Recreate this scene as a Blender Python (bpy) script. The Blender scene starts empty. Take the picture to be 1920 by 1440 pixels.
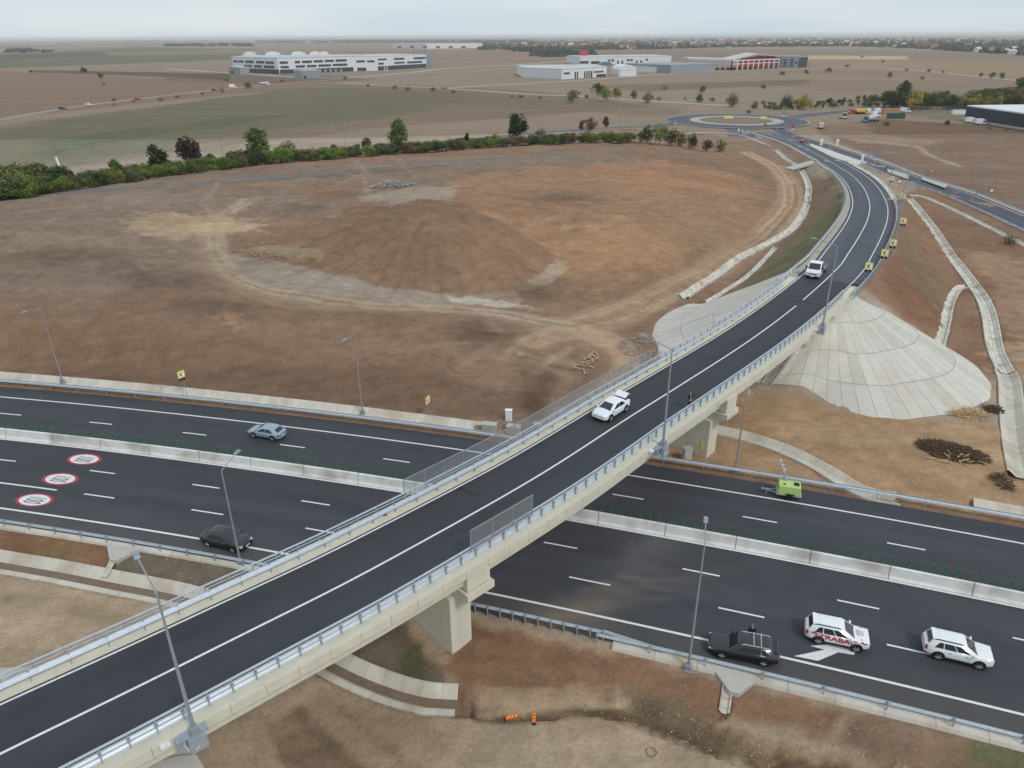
import bpy, bmesh, math, random
import numpy as np
from mathutils import Vector, Matrix, Euler
R = math.radians
random.seed(7)
rng = np.random.default_rng(11)
sc = bpy.context.scene
col = sc.collection

# ------------------------------------------------------------------ camera
F = 1370.0; CX, CY = 960.0, 720.0; HOR = 68.0; HC = 40.0
PITCH = math.atan((CY - HOR) / F); ROLL = R(0.35)
cam_d = bpy.data.cameras.new('camera'); cam = bpy.data.objects.new('camera', cam_d); col.objects.link(cam)
cam_d.sensor_width = 36.0; cam_d.lens = F / 1920.0 * 36.0; cam_d.clip_end = 60000; cam_d.clip_start = 0.5
cam.matrix_world = Matrix.Translation((0, 0, HC)) @ Matrix.Rotation(math.pi / 2 - PITCH, 4, 'X') @ Matrix.Rotation(-ROLL, 4, 'Z')
sc.camera = cam

# ------------------------------------------------------------------ sky and sun
SUN_EL, SUN_AZ = R(48), R(140)
w = bpy.data.worlds.new('World'); sc.world = w; w.use_nodes = True
nt = w.node_tree; nt.nodes.clear()
def N(t, nt=None, **k):
    n = nt.nodes.new(t)
    for a, b in k.items(): setattr(n, a, b)
    return n
out = N('ShaderNodeOutputWorld', nt)
sky = N('ShaderNodeTexSky', nt, sky_type='NISHITA', sun_disc=False, sun_elevation=SUN_EL, sun_rotation=SUN_AZ)
bg1 = N('ShaderNodeBackground', nt); bg1.inputs[1].default_value = 0.1
nt.links.new(sky.outputs[0], bg1.inputs[0])
bg2 = N('ShaderNodeBackground', nt); bg2.inputs[1].default_value = .93
tc = N('ShaderNodeTexCoord', nt)
mp = N('ShaderNodeMapping', nt); mp.inputs['Scale'].default_value = (1.3, 1.3, 14.0)
nz = N('ShaderNodeTexNoise', nt); nz.inputs['Scale'].default_value = 2.2; nz.inputs['Detail'].default_value = 6; nz.inputs['Roughness'].default_value = .55
cr = N('ShaderNodeValToRGB', nt)
cr.color_ramp.elements[0].position = .36; cr.color_ramp.elements[0].color = (.675, .80, .90, 1)
cr.color_ramp.elements[1].position = .72; cr.color_ramp.elements[1].color = (.85, .91, .95, 1)
nt.links.new(tc.outputs['Generated'], mp.inputs[0]); nt.links.new(mp.outputs[0], nz.inputs[0]); nt.links.new(nz.outputs[0], cr.inputs[0])
nt.links.new(cr.outputs[0], bg2.inputs[0])
mx = N('ShaderNodeMixShader', nt); mx.inputs[0].default_value = .86
nt.links.new(bg1.outputs[0], mx.inputs[1]); nt.links.new(bg2.outputs[0], mx.inputs[2]); nt.links.new(mx.outputs[0], out.inputs[0])
sl = bpy.data.lights.new('sun', 'SUN'); sl.energy = 1.5; sl.angle = R(11); sl.color = (1, .965, .92)
so = bpy.data.objects.new('sun', sl); col.objects.link(so)
so.rotation_euler = (R(90) - SUN_EL, 0, R(180) - SUN_AZ)
so.location = (0, 0, 60)
sc.view_settings.view_transform = 'Standard'; sc.view_settings.look = 'None'
sc.view_settings.exposure = 0.0; sc.view_settings.gamma = 1.0
sc.cycles.volume_bounces = 1; sc.cycles.max_bounces = 6; sc.cycles.transparent_max_bounces = 12

# ------------------------------------------------------------------ helpers
def ray(px, py):
    u = (px - CX) / F; v = -(py - CY) / F
    c, s = math.cos(ROLL), math.sin(ROLL)
    u, v = u * c + v * s, -u * s + v * c
    cp, sp = math.cos(PITCH), math.sin(PITCH)
    return np.array([u, cp + v * sp, -sp + v * cp])
def G(px, py, z=0.0):
    r = ray(px, py); t = (z - HC) / r[2]
    return np.array([0, 0, HC]) + r * t
CI = cam.matrix_world.inverted()
def proj(p):
    q = CI @ Vector(p)
    return CX + q.x / -q.z * F, CY - q.y / -q.z * F
def srgb(r, g, b):
    f = lambda c: (c / 255 / 12.92) if c / 255 <= .04045 else ((c / 255 + .055) / 1.055) ** 2.4
    return np.array([f(r), f(g), f(b)])
def sm(a, b, x):
    t = np.clip((x - a) / (b - a), 0, 1); return t * t * (3 - 2 * t)
def _h(ix, iy, s):
    n = (ix.astype(np.int64) * 374761393 + iy.astype(np.int64) * 668265263 + s * 974711) & 0x7fffffff
    n = ((n ^ (n >> 13)) * 1274126177) & 0x7fffffff
    return ((n ^ (n >> 16)) & 0xffff) / 65535.0
def vnoise(x, y, s=0):
    ix, iy = np.floor(x), np.floor(y); fx, fy = x - ix, y - iy
    fx = fx * fx * (3 - 2 * fx); fy = fy * fy * (3 - 2 * fy)
    a, b, c, d = _h(ix, iy, s), _h(ix + 1, iy, s), _h(ix, iy + 1, s), _h(ix + 1, iy + 1, s)
    return a + (b - a) * fx + (c - a) * fy + (a - b - c + d) * fx * fy
def fbm(x, y, s=0, o=4):
    v = 0; a = .5; t = 0
    for i in range(o):
        v = v + a * vnoise(x, y, s + i * 17); t += a; x = x * 2.03 + 7; y = y * 2.03 + 3; a *= .5
    return v / t
def resample(P, step):
    P = np.asarray(P, float); d = np.r_[0, np.cumsum(np.linalg.norm(np.diff(P[:, :2], axis=0), axis=1))]
    n = max(2, int(round(d[-1] / step)) + 1); s = np.linspace(0, d[-1], n)
    return np.stack([np.interp(s, d, P[:, k]) for k in range(P.shape[1])], 1), s
def spline(P, step):
    """Catmull-Rom through the points, then even spacing"""
    P = np.asarray(P, float); Q = np.vstack([2 * P[0] - P[1], P, 2 * P[-1] - P[-2]]); o = []
    for i in range(1, len(Q) - 2):
        p0, p1, p2, p3 = Q[i - 1], Q[i], Q[i + 1], Q[i + 2]
        for t in np.linspace(0, 1, 12, endpoint=False):
            o.append(.5 * ((2 * p1) + (-p0 + p2) * t + (2 * p0 - 5 * p1 + 4 * p2 - p3) * t * t + (-p0 + 3 * p1 - 3 * p2 + p3) * t ** 3))
    o.append(Q[-2]); return resample(o, step)[0]
def normals(P):
    T = np.gradient(P[:, :2], axis=0); T /= np.linalg.norm(T, axis=1)[:, None] + 1e-9
    return np.stack([-T[:, 1], T[:, 0]], 1), T          # n points to the left of travel
def offset(P, o, dz=0):
    n, _ = normals(P); Q = P.copy(); Q[:, :2] += n * o; Q[:, 2] += dz; return Q
def dline(x, y, P):
    """distance of points to polyline, also fractional index"""
    best = np.full(x.shape, 1e9); idx = np.zeros(x.shape)
    for i in range(len(P) - 1):
        ax, ay = P[i][0], P[i][1]; bx, by = P[i + 1][0] - ax, P[i + 1][1] - ay; L = bx * bx + by * by + 1e-9
        t = np.clip(((x - ax) * bx + (y - ay) * by) / L, 0, 1)
        d = np.hypot(x - ax - bx * t, y - ay - by * t); m = d < best
        best = np.where(m, d, best); idx = np.where(m, i + t, idx)
    return best, idx
def inpoly(x, y, P):
    r = np.zeros(x.shape, bool); n = len(P)
    for i in range(n):
        x1, y1 = P[i][0], P[i][1]; x2, y2 = P[(i + 1) % n][0], P[(i + 1) % n][1]
        c = ((y1 > y) != (y2 > y)) & (x < (x2 - x1) * (y - y1) / (y2 - y1 + 1e-12) + x1); r ^= c
    return r

# ------------------------------------------------------------------ materials
MATS = {}
def mat(name, c, rough=.8, metal=0., var=.12, scale=1.5, bump=0., bscale=12., spec=.4, c2=None, emit=None, stretch=None):
    if name in MATS: return MATS[name]
    m = bpy.data.materials.new(name); m.use_nodes = True; t = m.node_tree; b = t.nodes['Principled BSDF']
    b.inputs['Roughness'].default_value = rough; b.inputs['Metallic'].default_value = metal
    b.inputs['Specular IOR Level'].default_value = spec
    c = np.asarray(c, float); lo = np.clip(c * (1 - var), 0, 1) if c2 is None else np.asarray(c2); hi = np.clip(c * (1 + var), 0, 1)
    tc = t.nodes.new('ShaderNodeTexCoord'); src = tc.outputs['Object']
    if stretch:
        mpn = t.nodes.new('ShaderNodeMapping'); mpn.inputs['Scale'].default_value = stretch; t.links.new(src, mpn.inputs[0]); src = mpn.outputs[0]
    n = t.nodes.new('ShaderNodeTexNoise'); n.inputs['Scale'].default_value = scale; n.inputs['Detail'].default_value = 5; n.inputs['Roughness'].default_value = .65
    t.links.new(src, n.inputs[0])
    r = t.nodes.new('ShaderNodeValToRGB'); r.color_ramp.elements[0].position = .3; r.color_ramp.elements[1].position = .7
    r.color_ramp.elements[0].color = (*lo, 1); r.color_ramp.elements[1].color = (*hi, 1)
    t.links.new(n.outputs[0], r.inputs[0]); t.links.new(r.outputs[0], b.inputs['Base Color'])
    if bump:
        n2 = t.nodes.new('ShaderNodeTexNoise'); n2.inputs['Scale'].default_value = bscale; n2.inputs['Detail'].default_value = 4
        bp = t.nodes.new('ShaderNodeBump'); bp.inputs['Strength'].default_value = bump; bp.inputs['Distance'].default_value = .05
        t.links.new(tc.outputs['Object'], n2.inputs[0]); t.links.new(n2.outputs[0], bp.inputs['Height']); t.links.new(bp.outputs[0], b.inputs['Normal'])
    MATS[name] = m; return m
def attrmat(name, rough=.95, kind='leaf'):
    """base colour from the mesh's own colour attribute, broken up by noise"""
    m = bpy.data.materials.new(name); m.use_nodes = True; t = m.node_tree; b = t.nodes['Principled BSDF']
    b.inputs['Roughness'].default_value = rough; b.inputs['Specular IOR Level'].default_value = .2
    a = t.nodes.new('ShaderNodeAttribute'); a.attribute_name = 'Col'
    t.links.new(a.outputs['Color'], b.inputs['Base Color']); return m

# ------------------------------------------------------------------ mesh builder
class MB:
    def __init__(s): s.v = []; s.f = []; s.m = []
    def add(s, v, f, m=0):
        k = len(s.v); s.v += [tuple(map(float, p)) for p in v]; s.f += [tuple(i + k for i in q) for q in f]; s.m += [m] * len(f); return s
    def box(s, c, d, rz=0, m=0, top=1.0):
        cx, cy, cz = c; x, y, z = d[0] / 2, d[1] / 2, d[2] / 2; ca, sa = math.cos(rz), math.sin(rz)
        v = []
        for zz, k in ((-z, 1), (z, top)):
            for xx, yy in ((-x, -y), (x, -y), (x, y), (-x, y)):
                xx *= k; yy *= k; v.append((cx + xx * ca - yy * sa, cy + xx * sa + yy * ca, cz + zz))
        return s.add(v, [(0, 3, 2, 1), (4, 5, 6, 7), (0, 1, 5, 4), (1, 2, 6, 5), (2, 3, 7, 6), (3, 0, 4, 7)], m)
    def bar(s, a, b, wd, h=None, m=0):
        a, b = Vector(a), Vector(b); h = h or wd; d = (b - a); L = d.length
        if L < 1e-6: return s
        d /= L; up = Vector((0, 0, 1)) if abs(d.z) < .95 else Vector((1, 0, 0)); r = d.cross(up).normalized(); u = r.cross(d)
        v = []
        for p in (a, b):
            for i, j in ((-1, -1), (1, -1), (1, 1), (-1, 1)): v.append(p + r * (i * wd / 2) + u * (j * h / 2))
        return s.add(v, [(0, 1, 2, 3), (7, 6, 5, 4), (0, 4, 5, 1), (1, 5, 6, 2), (2, 6, 7, 3), (3, 7, 4, 0)], m)
    def tube(s, a, b, r0, r1=None, n=8, m=0):
        a, b = Vector(a), Vector(b); r1 = r0 if r1 is None else r1; d = (b - a).normalized()
        up = Vector((0, 0, 1)) if abs(d.z) < .95 else Vector((1, 0, 0)); r = d.cross(up).normalized(); u = r.cross(d); v = []
        for p, q in ((a, r0), (b, r1)):
            for i in range(n):
                t = 2 * math.pi * i / n; v.append(p + (r * math.cos(t) + u * math.sin(t)) * q)
        f = [(i, (i + 1) % n, n + (i + 1) % n, n + i) for i in range(n)] + [tuple(range(n - 1, -1, -1)), tuple(range(n, 2 * n))]
        return s.add(v, f, m)
    def prism(s, poly, z0, z1, m=0):
        n = len(poly); v = [(p[0], p[1], z0) for p in poly] + [(p[0], p[1], z1) for p in poly]
        return s.add(v, [(i, (i + 1) % n, n + (i + 1) % n, n + i) for i in range(n)] + [tuple(range(n - 1, -1, -1)), tuple(range(n, 2 * n))], m)
    def loft(s, P, prof, closed=True, m=0, caps=True):
        """profile [(o, z)] swept along path P; o to the left of travel"""
        n, _ = normals(P); k = len(prof); v = []
        for i in range(len(P)):
            for o, z in prof: v.append((P[i][0] + n[i][0] * o, P[i][1] + n[i][1] * o, P[i][2] + z))
        f = []
        kk = k if closed else k - 1
        for i in range(len(P) - 1):
            for j in range(kk):
                j2 = (j + 1) % k; f.append((i * k + j, (i + 1) * k + j, (i + 1) * k + j2, i * k + j2))
        if closed and caps: f += [tuple(range(k)), tuple(range(len(P) * k - 1, (len(P) - 1) * k - 1, -1))]
        return s.add(v, f, m)
    def build(s, name, mt, parent=None, smooth=False, world=True):
        me = bpy.data.meshes.new(name)
        V = np.array(s.v)
        if parent is not None and world: V = V - np.array(parent.location)
        me.from_pydata(V.tolist(), [], s.f)
        for q in (mt if isinstance(mt, (list, tuple)) else [mt]): me.materials.append(q)
        if isinstance(mt, (list, tuple)) and len(mt) > 1: me.polygons.foreach_set('material_index', s.m)
        if smooth: me.polygons.foreach_set('use_smooth', [True] * len(s.f))
        me.update(); o = bpy.data.objects.new(name, me); col.objects.link(o)
        if parent is not None: o.parent = parent
        return o
def tag(o, label, cat, group=None, kind=None):
    o['label'] = label
    if cat: o['category'] = cat
    if group: o['group'] = group
    if kind: o['kind'] = kind
    return o
def thing(name, label, cat, loc=(0, 0, 0), rz=0, group=None):
    o = bpy.data.objects.new(name, None); col.objects.link(o); o.empty_display_size = .3
    o.location = tuple(map(float, loc)); o.rotation_euler = (0, 0, rz); return tag(o, label, cat, group)
def struct(o): o['kind'] = 'structure'; return o
def copy_tree(o, parent=None):
    c = o.copy(); col.objects.link(c); c.parent = parent
    for ch in list(o.children): copy_tree(ch, c)
    return c
def solid(profile_pts, th):   # thin open profile -> closed loop with thickness
    return profile_pts + [(o + th, z) for o, z in reversed(profile_pts)]

# ------------------------------------------------------------------ main lines of the place
MC = (-9.24426915e-04, -3.01289448e-01, 56.5774241)        # inner edge line of the near carriageway
def mway(x0=-175, x1=190, step=2.0):
    xs = np.arange(x0, x1, .5); P = np.stack([xs, np.polyval(MC, xs), 0 * xs], 1); return resample(P, step)[0]
MW = mway()
def moff(x, y):
    xc = np.clip(x, -260, 260); f = np.polyval(MC, xc) + (x - xc) * (2 * MC[0] * xc + MC[1]); s = 2 * MC[0] * xc + MC[1]
    return (y - f) / np.sqrt(1 + s * s)
_rc = [(0, 1414, 7.3), (240, 1297, 7.3), (480, 1177.5, 7.3), (700, 1066, 7.3), (1000, 898, 7.3), (1180, 782.3, 7.3), (1259, 733, 7.3), (1407, 637.5, 7.3), (1502, 565.6, 7.3),
       (1570.6, 503, 6.9), (1590, 476, 6.7), (1614, 438, 6.2), (1627.5, 408.5, 5.7), (1630.5, 381, 5.1), (1619, 352, 4.3), (1599, 330, 3.6), (1573, 313, 2.9), (1548, 298, 2.2), (1527, 287, 1.7),
       (1500, 273, 1.1), (1475, 263, .7), (1450, 255, .4), (1428, 248.5, .25)]
_w = [G(*p) for p in _rc]
_w = [np.array([-60.0, -4.2, 7.3]), np.array([-47.5, 7.2, 7.3]), np.array([-36.5, 16.5, 7.3])] + _w
RAMP = spline(_w, 1.0)                      # centre line of the bridge and ramp, runs away from the camera
for _k in range(3):
    RAMP[1:-1] = (RAMP[:-2] + RAMP[1:-1] * 2 + RAMP[2:]) / 4
_rs = np.r_[0, np.cumsum(np.linalg.norm(np.diff(RAMP[:, :2], axis=0), axis=1))]
def rstat(x, y):
    i = int(np.argmin(np.hypot(RAMP[:, 0] - x, RAMP[:, 1] - y))); return i
AB = rstat(*G(1504, 565, 7.3)[:2])          # abutment, far end of the bridge
AD = rstat(-36.5, 16.5)                     # near abutment, out of frame
BRIDGE = RAMP[AD:AB + 1]; EMB = RAMP[AB + 1:]; EMB0 = RAMP[:AD]

# ------------------------------------------------------------------ terrain
cp = [(0, 703, .4), (240, 725, .4), (480, 748, .4), (700, 775, .4), (885, 796, .4), (0, 640, 2.5), (0, 600, 4), (0, 500, 6.3), (0, 430, 6.8), (0, 378, 6.3),
      (240, 660, 2.4), (240, 610, 4), (240, 500, 6), (240, 420, 6.4), (200, 347, 6.0), (450, 690, 1.8), (450, 640, 3), (450, 590, 3.7), (560, 560, 3.4), (700, 580, 3.1), (700, 660, 1.9), (900, 600, 2.6), (900, 700, 1.2),
      (1050, 615, 1.6), (1030, 700, .7), (1150, 640, .8), (1180, 600, .8), (400, 480, 4.7), (430, 400, 6.0), (560, 490, 3.7), (805, 388, 9.6), (860, 375, 9.2), (740, 392, 8.2), (700, 380, 7.5), (520, 482, 4.1),
      (600, 512, 2.9), (720, 545, 2.5), (860, 556, 2.2), (960, 552, 2.0), (1000, 518, 2.2), (820, 470, 6.0), (1020, 450, 3.9), (660, 440, 6.4), (640, 470, 4.6), (940, 500, 4.2), (760, 500, 4.6), (910, 440, 6.6), (1045, 500, 2.4), (1100, 560, 1.8), (1100, 420, 6.6), (1200, 500, 2.6), (1230, 440, 4.4), (1300, 385, 6.0), (1180, 340, 7.2),
      (1400, 370, 4.0), (1400, 440, 1.4), (1300, 500, .8), (1470, 380, .9), (1000, 335, 7.6), (900, 300, 7.0), (1100, 284, 5.6), (1250, 285, 4.6), (1340, 300, 4.0), (1420, 320, 1.8), (1500, 380, .2), (1480, 300, .3),
      (600, 420, 6.0), (640, 340, 6.6), (400, 320, 6.2), (600, 300, 6.0), (800, 290, 5.6), (1000, 273, 5.2), (1200, 266, 4.2), (1320, 275, 2.6), (320, 560, 4.9)]
CPW = [G(*p) for p in cp]
for p in [(0, 378, 6.3), (200, 347, 6.0), (400, 320, 6.0), (600, 298, 5.8), (800, 282, 5.4), (1000, 268, 5), (1200, 262, 3.6)]:
    g = G(*p); d = np.array([g[0], g[1]]); d /= np.linalg.norm(d)
    for k, z in ((7, p[2] - 1.3), (45, 2.2), (90, 0)): CPW.append(np.array([g[0] + d[0] * k, g[1] + d[1] * k, z]))
for p in [(-260, 150), (-330, 260), (-200, 330), (0, 420), (80, 340), (120, 300), (200, 300), (260, 200), (200, 120), (130, 90), (150, 60), (100, 130), (95, 75), (60, 72), (75, 110), (110, 60), (40, 70), (30, 62), (20, 72), (55, 60), (-10, 480), (400, 400), (-400, 60), (-260, 100), (300, 0), (-170, 108)]:
    CPW.append(np.array([*p, 0.]))
for p in [(-60, 55, -.9), (-45, 45, -.9), (-30, 38, -.9), (-80, 55, -.9), (-20, 33, -1), (-10, 30, -1), (0, 30, -1.1), (10, 28, -1.2), (25, 22, -1.2), (40, 18, -1.1), (60, 10, -1), (-120, 70, -.9), (0, 10, -1), (-60, 20, -1), (60, -10, -1), (-120, 0, -1), (0, -60, -1), (120, -60, -1), (-4, 38, -.8), (12, 32.5, -1.1), (28, 27.5, -1.1), (-30, 46, -.8), (-15, 41, -.8)]:
    CPW.append(np.array(p, float))
CPW = np.array(CPW); _n = len(CPW)
_D = np.hypot(CPW[:, 0][:, None] - CPW[:, 0], CPW[:, 1][:, None] - CPW[:, 1])
_A = np.zeros((_n + 1, _n + 1)); _A[:_n, :_n] = -_D + np.eye(_n) * -.6; _A[:_n, _n] = 1; _A[_n, :_n] = 1
_W = np.linalg.solve(_A, np.r_[CPW[:, 2], 0])
EMBZ = EMB[:, 2]
def Hs(x, y):
    """ground height without the small relief"""
    x = np.atleast_1d(np.asarray(x, float)); y = np.atleast_1d(np.asarray(y, float)); z = np.full(x.shape, _W[_n])
    for k in range(_n): z -= _W[k] * np.hypot(x - CPW[k, 0], y - CPW[k, 1])
    rr = np.hypot((x + 30) / 330, (y - 200) / 280); z = z * (1 - sm(.95, 1.35, rr))
    o = moff(x, y)
    near = 1 - sm(15.0, 22.0, o); z = np.where(o > 0, z * (1 - near) + np.minimum(z, .35 + .05 * np.maximum(o - 12, 0)) * near, z)
    k = sm(12.6, 15.2, np.where(o > 0, o, 0)); z = np.where((o > -2) & (o <= 60), -.12 * (1 - k) + z * k, z)
    k = sm(13.6, 17.0, -o); z = np.where(o <= -2, -.12 * (1 - k) + z * k, z)
    for E in (EMB, EMB0):
        bb = (x > E[:, 0].min() - 25) & (x < E[:, 0].max() + 25) & (y > E[:, 1].min() - 25) & (y < E[:, 1].max() + 25)
        if bb.any():
            d, i = dline(x[bb], y[bb], E[::3]); rz = np.interp(i, np.arange(len(E[::3])), E[::3][:, 2])
            e = rz - .2 - np.maximum(0, d - 5.6) / 1.9
            z[bb] = np.maximum(z[bb], e)
    return z
def hz(x, y): return float(Hs([x], [y])[0])
_tt = np.geomspace(35, 30000, 500)
def T(px, py, dz=0.0):
    """where the ray through a pixel meets the ground"""
    r = ray(px, py)
    if r[2] > -1e-4: r[2] = -1e-4
    P = np.array([0, 0, HC]) + r * _tt[:, None]; d = P[:, 2] - Hs(P[:, 0], P[:, 1]) - dz
    k = np.argmax(d < 0) if (d < 0).any() else len(_tt) - 1
    if k == 0: return G(px, py)
    a, b = _tt[k - 1], _tt[k]
    for _ in range(3):
        t = np.linspace(a, b, 12); Q = np.array([0, 0, HC]) + r * t[:, None]; d = Q[:, 2] - Hs(Q[:, 0], Q[:, 1]) - dz
        j = max(1, int(np.argmax(d < 0))); a, b = t[j - 1], t[j]
    p = np.array([0, 0, HC]) + r * ((a + b) / 2); return p
def TL(pts): return np.array([T(*p) for p in pts])
def drape(pts, step=1.0, dz=.08, sp=True):
    P = TL(pts); P = spline(P, step) if sp and len(P) > 2 else resample(P, step)[0]
    P[:, 2] = Hs(P[:, 0], P[:, 1]) + dz; return P

# ------------------------------------------------------------------ ditch lines (used to sink the ground under them)
_e = int(np.argmin(np.abs(MW[:, 0] - G(888, 800)[0])))
D1 = offset(MW[:_e], 13.95); D1[:, 2] = .12
D2 = drape([(1335, 806), (1400, 820), (1460, 840), (1510, 862), (1560, 890), (1600, 915), (1640, 930), (1684, 937)], 1.0, .05)
_a = int(np.argmin(np.abs(MW[:, 0] - D2[-1][0]))) + 1
D2B = offset(MW[_a:], 14.6); D2B[:, 2] = Hs(D2B[:, 0], D2B[:, 1]) + .05
D3 = drape([(1703, 370), (1720, 392), (1760, 446), (1801, 503), (1839, 555), (1855, 595), (1866, 655), (1885, 696)], 1.0, .05)
D3B = drape([(1885, 696), (1893, 720), (1897, 773), (1904, 832), (1916, 890)], 1.0, .05)
D4 = drape([(1706, 367), (1735, 371), (1800, 400), (1880, 440), (1990, 495)], 1.0, .05)
D5 = drape([(1759, 652), (1770, 614), (1781, 565), (1796, 541), (1812, 538)], .8, .05)
D6 = drape([(1452, 280), (1472, 297), (1491, 310), (1506, 326), (1514, 345), (1516, 362), (1508, 395), (1489, 425), (1454, 449), (1416, 468), (1367, 497), (1326, 527), (1282, 556)], 1.0, .05)
D6B = drape([(1455, 464), (1409, 512), (1367, 542), (1326, 567)], 1.0, .05)
D7 = drape([(-70, 1040), (0, 1053), (100, 1070), (197, 1089), (350, 1120), (480, 1165), (631, 1248), (712, 1284), (790, 1307), (856, 1312)], 1.0, .05)
D8 = drape([(232, 1022), (215, 1048), (196, 1082)], .6, .05, sp=False)
D9 = drape([(1368, 1262), (1364, 1290), (1357, 1338)], .6, .05, sp=False)
D10 = drape([(1389, 253), (1415, 263), (1444, 275)], 1.0, .08)
D11 = drape([(1150, 268), (1205, 255), (1282, 251), (1330, 249), (1385, 252)], 1.5, .08)
EARTH = drape([(856, 1314), (930, 1322), (1000, 1324), (1060, 1316), (1120, 1316), (1190, 1334), (1260, 1358), (1350, 1392), (1450, 1418), (1560, 1436), (1700, 1460)], 1.0, 0)
CARVE = [(D1, .95, .45), (D2, 1.1, .5), (D2B, .9, .4), (D3, 1.1, .5), (D3B, 1.3, .6), (D4, .8, .4), (D5, .7, .4), (D6, .9, .4), (D6B, .5, .3), (D7, 1.3, .75), (D8, .3, .3), (D9, .35, .3), (EARTH, 1.1, .8)]

# ------------------------------------------------------------------ concrete slopes at the bridge ends (plan polygons)
CONE_R = [G(*p) for p in [(1500, 600, 6), (1560, 556, 6.9), (1604, 546, 6.85), (1745, 655, 1.9), (1800, 665, 1.6), (1840, 690, .8), (1864, 716, .2), (1862, 745, .1), (1830, 765, .1), (1770, 776, .1), (1700, 788, .1), (1640, 785, .1), (1560, 768, .1), (1500, 748, .1), (1420, 738, .1), (1380, 735, .1)]]
CONE_L = [G(*p) for p in [(1520, 515, 6.0), (1480, 528, 5.0), (1430, 545, 4.0), (1380, 562, 2.2), (1325, 572, .9), (1290, 571, .4), (1250, 590, .3), (1222, 610, .3), (1217, 632, .3), (1228, 660, .3), (1250, 690, .2), (1300, 720, .2)]]

# ------------------------------------------------------------------ ground sheet
ys = [-4000., -600, -150, -60, -30, -10, 5, 12, 17]
y = 19.0
while y < 26000:
    ys.append(y); y += .36 if y < 110 else (max(.36, .0040 * (y - 110) + .36) if y < 420 else .0065 * y)
ys = np.array(ys); us = np.linspace(-1, 1, 541)
YY = np.repeat(ys[:, None], len(us), 1); XX = us[None, :] * (34 + .86 * np.maximum(YY, 0) + np.where(YY < 17, (17 - YY) * 1.0, 0))
gx, gy = XX.ravel(), YY.ravel(); gz = Hs(gx, gy)
o_ = moff(gx, gy); nearm = (np.abs(gx) < 330) & (gy < 330)
inm = nearm & (o_ > -13.3) & (o_ < 12.4)
# small relief: lumps of earth, ruts, fine unevenness
mound = np.clip((gz - .6) / 2.5, 0, 1) * (gy < 330)
rel = (fbm(gx / 5, gy / 5, 1, 4) - .5) * .8 + (fbm(gx / 1.3, gy / 1.3, 5, 3) - .5) * .42
dR, iR = dline(gx, gy, RAMP[::4]); amp = np.where(inm, 0, .35 + .65 * mound)
amp = amp * sm(7.5, 12, np.where(gy < 330, dR, 99)) * (1 - sm(330, 520, gy)) * sm(12.6, 16, np.abs(o_ + .5))
gz = gz + rel * amp
# rills running down the spoil cone
pk = G(806, 386, 9.4); ang = np.arctan2(gy - pk[1], gx - pk[0]); rad = np.hypot(gx - pk[0], gy - pk[1])
rill = (fbm(ang * 22, rad * .08, 3, 3) - .5) * .8 * sm(2, 10, rad) * (1 - sm(34, 46, rad)) * (gy < pk[1] + 8)
gz = gz + rill * (~inm)
for P, hw, dp in CARVE:
    b = (gx > P[:, 0].min() - 4) & (gx < P[:, 0].max() + 4) & (gy > P[:, 1].min() - 4) & (gy < P[:, 1].max() + 4)
    d, _ = dline(gx[b], gy[b], P[::2] if len(P) > 12 else P); gz[b] -= dp * (1 - sm(hw * .75, hw * 1.05, d))
for poly, dp in ((CONE_R, 1.6), (CONE_L, .5)):
    b = nearm & (np.hypot(gx - 45, gy - 90) < 60); q = inpoly(gx[b], gy[b], poly); dd, _ = dline(gx[b], gy[b], poly + poly[:1]); zz = gz[b]; zz[q] -= (.06 + dp * sm(.2, 2.5, dd[q])) * np.where(zz[q] < .6, .25, 1); gz[b] = zz
# ------ ground colour (soils and crops, plus shade painted into the earth ditch)
S = srgb
C = np.tile(S(146, 129, 115), (len(gx), 1)); peb = np.zeros(len(gx))
wob = (fbm(gx / 9, gy / 9, 21, 4) - .5); wobf = (fbm(gx / 90, gy / 90, 31, 4) - .5); fine = (fbm(gx / 1.6, gy / 1.6, 41, 4) - .5); grit = (fbm(gx / .8, gy / .8, 61, 2) - .5); stroke = fbm((gx * .96 + gy * .28) / 7, (gy * .96 - gx * .28) / 1.1, 51, 4)
def paint(m, c, a=1.0):
    global C
    m = np.clip(m * a, 0, 1)[:, None]; C = C * (1 - m) + c * m
def blob(px, c, fe=3.0, a=1.0, wb=8.0, drp=False, pb=None):
    P = np.array([G(*p, 0) for p in px]) if not drp else TL(px)
    x0, x1, y0, y1 = P[:, 0].min() - fe * 3, P[:, 0].max() + fe * 3, P[:, 1].min() - fe * 3, P[:, 1].max() + fe * 3
    b = (gx > x0) & (gx < x1) & (gy > y0) & (gy < y1)
    if not b.any(): return
    Q = np.vstack([P, P[:1]]); d, _ = dline(gx[b], gy[b], Q); s = np.where(inpoly(gx[b], gy[b], P), d, -d)
    ww = (wob if wb < 25 else wobf)[b] * wb
    ww = ww + ((fine * min(4.5, wb * .9) + grit * min(1.6, wb * .5))[b] if fe < 12 and wb < 25 else 0)
    m = np.zeros(len(gx)); m[b] = sm(-fe * .6, fe * .6, s + ww) * (np.clip(.45 + 1.1 * stroke[b], 0, 1.15) if fe < 12 and a < 1 else 1)
    paint(m, c, a)
    if pb is not None: peb[:] = np.maximum(peb, m * pb) if pb > 0 else peb * (1 + pb * m)
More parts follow.
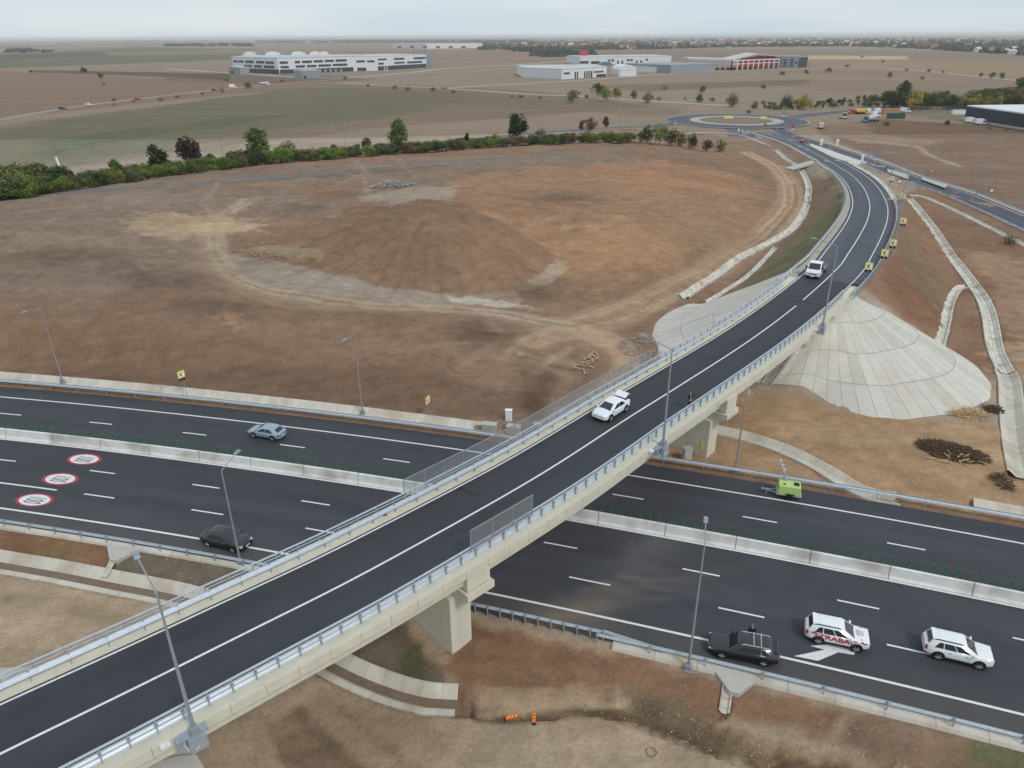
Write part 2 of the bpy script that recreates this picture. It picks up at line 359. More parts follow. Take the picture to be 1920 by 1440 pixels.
def track(px, wd, c, a=.8, fe=.6, wb=1.2, drp=True, double=0.0, pb=0):
    P = drape(px, 3.0, 0) if drp else spline(np.array([G(*p) for p in px]), 8)
    b = (gx > P[:, 0].min() - 12) & (gx < P[:, 0].max() + 12) & (gy > P[:, 1].min() - 12) & (gy < P[:, 1].max() + 12)
    d, ix_ = dline(gx[b], gy[b], P); rut = fbm(d / .55 + wob[b] * 3, ix_ * .12, 7, 3)
    m = np.zeros(len(gx)); m[b] = (1 - sm(wd / 2 - fe * 1.5, wd / 2 + fe * 1.5, d + wob[b] * wb * 1.5 + fine[b] * min(1.8, wd * .45) + grit[b] * min(1, wd * .25))) * np.clip(.1 + 1.6 * rut, .2, 1.15)
    paint(m, c, a)
    if pb: peb[:] = np.maximum(peb, m * pb)
# far plain
C = C * (1 + .10 * (wobf[:, None] * 2))
FP = lambda *p: [tuple(q) for q in p]
blob(FP((-400, 70), (0, 84), (500, 74), (1000, 70), (2000, 70), (2600, 73), (2600, 108), (1920, 103), (1400, 100), (900, 92), (300, 100), (-400, 112)), S(150, 138, 126), 60, .8, 90)
blob(FP((-900, 118), (0, 104), (260, 88), (480, 92), (435, 112), (0, 128), (-900, 150)), S(104, 112, 92), 14, .85, 40)
blob(FP((-300, 110), (120, 98), (250, 102), (0, 112)), S(100, 92, 92), 10, .8, 30)
blob(FP((60, 131), (430, 138), (430, 150), (300, 144), (60, 136)), S(98, 88, 82), 6, .9, 10)
blob(FP((-900, 240), (-900, 150), (0, 133), (60, 136), (400, 152), (640, 158), (300, 190), (0, 222)), S(140, 119, 105), 8, 1, 30)
blob(FP((330, 140), (640, 142), (700, 150), (520, 158), (300, 150)), S(100, 86, 78), 6, .6, 20)
blob(FP((-900, 330), (0, 233), (300, 200), (620, 156), (760, 158), (1000, 172), (1200, 200), (700, 240), (300, 285), (0, 330)), S(134, 121, 108), 8, 1, 30)
blob(FP((-900, 440), (-700, 310), (0, 238), (300, 203), (560, 163), (780, 168), (900, 185), (700, 222), (480, 250), (240, 282), (0, 318)), S(113, 113, 93), 12, .8, 60)
blob(FP((760, 172), (1000, 182), (1050, 196), (800, 200), (640, 190)), S(120, 112, 98), 8, .5, 40)
blob(FP((380, 73.5), (1000, 72.5), (1000, 75), (380, 76.5)), S(92, 98, 96), 60, .8, 90)
blob(FP((0, 88), (300, 80), (600, 77.5), (950, 77.5), (950, 80), (300, 84), (0, 94)), S(110, 106, 104), 40, .7, 90)
blob(FP((200, 98), (420, 94), (560, 96), (430, 101), (200, 104)), S(150, 132, 116), 10, .7, 30)
blob(FP((0, 91), (200, 84), (300, 83), (120, 90), (0, 97)), S(172, 158, 140), 20, .6, 60)
blob(FP((0, 270), (250, 235), (520, 215), (420, 240), (100, 288)), S(92, 104, 78), 8, .6, 60)
blob(FP((640, 165), (900, 176), (1260, 202), (1240, 215), (900, 200)), S(122, 108, 96), 6, .5, 40)
blob(FP((900, 90), (1920, 96), (2400, 98), (2400, 116), (1500, 108), (900, 104)), S(138, 124, 116), 20, .8, 60)
blob(FP((1500, 112), (2000, 118), (2500, 135), (2500, 152), (1920, 142), (1540, 128)), S(158, 138, 116), 10, .8, 40)
blob(FP((1520, 104), (1700, 105), (1700, 112), (1500, 111)), S(196, 180, 142), 8, .9, 20)
blob(FP((1440, 150), (1920, 150), (2400, 170), (2400, 200), (1500, 170)), S(142, 124, 110), 10, .7, 40)
blob(FP((1120, 160), (1500, 150), (1500, 160), (1200, 172)), S(106, 92, 80), 8, .55, 30)
blob(FP((1530, 235), (1660, 222), (1810, 232), (2300, 270), (2600, 520), (1925, 405), (1700, 320), (1560, 262)), S(122, 101, 87), 4, 1, 6)
blob(FP((1540, 232), (1620, 228), (1640, 250), (1760, 262), (1720, 275), (1620, 266), (1560, 255)), S(150, 130, 112), 3, .6, 10)
blob(FP((1700, 205), (1815, 207), (1808, 222), (1770, 226), (1700, 214)), S(120, 122, 104), 3, .8, 6)
track([(1600, 262), (1660, 268), (1720, 276), (1740, 290), (1800, 312)], 2.0, S(172, 158, 138), .7, 1, 2)
# around the roundabout and ramp
blob(FP((1000, 262), (1240, 246), (1470, 262), (1560, 300), (1500, 330), (1300, 300), (1200, 270)), S(128, 106, 92), 4, .9, 8)
# moved earth between the motorway and the old plain
blob(FP((-700, 745), (0, 703), (885, 803), (1240, 730), (1360, 560), (1520, 420), (1530, 330), (1440, 285), (1330, 272), (1050, 266), (700, 288), (400, 313), (0, 368), (-600, 420)), S(128, 103, 85), 3, 1, 5, True, pb=.5)
blob(FP((-400, 400), (0, 372), (400, 320), (800, 295), (1200, 275), (1180, 330), (700, 372), (430, 420), (380, 500), (200, 560), (-500, 600)), S(124, 109, 98), 8, .8, 14, True)
blob(FP((850, 330), (1250, 300), (1440, 345), (1420, 430), (1250, 500), (1120, 560), (1030, 500), (900, 420), (820, 380)), S(146, 113, 88), 6, .9, 10, True)
blob(FP((640, 420), (800, 385), (960, 450), (1000, 520), (860, 545), (720, 538), (600, 500)), S(124, 98, 78), 4, .7, 6, True)
blob(FP((20, 600), (480, 640), (860, 700), (860, 780), (400, 740), (0, 700)), S(119, 92, 73), 5, .8, 8, True)
blob(FP((280, 400), (420, 405), (500, 420), (440, 440), (330, 425)), S(164, 141, 114), 3, .8, 6, True)
blob(FP((0, 440), (160, 470), (120, 520), (0, 520)), S(108, 88, 76), 6, .5, 10, True)
blob(FP((420, 470), (520, 498), (640, 525), (760, 545), (900, 556), (990, 575), (800, 572), (620, 560), (480, 530), (400, 490)), S(146, 134, 122), 2.0, .75, 5, True, pb=.8)
blob(FP((430, 470), (560, 470), (600, 500), (500, 492)), S(150, 132, 112), 2, .7, 4, True, pb=.9)
blob(FP((670, 370), (760, 352), (860, 352), (850, 378), (740, 384)), S(152, 142, 132), 2.0, .7, 6, True)
blob(FP((900, 548), (1010, 515), (1000, 545), (920, 560)), S(152, 136, 118), 1.5, .7, 4, True, pb=.9)
blob(FP((760, 590), (1000, 600), (1150, 660), (1100, 760), (960, 770), (860, 700)), S(134, 110, 92), 3, .7, 8, True, pb=.9)
blob(FP((700, 700), (1000, 740), (960, 790), (700, 770), (0, 700), (0, 690)), S(102, 82, 68), 2.5, .7, 5, True, pb=.9)
blob(FP((1000, 690), (1060, 680), (1040, 760), (1010, 765)), S(98, 78, 62), 1, .6, 2, True)
for q, cc, wd, aa in ([((0, 372), (120, 362), (250, 352), (420, 338), (560, 328), (700, 318), (840, 304), (950, 297), (1080, 291)), S(106, 109, 114), 5.0, .95],
                      [((330, 350), (480, 338), (640, 328), (840, 311)), S(82, 80, 80), 1.6, .6],
                      [((470, 374), (425, 400), (400, 450), (412, 492), (445, 522), (505, 546), (600, 562), (700, 572), (850, 580), (980, 596), (1075, 613), (1130, 640)), S(160, 143, 124), 4.6, .75],
                      [((440, 380), (405, 410), (380, 450), (392, 500), (430, 534), (500, 558), (600, 573)), S(134, 116, 100), 1.0, .6],
                      [((380, 470), (400, 520), (500, 560), (640, 578), (860, 580)), S(146, 126, 108), 3.0, .5],
                      [((1060, 608), (1150, 588), (1240, 550), (1340, 500), (1430, 440), (1475, 390), (1478, 350), (1450, 312), (1400, 285)), S(162, 139, 114), 6.0, .75],
                      [((1130, 620), (1200, 590), (1300, 540), (1400, 480), (1470, 430), (1502, 385), (1495, 345), (1465, 310)), S(158, 137, 113), 2.2, .7],
                      [((1000, 640), (1080, 620), (1150, 640), (1180, 690), (1130, 760)), S(166, 142, 116), 5.0, .65],
                      [((60, 460), (200, 450), (340, 430), (480, 430)), S(148, 134, 120), 1.6, .5],
                      [((0, 520), (200, 505), (380, 480)), S(112, 96, 86), 2.5, .5],
                      [((20, 400), (200, 380), (420, 372), (560, 368)), S(144, 134, 124), 1.4, .5]):
    track(q, wd, cc, aa, .45, 1.1)
for dx_, cc_ in ((-7, (178, 156, 130)), (5, (176, 154, 128)), (-1, (138, 114, 92)), (12, (124, 102, 84))):
    track([(1060 + dx_, 606 + dx_ * .4), (1150, 588 + dx_ * .6), (1240, 550 + dx_ * .6), (1340 + dx_ * .5, 500 + dx_ * .4), (1430 + dx_, 440 + dx_ * .3), (1475 + dx_, 390), (1478 + dx_, 350), (1450 + dx_, 312), (1400 + dx_, 285)], .8, S(*cc_), .8, .3, .5)
for dx_, cc_ in ((-5, (170, 152, 132)), (4, (168, 150, 130)), (0, (134, 116, 100))):
    track([(470 + dx_, 374), (425 + dx_, 400), (400 + dx_, 450), (412 + dx_, 492 + dx_ * .3), (445, 522 + dx_), (505, 546 + dx_), (600, 562 + dx_), (700, 572 + dx_), (850, 580 + dx_), (980, 596 + dx_), (1075, 613 + dx_)], .7, S(*cc_), .7, .3, .5)
for k in range(60):     # wheel marks of the loaders
    a = random.uniform(0, 6.28); c = random.choice([(900, 640), (620, 345), (800, 345), (450, 400), (300, 470), (1150, 400), (950, 660), (560, 400)])
    q = [(c[0] + random.uniform(-90, 90), c[1] + random.uniform(-25, 25))]
    for j in range(3): q.append((q[-1][0] + 45 * math.cos(a) + random.uniform(-8, 8), q[-1][1] + 12 * math.sin(a) + random.uniform(-3, 3)))
    track(q, .8, S(*random.choice([(158, 138, 118), (104, 86, 72), (170, 152, 132)])), .6, .4, 1.0)
blob(FP((440, 478), (560, 492), (660, 510), (720, 534), (800, 546), (930, 552), (985, 564), (900, 572), (760, 564), (600, 553), (500, 535), (440, 508)), S(140, 131, 122), 1.2, .8, 3, True, pb=.6)
blob(FP((0, 430), (230, 445), (400, 470), (380, 500), (200, 490), (0, 470)), S(138, 119, 101), 4, .6, 10, True)
blob(FP((230, 395), (330, 398), (420, 405), (440, 430), (330, 450), (240, 430)), S(162, 143, 117), 3, .7, 8, True)
blob(FP((320, 406), (360, 412), (350, 424), (322, 418)), S(156, 120, 86), 1.2, .8, 3, True)
blob(FP((410, 580), (450, 588), (440, 602), (405, 595)), S(158, 124, 96), 1.5, .7, 4, True)
blob(FP((430, 472), (500, 440), (600, 412), (700, 392), (805, 372), (900, 398), (1000, 450), (1045, 482), (1010, 512), (965, 546), (860, 556), (720, 541), (620, 513), (545, 492), (480, 486)), S(124, 99, 79), .8, .88, 1.5, True)
blob(FP((800, 395), (950, 440), (1040, 485), (1010, 512), (965, 546), (890, 552), (850, 470)), S(132, 103, 82), 2, .7, 3, True)
blob(FP((430, 466), (520, 462), (620, 470), (600, 490), (520, 482)), S(140, 122, 104), 1, .7, 2, True, pb=1)
blob(FP((1010, 512), (1045, 490), (1060, 505), (1030, 535), (985, 548)), S(158, 146, 134), .8, .7, 2, True)
blob(FP((840, 558), (940, 561), (990, 573), (930, 577), (850, 567)), S(176, 168, 156), .5, .6, 1.5, True)
for c_, rx_, ry_, cc_ in (((395, 575), 5, 2, (92, 80, 70)), ((910, 625), 5, 2, (96, 76, 62)), ((1000, 545), 4, 2.5, (104, 84, 68)), ((620, 366), 6, 3, (120, 92, 70)), ((560, 395), 8, 3, (110, 96, 86)), ((1060, 370), 10, 4, (112, 92, 80)), ((860, 330), 10, 3, (126, 104, 88)), ((150, 480), 12, 3, (104, 88, 78)), ((300, 520), 9, 3, (100, 84, 74)), ((1000, 760), 2, 5, (92, 72, 58)), ((260, 370), 14, 3, (132, 120, 110)), ((600, 352), 16, 3, (136, 108, 86)), ((900, 290), 30, 3, (124, 98, 80)), ((500, 310), 30, 3, (120, 98, 84)), ((1220, 330), 16, 5, (152, 112, 82)), ((1150, 470), 10, 6, (150, 116, 88)), ((1340, 440), 10, 8, (140, 114, 92))):
    g = T(*c_); paint(np.exp(-((gx - g[0]) / rx_) ** 2 - ((gy - g[1]) / ry_) ** 2 * .35) * (.5 + 1.2 * (fbm(gx / 2.5, gy / 2.5, 77, 3))), S(*cc_), .8)
# ruts running down the cone
sp_ = .6 * (fbm(ang * 34, rad * .10, 9, 4) - .5) * sm(2, 8, rad) * (1 - sm(30, 44, rad)) * (gy < pk[1] + 6) * (gy < 330)
C = C * (1 + .5 * sp_[:, None])
# right of the bridge
blob(FP((1130, 740), (1330, 735), (1420, 740), (1900, 800), (1990, 1000), (1600, 930), (1200, 870)), S(154, 125, 97), 2, 1, 3, True, pb=.4)
blob(FP((1400, 745), (1640, 800), (1900, 800), (1900, 860), (1600, 850), (1420, 800)), S(163, 137, 106), 2, .6, 4, True)
blob(FP((1880, 395), (1720, 350), (1640, 380), (1660, 470), (1620, 540), (1760, 650), (1880, 720), (1960, 800), (2300, 700), (2300, 520)), S(128, 99, 80), 3, 1, 4, True, pb=.3)
blob(FP((1650, 520), (1690, 470), (1760, 560), (1770, 620), (1700, 600)), S(116, 84, 64), 2, .8, 3, True)
blob(FP((1660, 400), (1700, 430), (1770, 520), (1790, 600), (1740, 560), (1680, 470)), S(104, 98, 74), 2.5, .6, 8, True)
blob(FP((1840, 470), (1990, 500), (1990, 900), (1900, 640), (1850, 560)), S(146, 120, 98), 3, .8, 8, True, pb=.6)
blob(FP((1790, 380), (1990, 450), (1990, 480), (1800, 400)), S(120, 106, 90), 2, .6, 6, True)
blob(FP((1850, 640), (1960, 640), (1960, 780), (1880, 760)), S(158, 136, 108), 2, .6, 6, True)
track([(1350, 840), (1500, 850), (1650, 880), (1800, 930)], 2.0, S(140, 110, 84), .5, 1, 2)
# left flank of the ramp, greenish
blob(FP((1560, 330), (1590, 390), (1570, 440), (1500, 500), (1400, 545), (1340, 570), (1420, 500), (1510, 420), (1525, 350)), S(112, 98, 76), 3, .95, 4, True)
blob(FP((1575, 360), (1585, 410), (1550, 455), (1490, 505), (1400, 530), (1450, 490), (1520, 440), (1555, 390)), S(92, 94, 68), 2.0, .8, 5, True)
blob(FP((1520, 330), (1560, 340), (1540, 400), (1500, 430), (1520, 380)), S(116, 96, 82), 2, .7, 3, True)
# near side of the motorway
blob(FP((-800, 1500), (-800, 900), (0, 985), (430, 1050), (900, 1140), (1290, 1248), (2200, 1440), (2600, 2400), (-800, 2400)), S(160, 141, 121), .8, 1, 1.5, pb=.35)
blob(FP((-300, 960), (0, 985), (225, 1018), (200, 1080), (0, 1040), (-300, 1000)), S(124, 94, 70), .5, 1, .8, pb=.1)
blob(FP((0, 1015), (120, 1030), (110, 1055), (0, 1040)), S(98, 100, 62), 1.5, .5, 3)
blob(FP((232, 1022), (450, 1060), (760, 1160), (860, 1290), (700, 1260), (420, 1115), (205, 1082)), S(104, 94, 82), .6, 1, 1.2, pb=.9)
blob(FP((845, 1150), (1290, 1258), (1370, 1270), (1380, 1340), (1190, 1310), (1010, 1285), (860, 1300), (840, 1230)), S(126, 96, 74), .8, 1, 1.5, pb=.25)
blob(FP((1380, 1272), (1600, 1325), (1560, 1370), (1420, 1340), (1378, 1330)), S(128, 98, 76), .8, 1, 1.5, pb=.3)
blob(FP((1600, 1325), (2100, 1420), (2100, 1500), (1700, 1420), (1550, 1370)), S(122, 100, 84), .8, 1, 1.5, pb=.6)
blob(FP((870, 1280), (1060, 1268), (1200, 1290), (1300, 1330), (1500, 1375), (1700, 1430), (1560, 1430), (1300, 1372), (1180, 1335), (1000, 1330), (880, 1330)), S(160, 141, 118), .6, .85, 1.2, pb=1)
blob(FP((1190, 1285), (1260, 1300), (1340, 1340), (1330, 1360), (1230, 1340)), S(100, 86, 70), .7, .8, 2.0, pb=1)
track([(870, 1325), (960, 1334), (1040, 1330)], .9, S(112, 92, 74), .9, .4, .6)
track([(960, 1322), (1040, 1308), (1120, 1300), (1180, 1315)], .5, S(180, 158, 128), .7, .3, .6)
blob(FP((1290, 1370), (1500, 1425), (1560, 1480), (1400, 1460), (1270, 1400)), S(158, 141, 120), .5, .7, 1.5, pb=1)
blob(FP((880, 1350), (1200, 1350), (1260, 1420), (900, 1440)), S(164, 147, 128), 1.5, .7, 2)
blob(FP((600, 1290), (700, 1300), (860, 1350), (800, 1440), (680, 1440), (560, 1330)), S(138, 117, 97), 1.0, .8, 3)
blob(FP((480, 1330), (560, 1320), (680, 1440), (640, 1500), (540, 1440)), S(112, 93, 76), .8, .8, 2)
blob(FP((0, 1095), (330, 1150), (320, 1175), (200, 1150), (0, 1115)), S(132, 118, 102), .6, .7, 1.5, pb=1)
blob(FP((770, 1180), (800, 1190), (790, 1270), (740, 1270)), S(74, 82, 52), .6, .7, 2)
blob(FP((690, 1250), (760, 1262), (740, 1275), (690, 1266)), S(74, 82, 52), .4, .6, 1)
track([(1000, 1330), (1120, 1316), (1200, 1335), (1280, 1362), (1380, 1395), (1480, 1418), (1600, 1440)], 1.3, S(84, 68, 52), 1, .25, .4)  # dark line along the earth ditch: its shade put into the colour
track([(1040, 1326), (1120, 1326), (1190, 1345), (1270, 1374), (1370, 1408), (1470, 1434)], .35, S(178, 160, 134), .8, .2, .4)
track([(1180, 1318), (1260, 1344), (1360, 1378), (1460, 1402), (1600, 1424)], .5, S(170, 146, 112), .8, .2, .6)
for q_, w__, c__, a__ in ((((862, 1338), (930, 1342), (1000, 1338), (1060, 1328), (1120, 1322), (1200, 1338), (1290, 1368), (1380, 1398), (1470, 1422), (1620, 1446)), .9, (88, 72, 56), 1), (((1130, 1310), (1190, 1322), (1270, 1350), (1360, 1384)), 1.0, (98, 84, 66), .9), (((900, 1330), (1000, 1316), (1090, 1305), (1180, 1312)), .45, (184, 166, 140), .9), (((560, 1330), (620, 1400), (700, 1470)), .8, (96, 80, 64), .8), (((640, 1330), (720, 1400), (800, 1460)), .5, (104, 88, 70), .7), (((0, 1150), (150, 1170), (300, 1180)), .5, (142, 124, 104), .6), (((880, 1180), (1000, 1215), (1150, 1255)), .5, (106, 80, 62), .7), (((860, 1225), (960, 1240), (1040, 1240)), .6, (100, 76, 58), .6)):  # first line follows the ditch again, painting its shade darker
    track(list(q_), w__, S(*c__), a__, .2, .35)
for q, r_ in (((1860, 1425), 1.0), ((1830, 1415), .6), ((1900, 1432), 1.2)):
    g = T(*q); m = np.exp(-((gx - g[0]) ** 2 + (gy - g[1]) ** 2) / (r_ ** 2 * .8)); paint(m * np.clip(2.4 * stroke - .5 + fine, 0, 1), S(84, 96, 58), .85)
# strips beside the asphalt
m = nearm * (sm(11.4, 11.6, o_) * (1 - sm(13.0, 13.3, o_))); paint(m, S(124, 99, 80), 1)
C = C * (1 + (.30 * fine + .30 * grit + .30 * wob)[:, None] * np.where(gy < 330, 1, .3)[:, None])
lum_ = (C @ np.array([.3, .55, .15]))[:, None]; C = lum_ * .16 + C * .84; C = C * np.where(gy[:, None] < 340, np.array([[1.20, 1.13, 1.01]]), np.array([[.89, .80, .68]]))
C = np.clip(C, .01, .9)
W_ = len(us); H_ = len(ys); ii = np.arange((H_ - 1) * W_).reshape(H_ - 1, W_)[:, :-1].ravel()
faces = np.stack([ii, ii + 1, ii + W_ + 1, ii + W_], 1)
me = bpy.data.meshes.new('ground'); me.vertices.add(len(gx)); me.vertices.foreach_set('co', np.stack([gx, gy, gz], 1).astype(np.float32).ravel())
me.loops.add(len(faces) * 4); me.loops.foreach_set('vertex_index', faces.astype(np.int32).ravel())
me.polygons.add(len(faces)); me.polygons.foreach_set('loop_start', np.arange(0, len(faces) * 4, 4, dtype=np.int32)); me.polygons.foreach_set('loop_total', np.full(len(faces), 4, dtype=np.int32))
me.update(calc_edges=True); me.polygons.foreach_set('use_smooth', np.ones(len(faces), bool))
ca = me.color_attributes.new('Col', 'FLOAT_COLOR', 'POINT'); ca.data.foreach_set('color', np.concatenate([C, np.clip(peb, 0, 1)[:, None]], 1).astype(np.float32).ravel())
gm = bpy.data.materials.new('soil'); gm.use_nodes = True; t = gm.node_tree; b = t.nodes['Principled BSDF']; b.inputs['Roughness'].default_value = 1; b.inputs['Specular IOR Level'].default_value = .1
L = t.links.new
at = t.nodes.new('ShaderNodeAttribute'); at.attribute_name = 'Col'; tc = t.nodes.new('ShaderNodeTexCoord')
def noise(sc_, det=4, ro=.6, vec=None):
    n = t.nodes.new('ShaderNodeTexNoise'); n.inputs['Scale'].default_value = sc_; n.inputs['Detail'].default_value = det; n.inputs['Roughness'].default_value = ro
    L(vec or tc.outputs['Object'], n.inputs[0]); return n.outputs[0]
def rng_(src, a, b_, c, d):
    n = t.nodes.new('ShaderNodeMapRange'); n.inputs[1].default_value = a; n.inputs[2].default_value = b_; n.inputs[3].default_value = c; n.inputs[4].default_value = d; L(src, n.inputs[0]); return n.outputs[0]
def mth(op, a, b_):
    n = t.nodes.new('ShaderNodeMath'); n.operation = op
    for k, q in enumerate((a, b_)):
        if isinstance(q, (int, float)): n.inputs[k].default_value = q
        else: L(q, n.inputs[k])
    return n.outputs[0]
mp1 = t.nodes.new('ShaderNodeMapping'); mp1.inputs['Rotation'].default_value = (0, 0, R(-18)); mp1.inputs['Scale'].default_value = (.006, .06, .06); L(tc.outputs['Object'], mp1.inputs[0])
mp2 = t.nodes.new('ShaderNodeMapping'); mp2.inputs['Rotation'].default_value = (0, 0, R(16)); mp2.inputs['Scale'].default_value = (.12, .9, .9); L(tc.outputs['Object'], mp2.inputs[0])
f1 = rng_(noise(1.0, 6, .7, mp1.outputs[0]), .3, .7, .88, 1.12)
f2 = rng_(noise(3.4, 9, .8), .3, .7, .76, 1.24)
f3 = rng_(noise(.35, 7, .7), .3, .7, .86, 1.14)
f4 = rng_(noise(1.0, 6, .7, mp2.outputs[0]), .3, .7, .93, 1.07)
fac = mth('MULTIPLY', mth('MULTIPLY', f1, f2), mth('MULTIPLY', f3, f4))
vm = t.nodes.new('ShaderNodeVectorMath'); vm.operation = 'SCALE'; L(at.outputs['Color'], vm.inputs[0]); L(fac, vm.inputs['Scale'])
vo = t.nodes.new('ShaderNodeTexVoronoi'); vo.inputs['Scale'].default_value = 3.2; vo.inputs['Randomness'].default_value = 1; L(tc.outputs['Object'], vo.inputs[0])
sep = t.nodes.new('ShaderNodeSeparateColor'); L(vo.outputs['Color'], sep.inputs[0])
pm = mth('MULTIPLY', mth('LESS_THAN', vo.outputs['Distance'], .22), mth('GREATER_THAN', mth('ADD', sep.outputs[0], mth('MULTIPLY', at.outputs['Alpha'], .22)), .93))
pm = mth('MULTIPLY', pm, mth('GREATER_THAN', at.outputs['Alpha'], .08))
pm = mth('MULTIPLY', pm, .28)
mixc = t.nodes.new('ShaderNodeMix'); mixc.data_type = 'RGBA'; L(pm, mixc.inputs[0]); L(vm.outputs[0], mixc.inputs[6]); mixc.inputs[7].default_value = (.50, .43, .34, 1)
L(mixc.outputs[2], b.inputs['Base Color'])
bp = t.nodes.new('ShaderNodeBump'); bp.inputs['Strength'].default_value = .8; bp.inputs['Distance'].default_value = .3; L(noise(1.9, 8, .72), bp.inputs['Height']); L(bp.outputs[0], b.inputs['Normal'])
me.materials.append(gm)
ground = bpy.data.objects.new('ground', me); col.objects.link(ground); struct(ground)

# ------------------------------------------------------------------ shared materials
ASPH = srgb(60, 61, 67); CONC = srgb(176, 172, 164); BEIGE = srgb(203, 198, 180)
M_white = mat('road_paint', srgb(214, 214, 214), .7, var=.13, scale=4)
M_steel = mat('galvanised_steel', srgb(188, 198, 206), .42, .25, var=.1, scale=3)
M_steel2 = mat('dull_steel', srgb(160, 169, 177), .5, .3, var=.12, scale=3)
M_post = mat('lamp_steel', srgb(150, 157, 163), .5, .3, var=.08)
M_beige = mat('pale_concrete', BEIGE, .85, var=.085, scale=1.0, bump=.15, bscale=3, stretch=(1.2, 1.2, .16))
M_conc = mat('grey_concrete', CONC, .9, var=.09, scale=1.2, bump=.2, bscale=6)
M_black = mat('black_plastic', srgb(28, 29, 32), .6, var=.1)
M_tyre = mat('tyre_rubber', srgb(24, 24, 26), .8, var=.1)
def panel_mat(name, c, lu=.03, lv=.03, dark=.55, rnd=.10, extra=None, k=1.0):
    """precast concrete: joints on whole UV units, each panel a slightly different tone"""
    m = bpy.data.materials.new(name); m.use_nodes = True; t = m.node_tree; b = t.nodes['Principled BSDF']; b.inputs['Roughness'].default_value = .9; b.inputs['Specular IOR Level'].default_value = .25
    L = t.links.new; uv = t.nodes.new('ShaderNodeUVMap'); sp = t.nodes.new('ShaderNodeSeparateXYZ'); L(uv.outputs[0], sp.inputs[0])
    def M(op, a, b_=None):
        n = t.nodes.new('ShaderNodeMath'); n.operation = op
        for i, q in enumerate((a, b_)):
            if q is None: continue
            if isinstance(q, (int, float)): n.inputs[i].default_value = q
            else: L(q, n.inputs[i])
        return n.outputs[0]
    ju = M('LESS_THAN', M('FRACT', sp.outputs[0]), lu); jv = M('LESS_THAN', M('FRACT', sp.outputs[1]), lv); j = M('MAXIMUM', ju, jv)
    cb = t.nodes.new('ShaderNodeCombineXYZ'); L(M('FLOOR', sp.outputs[0]), cb.inputs[0]); L(M('FLOOR', sp.outputs[1]), cb.inputs[1])
    wn = t.nodes.new('ShaderNodeTexWhiteNoise'); L(cb.outputs[0], wn.inputs[0])
    tc = t.nodes.new('ShaderNodeTexCoord'); nz = t.nodes.new('ShaderNodeTexNoise'); nz.inputs['Scale'].default_value = 1.1; nz.inputs['Detail'].default_value = 7; nz.inputs['Roughness'].default_value = .7; L(tc.outputs['Object'], nz.inputs[0])
    f = M('ADD', M('MULTIPLY', M('SUBTRACT', wn.outputs[0], .5), rnd * 2), M('MULTIPLY', M('SUBTRACT', nz.outputs[0], .5), .45))
    f = M('MULTIPLY', M('ADD', f, 1.0), M('SUBTRACT', 1.0, M('MULTIPLY', j, 1 - dark)))
    vm = t.nodes.new('ShaderNodeVectorMath'); vm.operation = 'SCALE'; L(f, vm.inputs['Scale'])
    mc = t.nodes.new('ShaderNodeMix'); mc.data_type = 'RGBA'; mc.inputs[6].default_value = (*c, 1); mc.inputs[7].default_value = (*(extra if extra is not None else c * .8), 1)
    n2 = t.nodes.new('ShaderNodeTexNoise'); n2.inputs['Scale'].default_value = .28; n2.inputs['Detail'].default_value = 3; L(tc.outputs['Object'], n2.inputs[0])
    mr = t.nodes.new('ShaderNodeMapRange'); mr.inputs[1].default_value = .5; mr.inputs[2].default_value = .68; L(n2.outputs[0], mr.inputs[0]); L(mr.outputs[0], mc.inputs[0])
    L(mc.outputs[2], vm.inputs[0]); L(vm.outputs[0], b.inputs['Base Color']); return m
PM_ditch = panel_mat('ditch_panels', srgb(194, 188, 176), .035, .0, .75, .08, srgb(176, 164, 146))
PM_stone = panel_mat('rough_stone', srgb(204, 199, 188), .10, .12, .62, .16, srgb(176, 166, 150))
PM_cone = panel_mat('slope_panels', srgb(194, 190, 180), .05, .024, .62, .10, srgb(193, 182, 165))
PM_facade = panel_mat('fascia_panels', BEIGE, .02, .0, .5, .03, BEIGE * .96)
PM_bar = panel_mat('barrier_concrete', srgb(218, 217, 212), .012, .0, .6, .05, srgb(178, 174, 166))

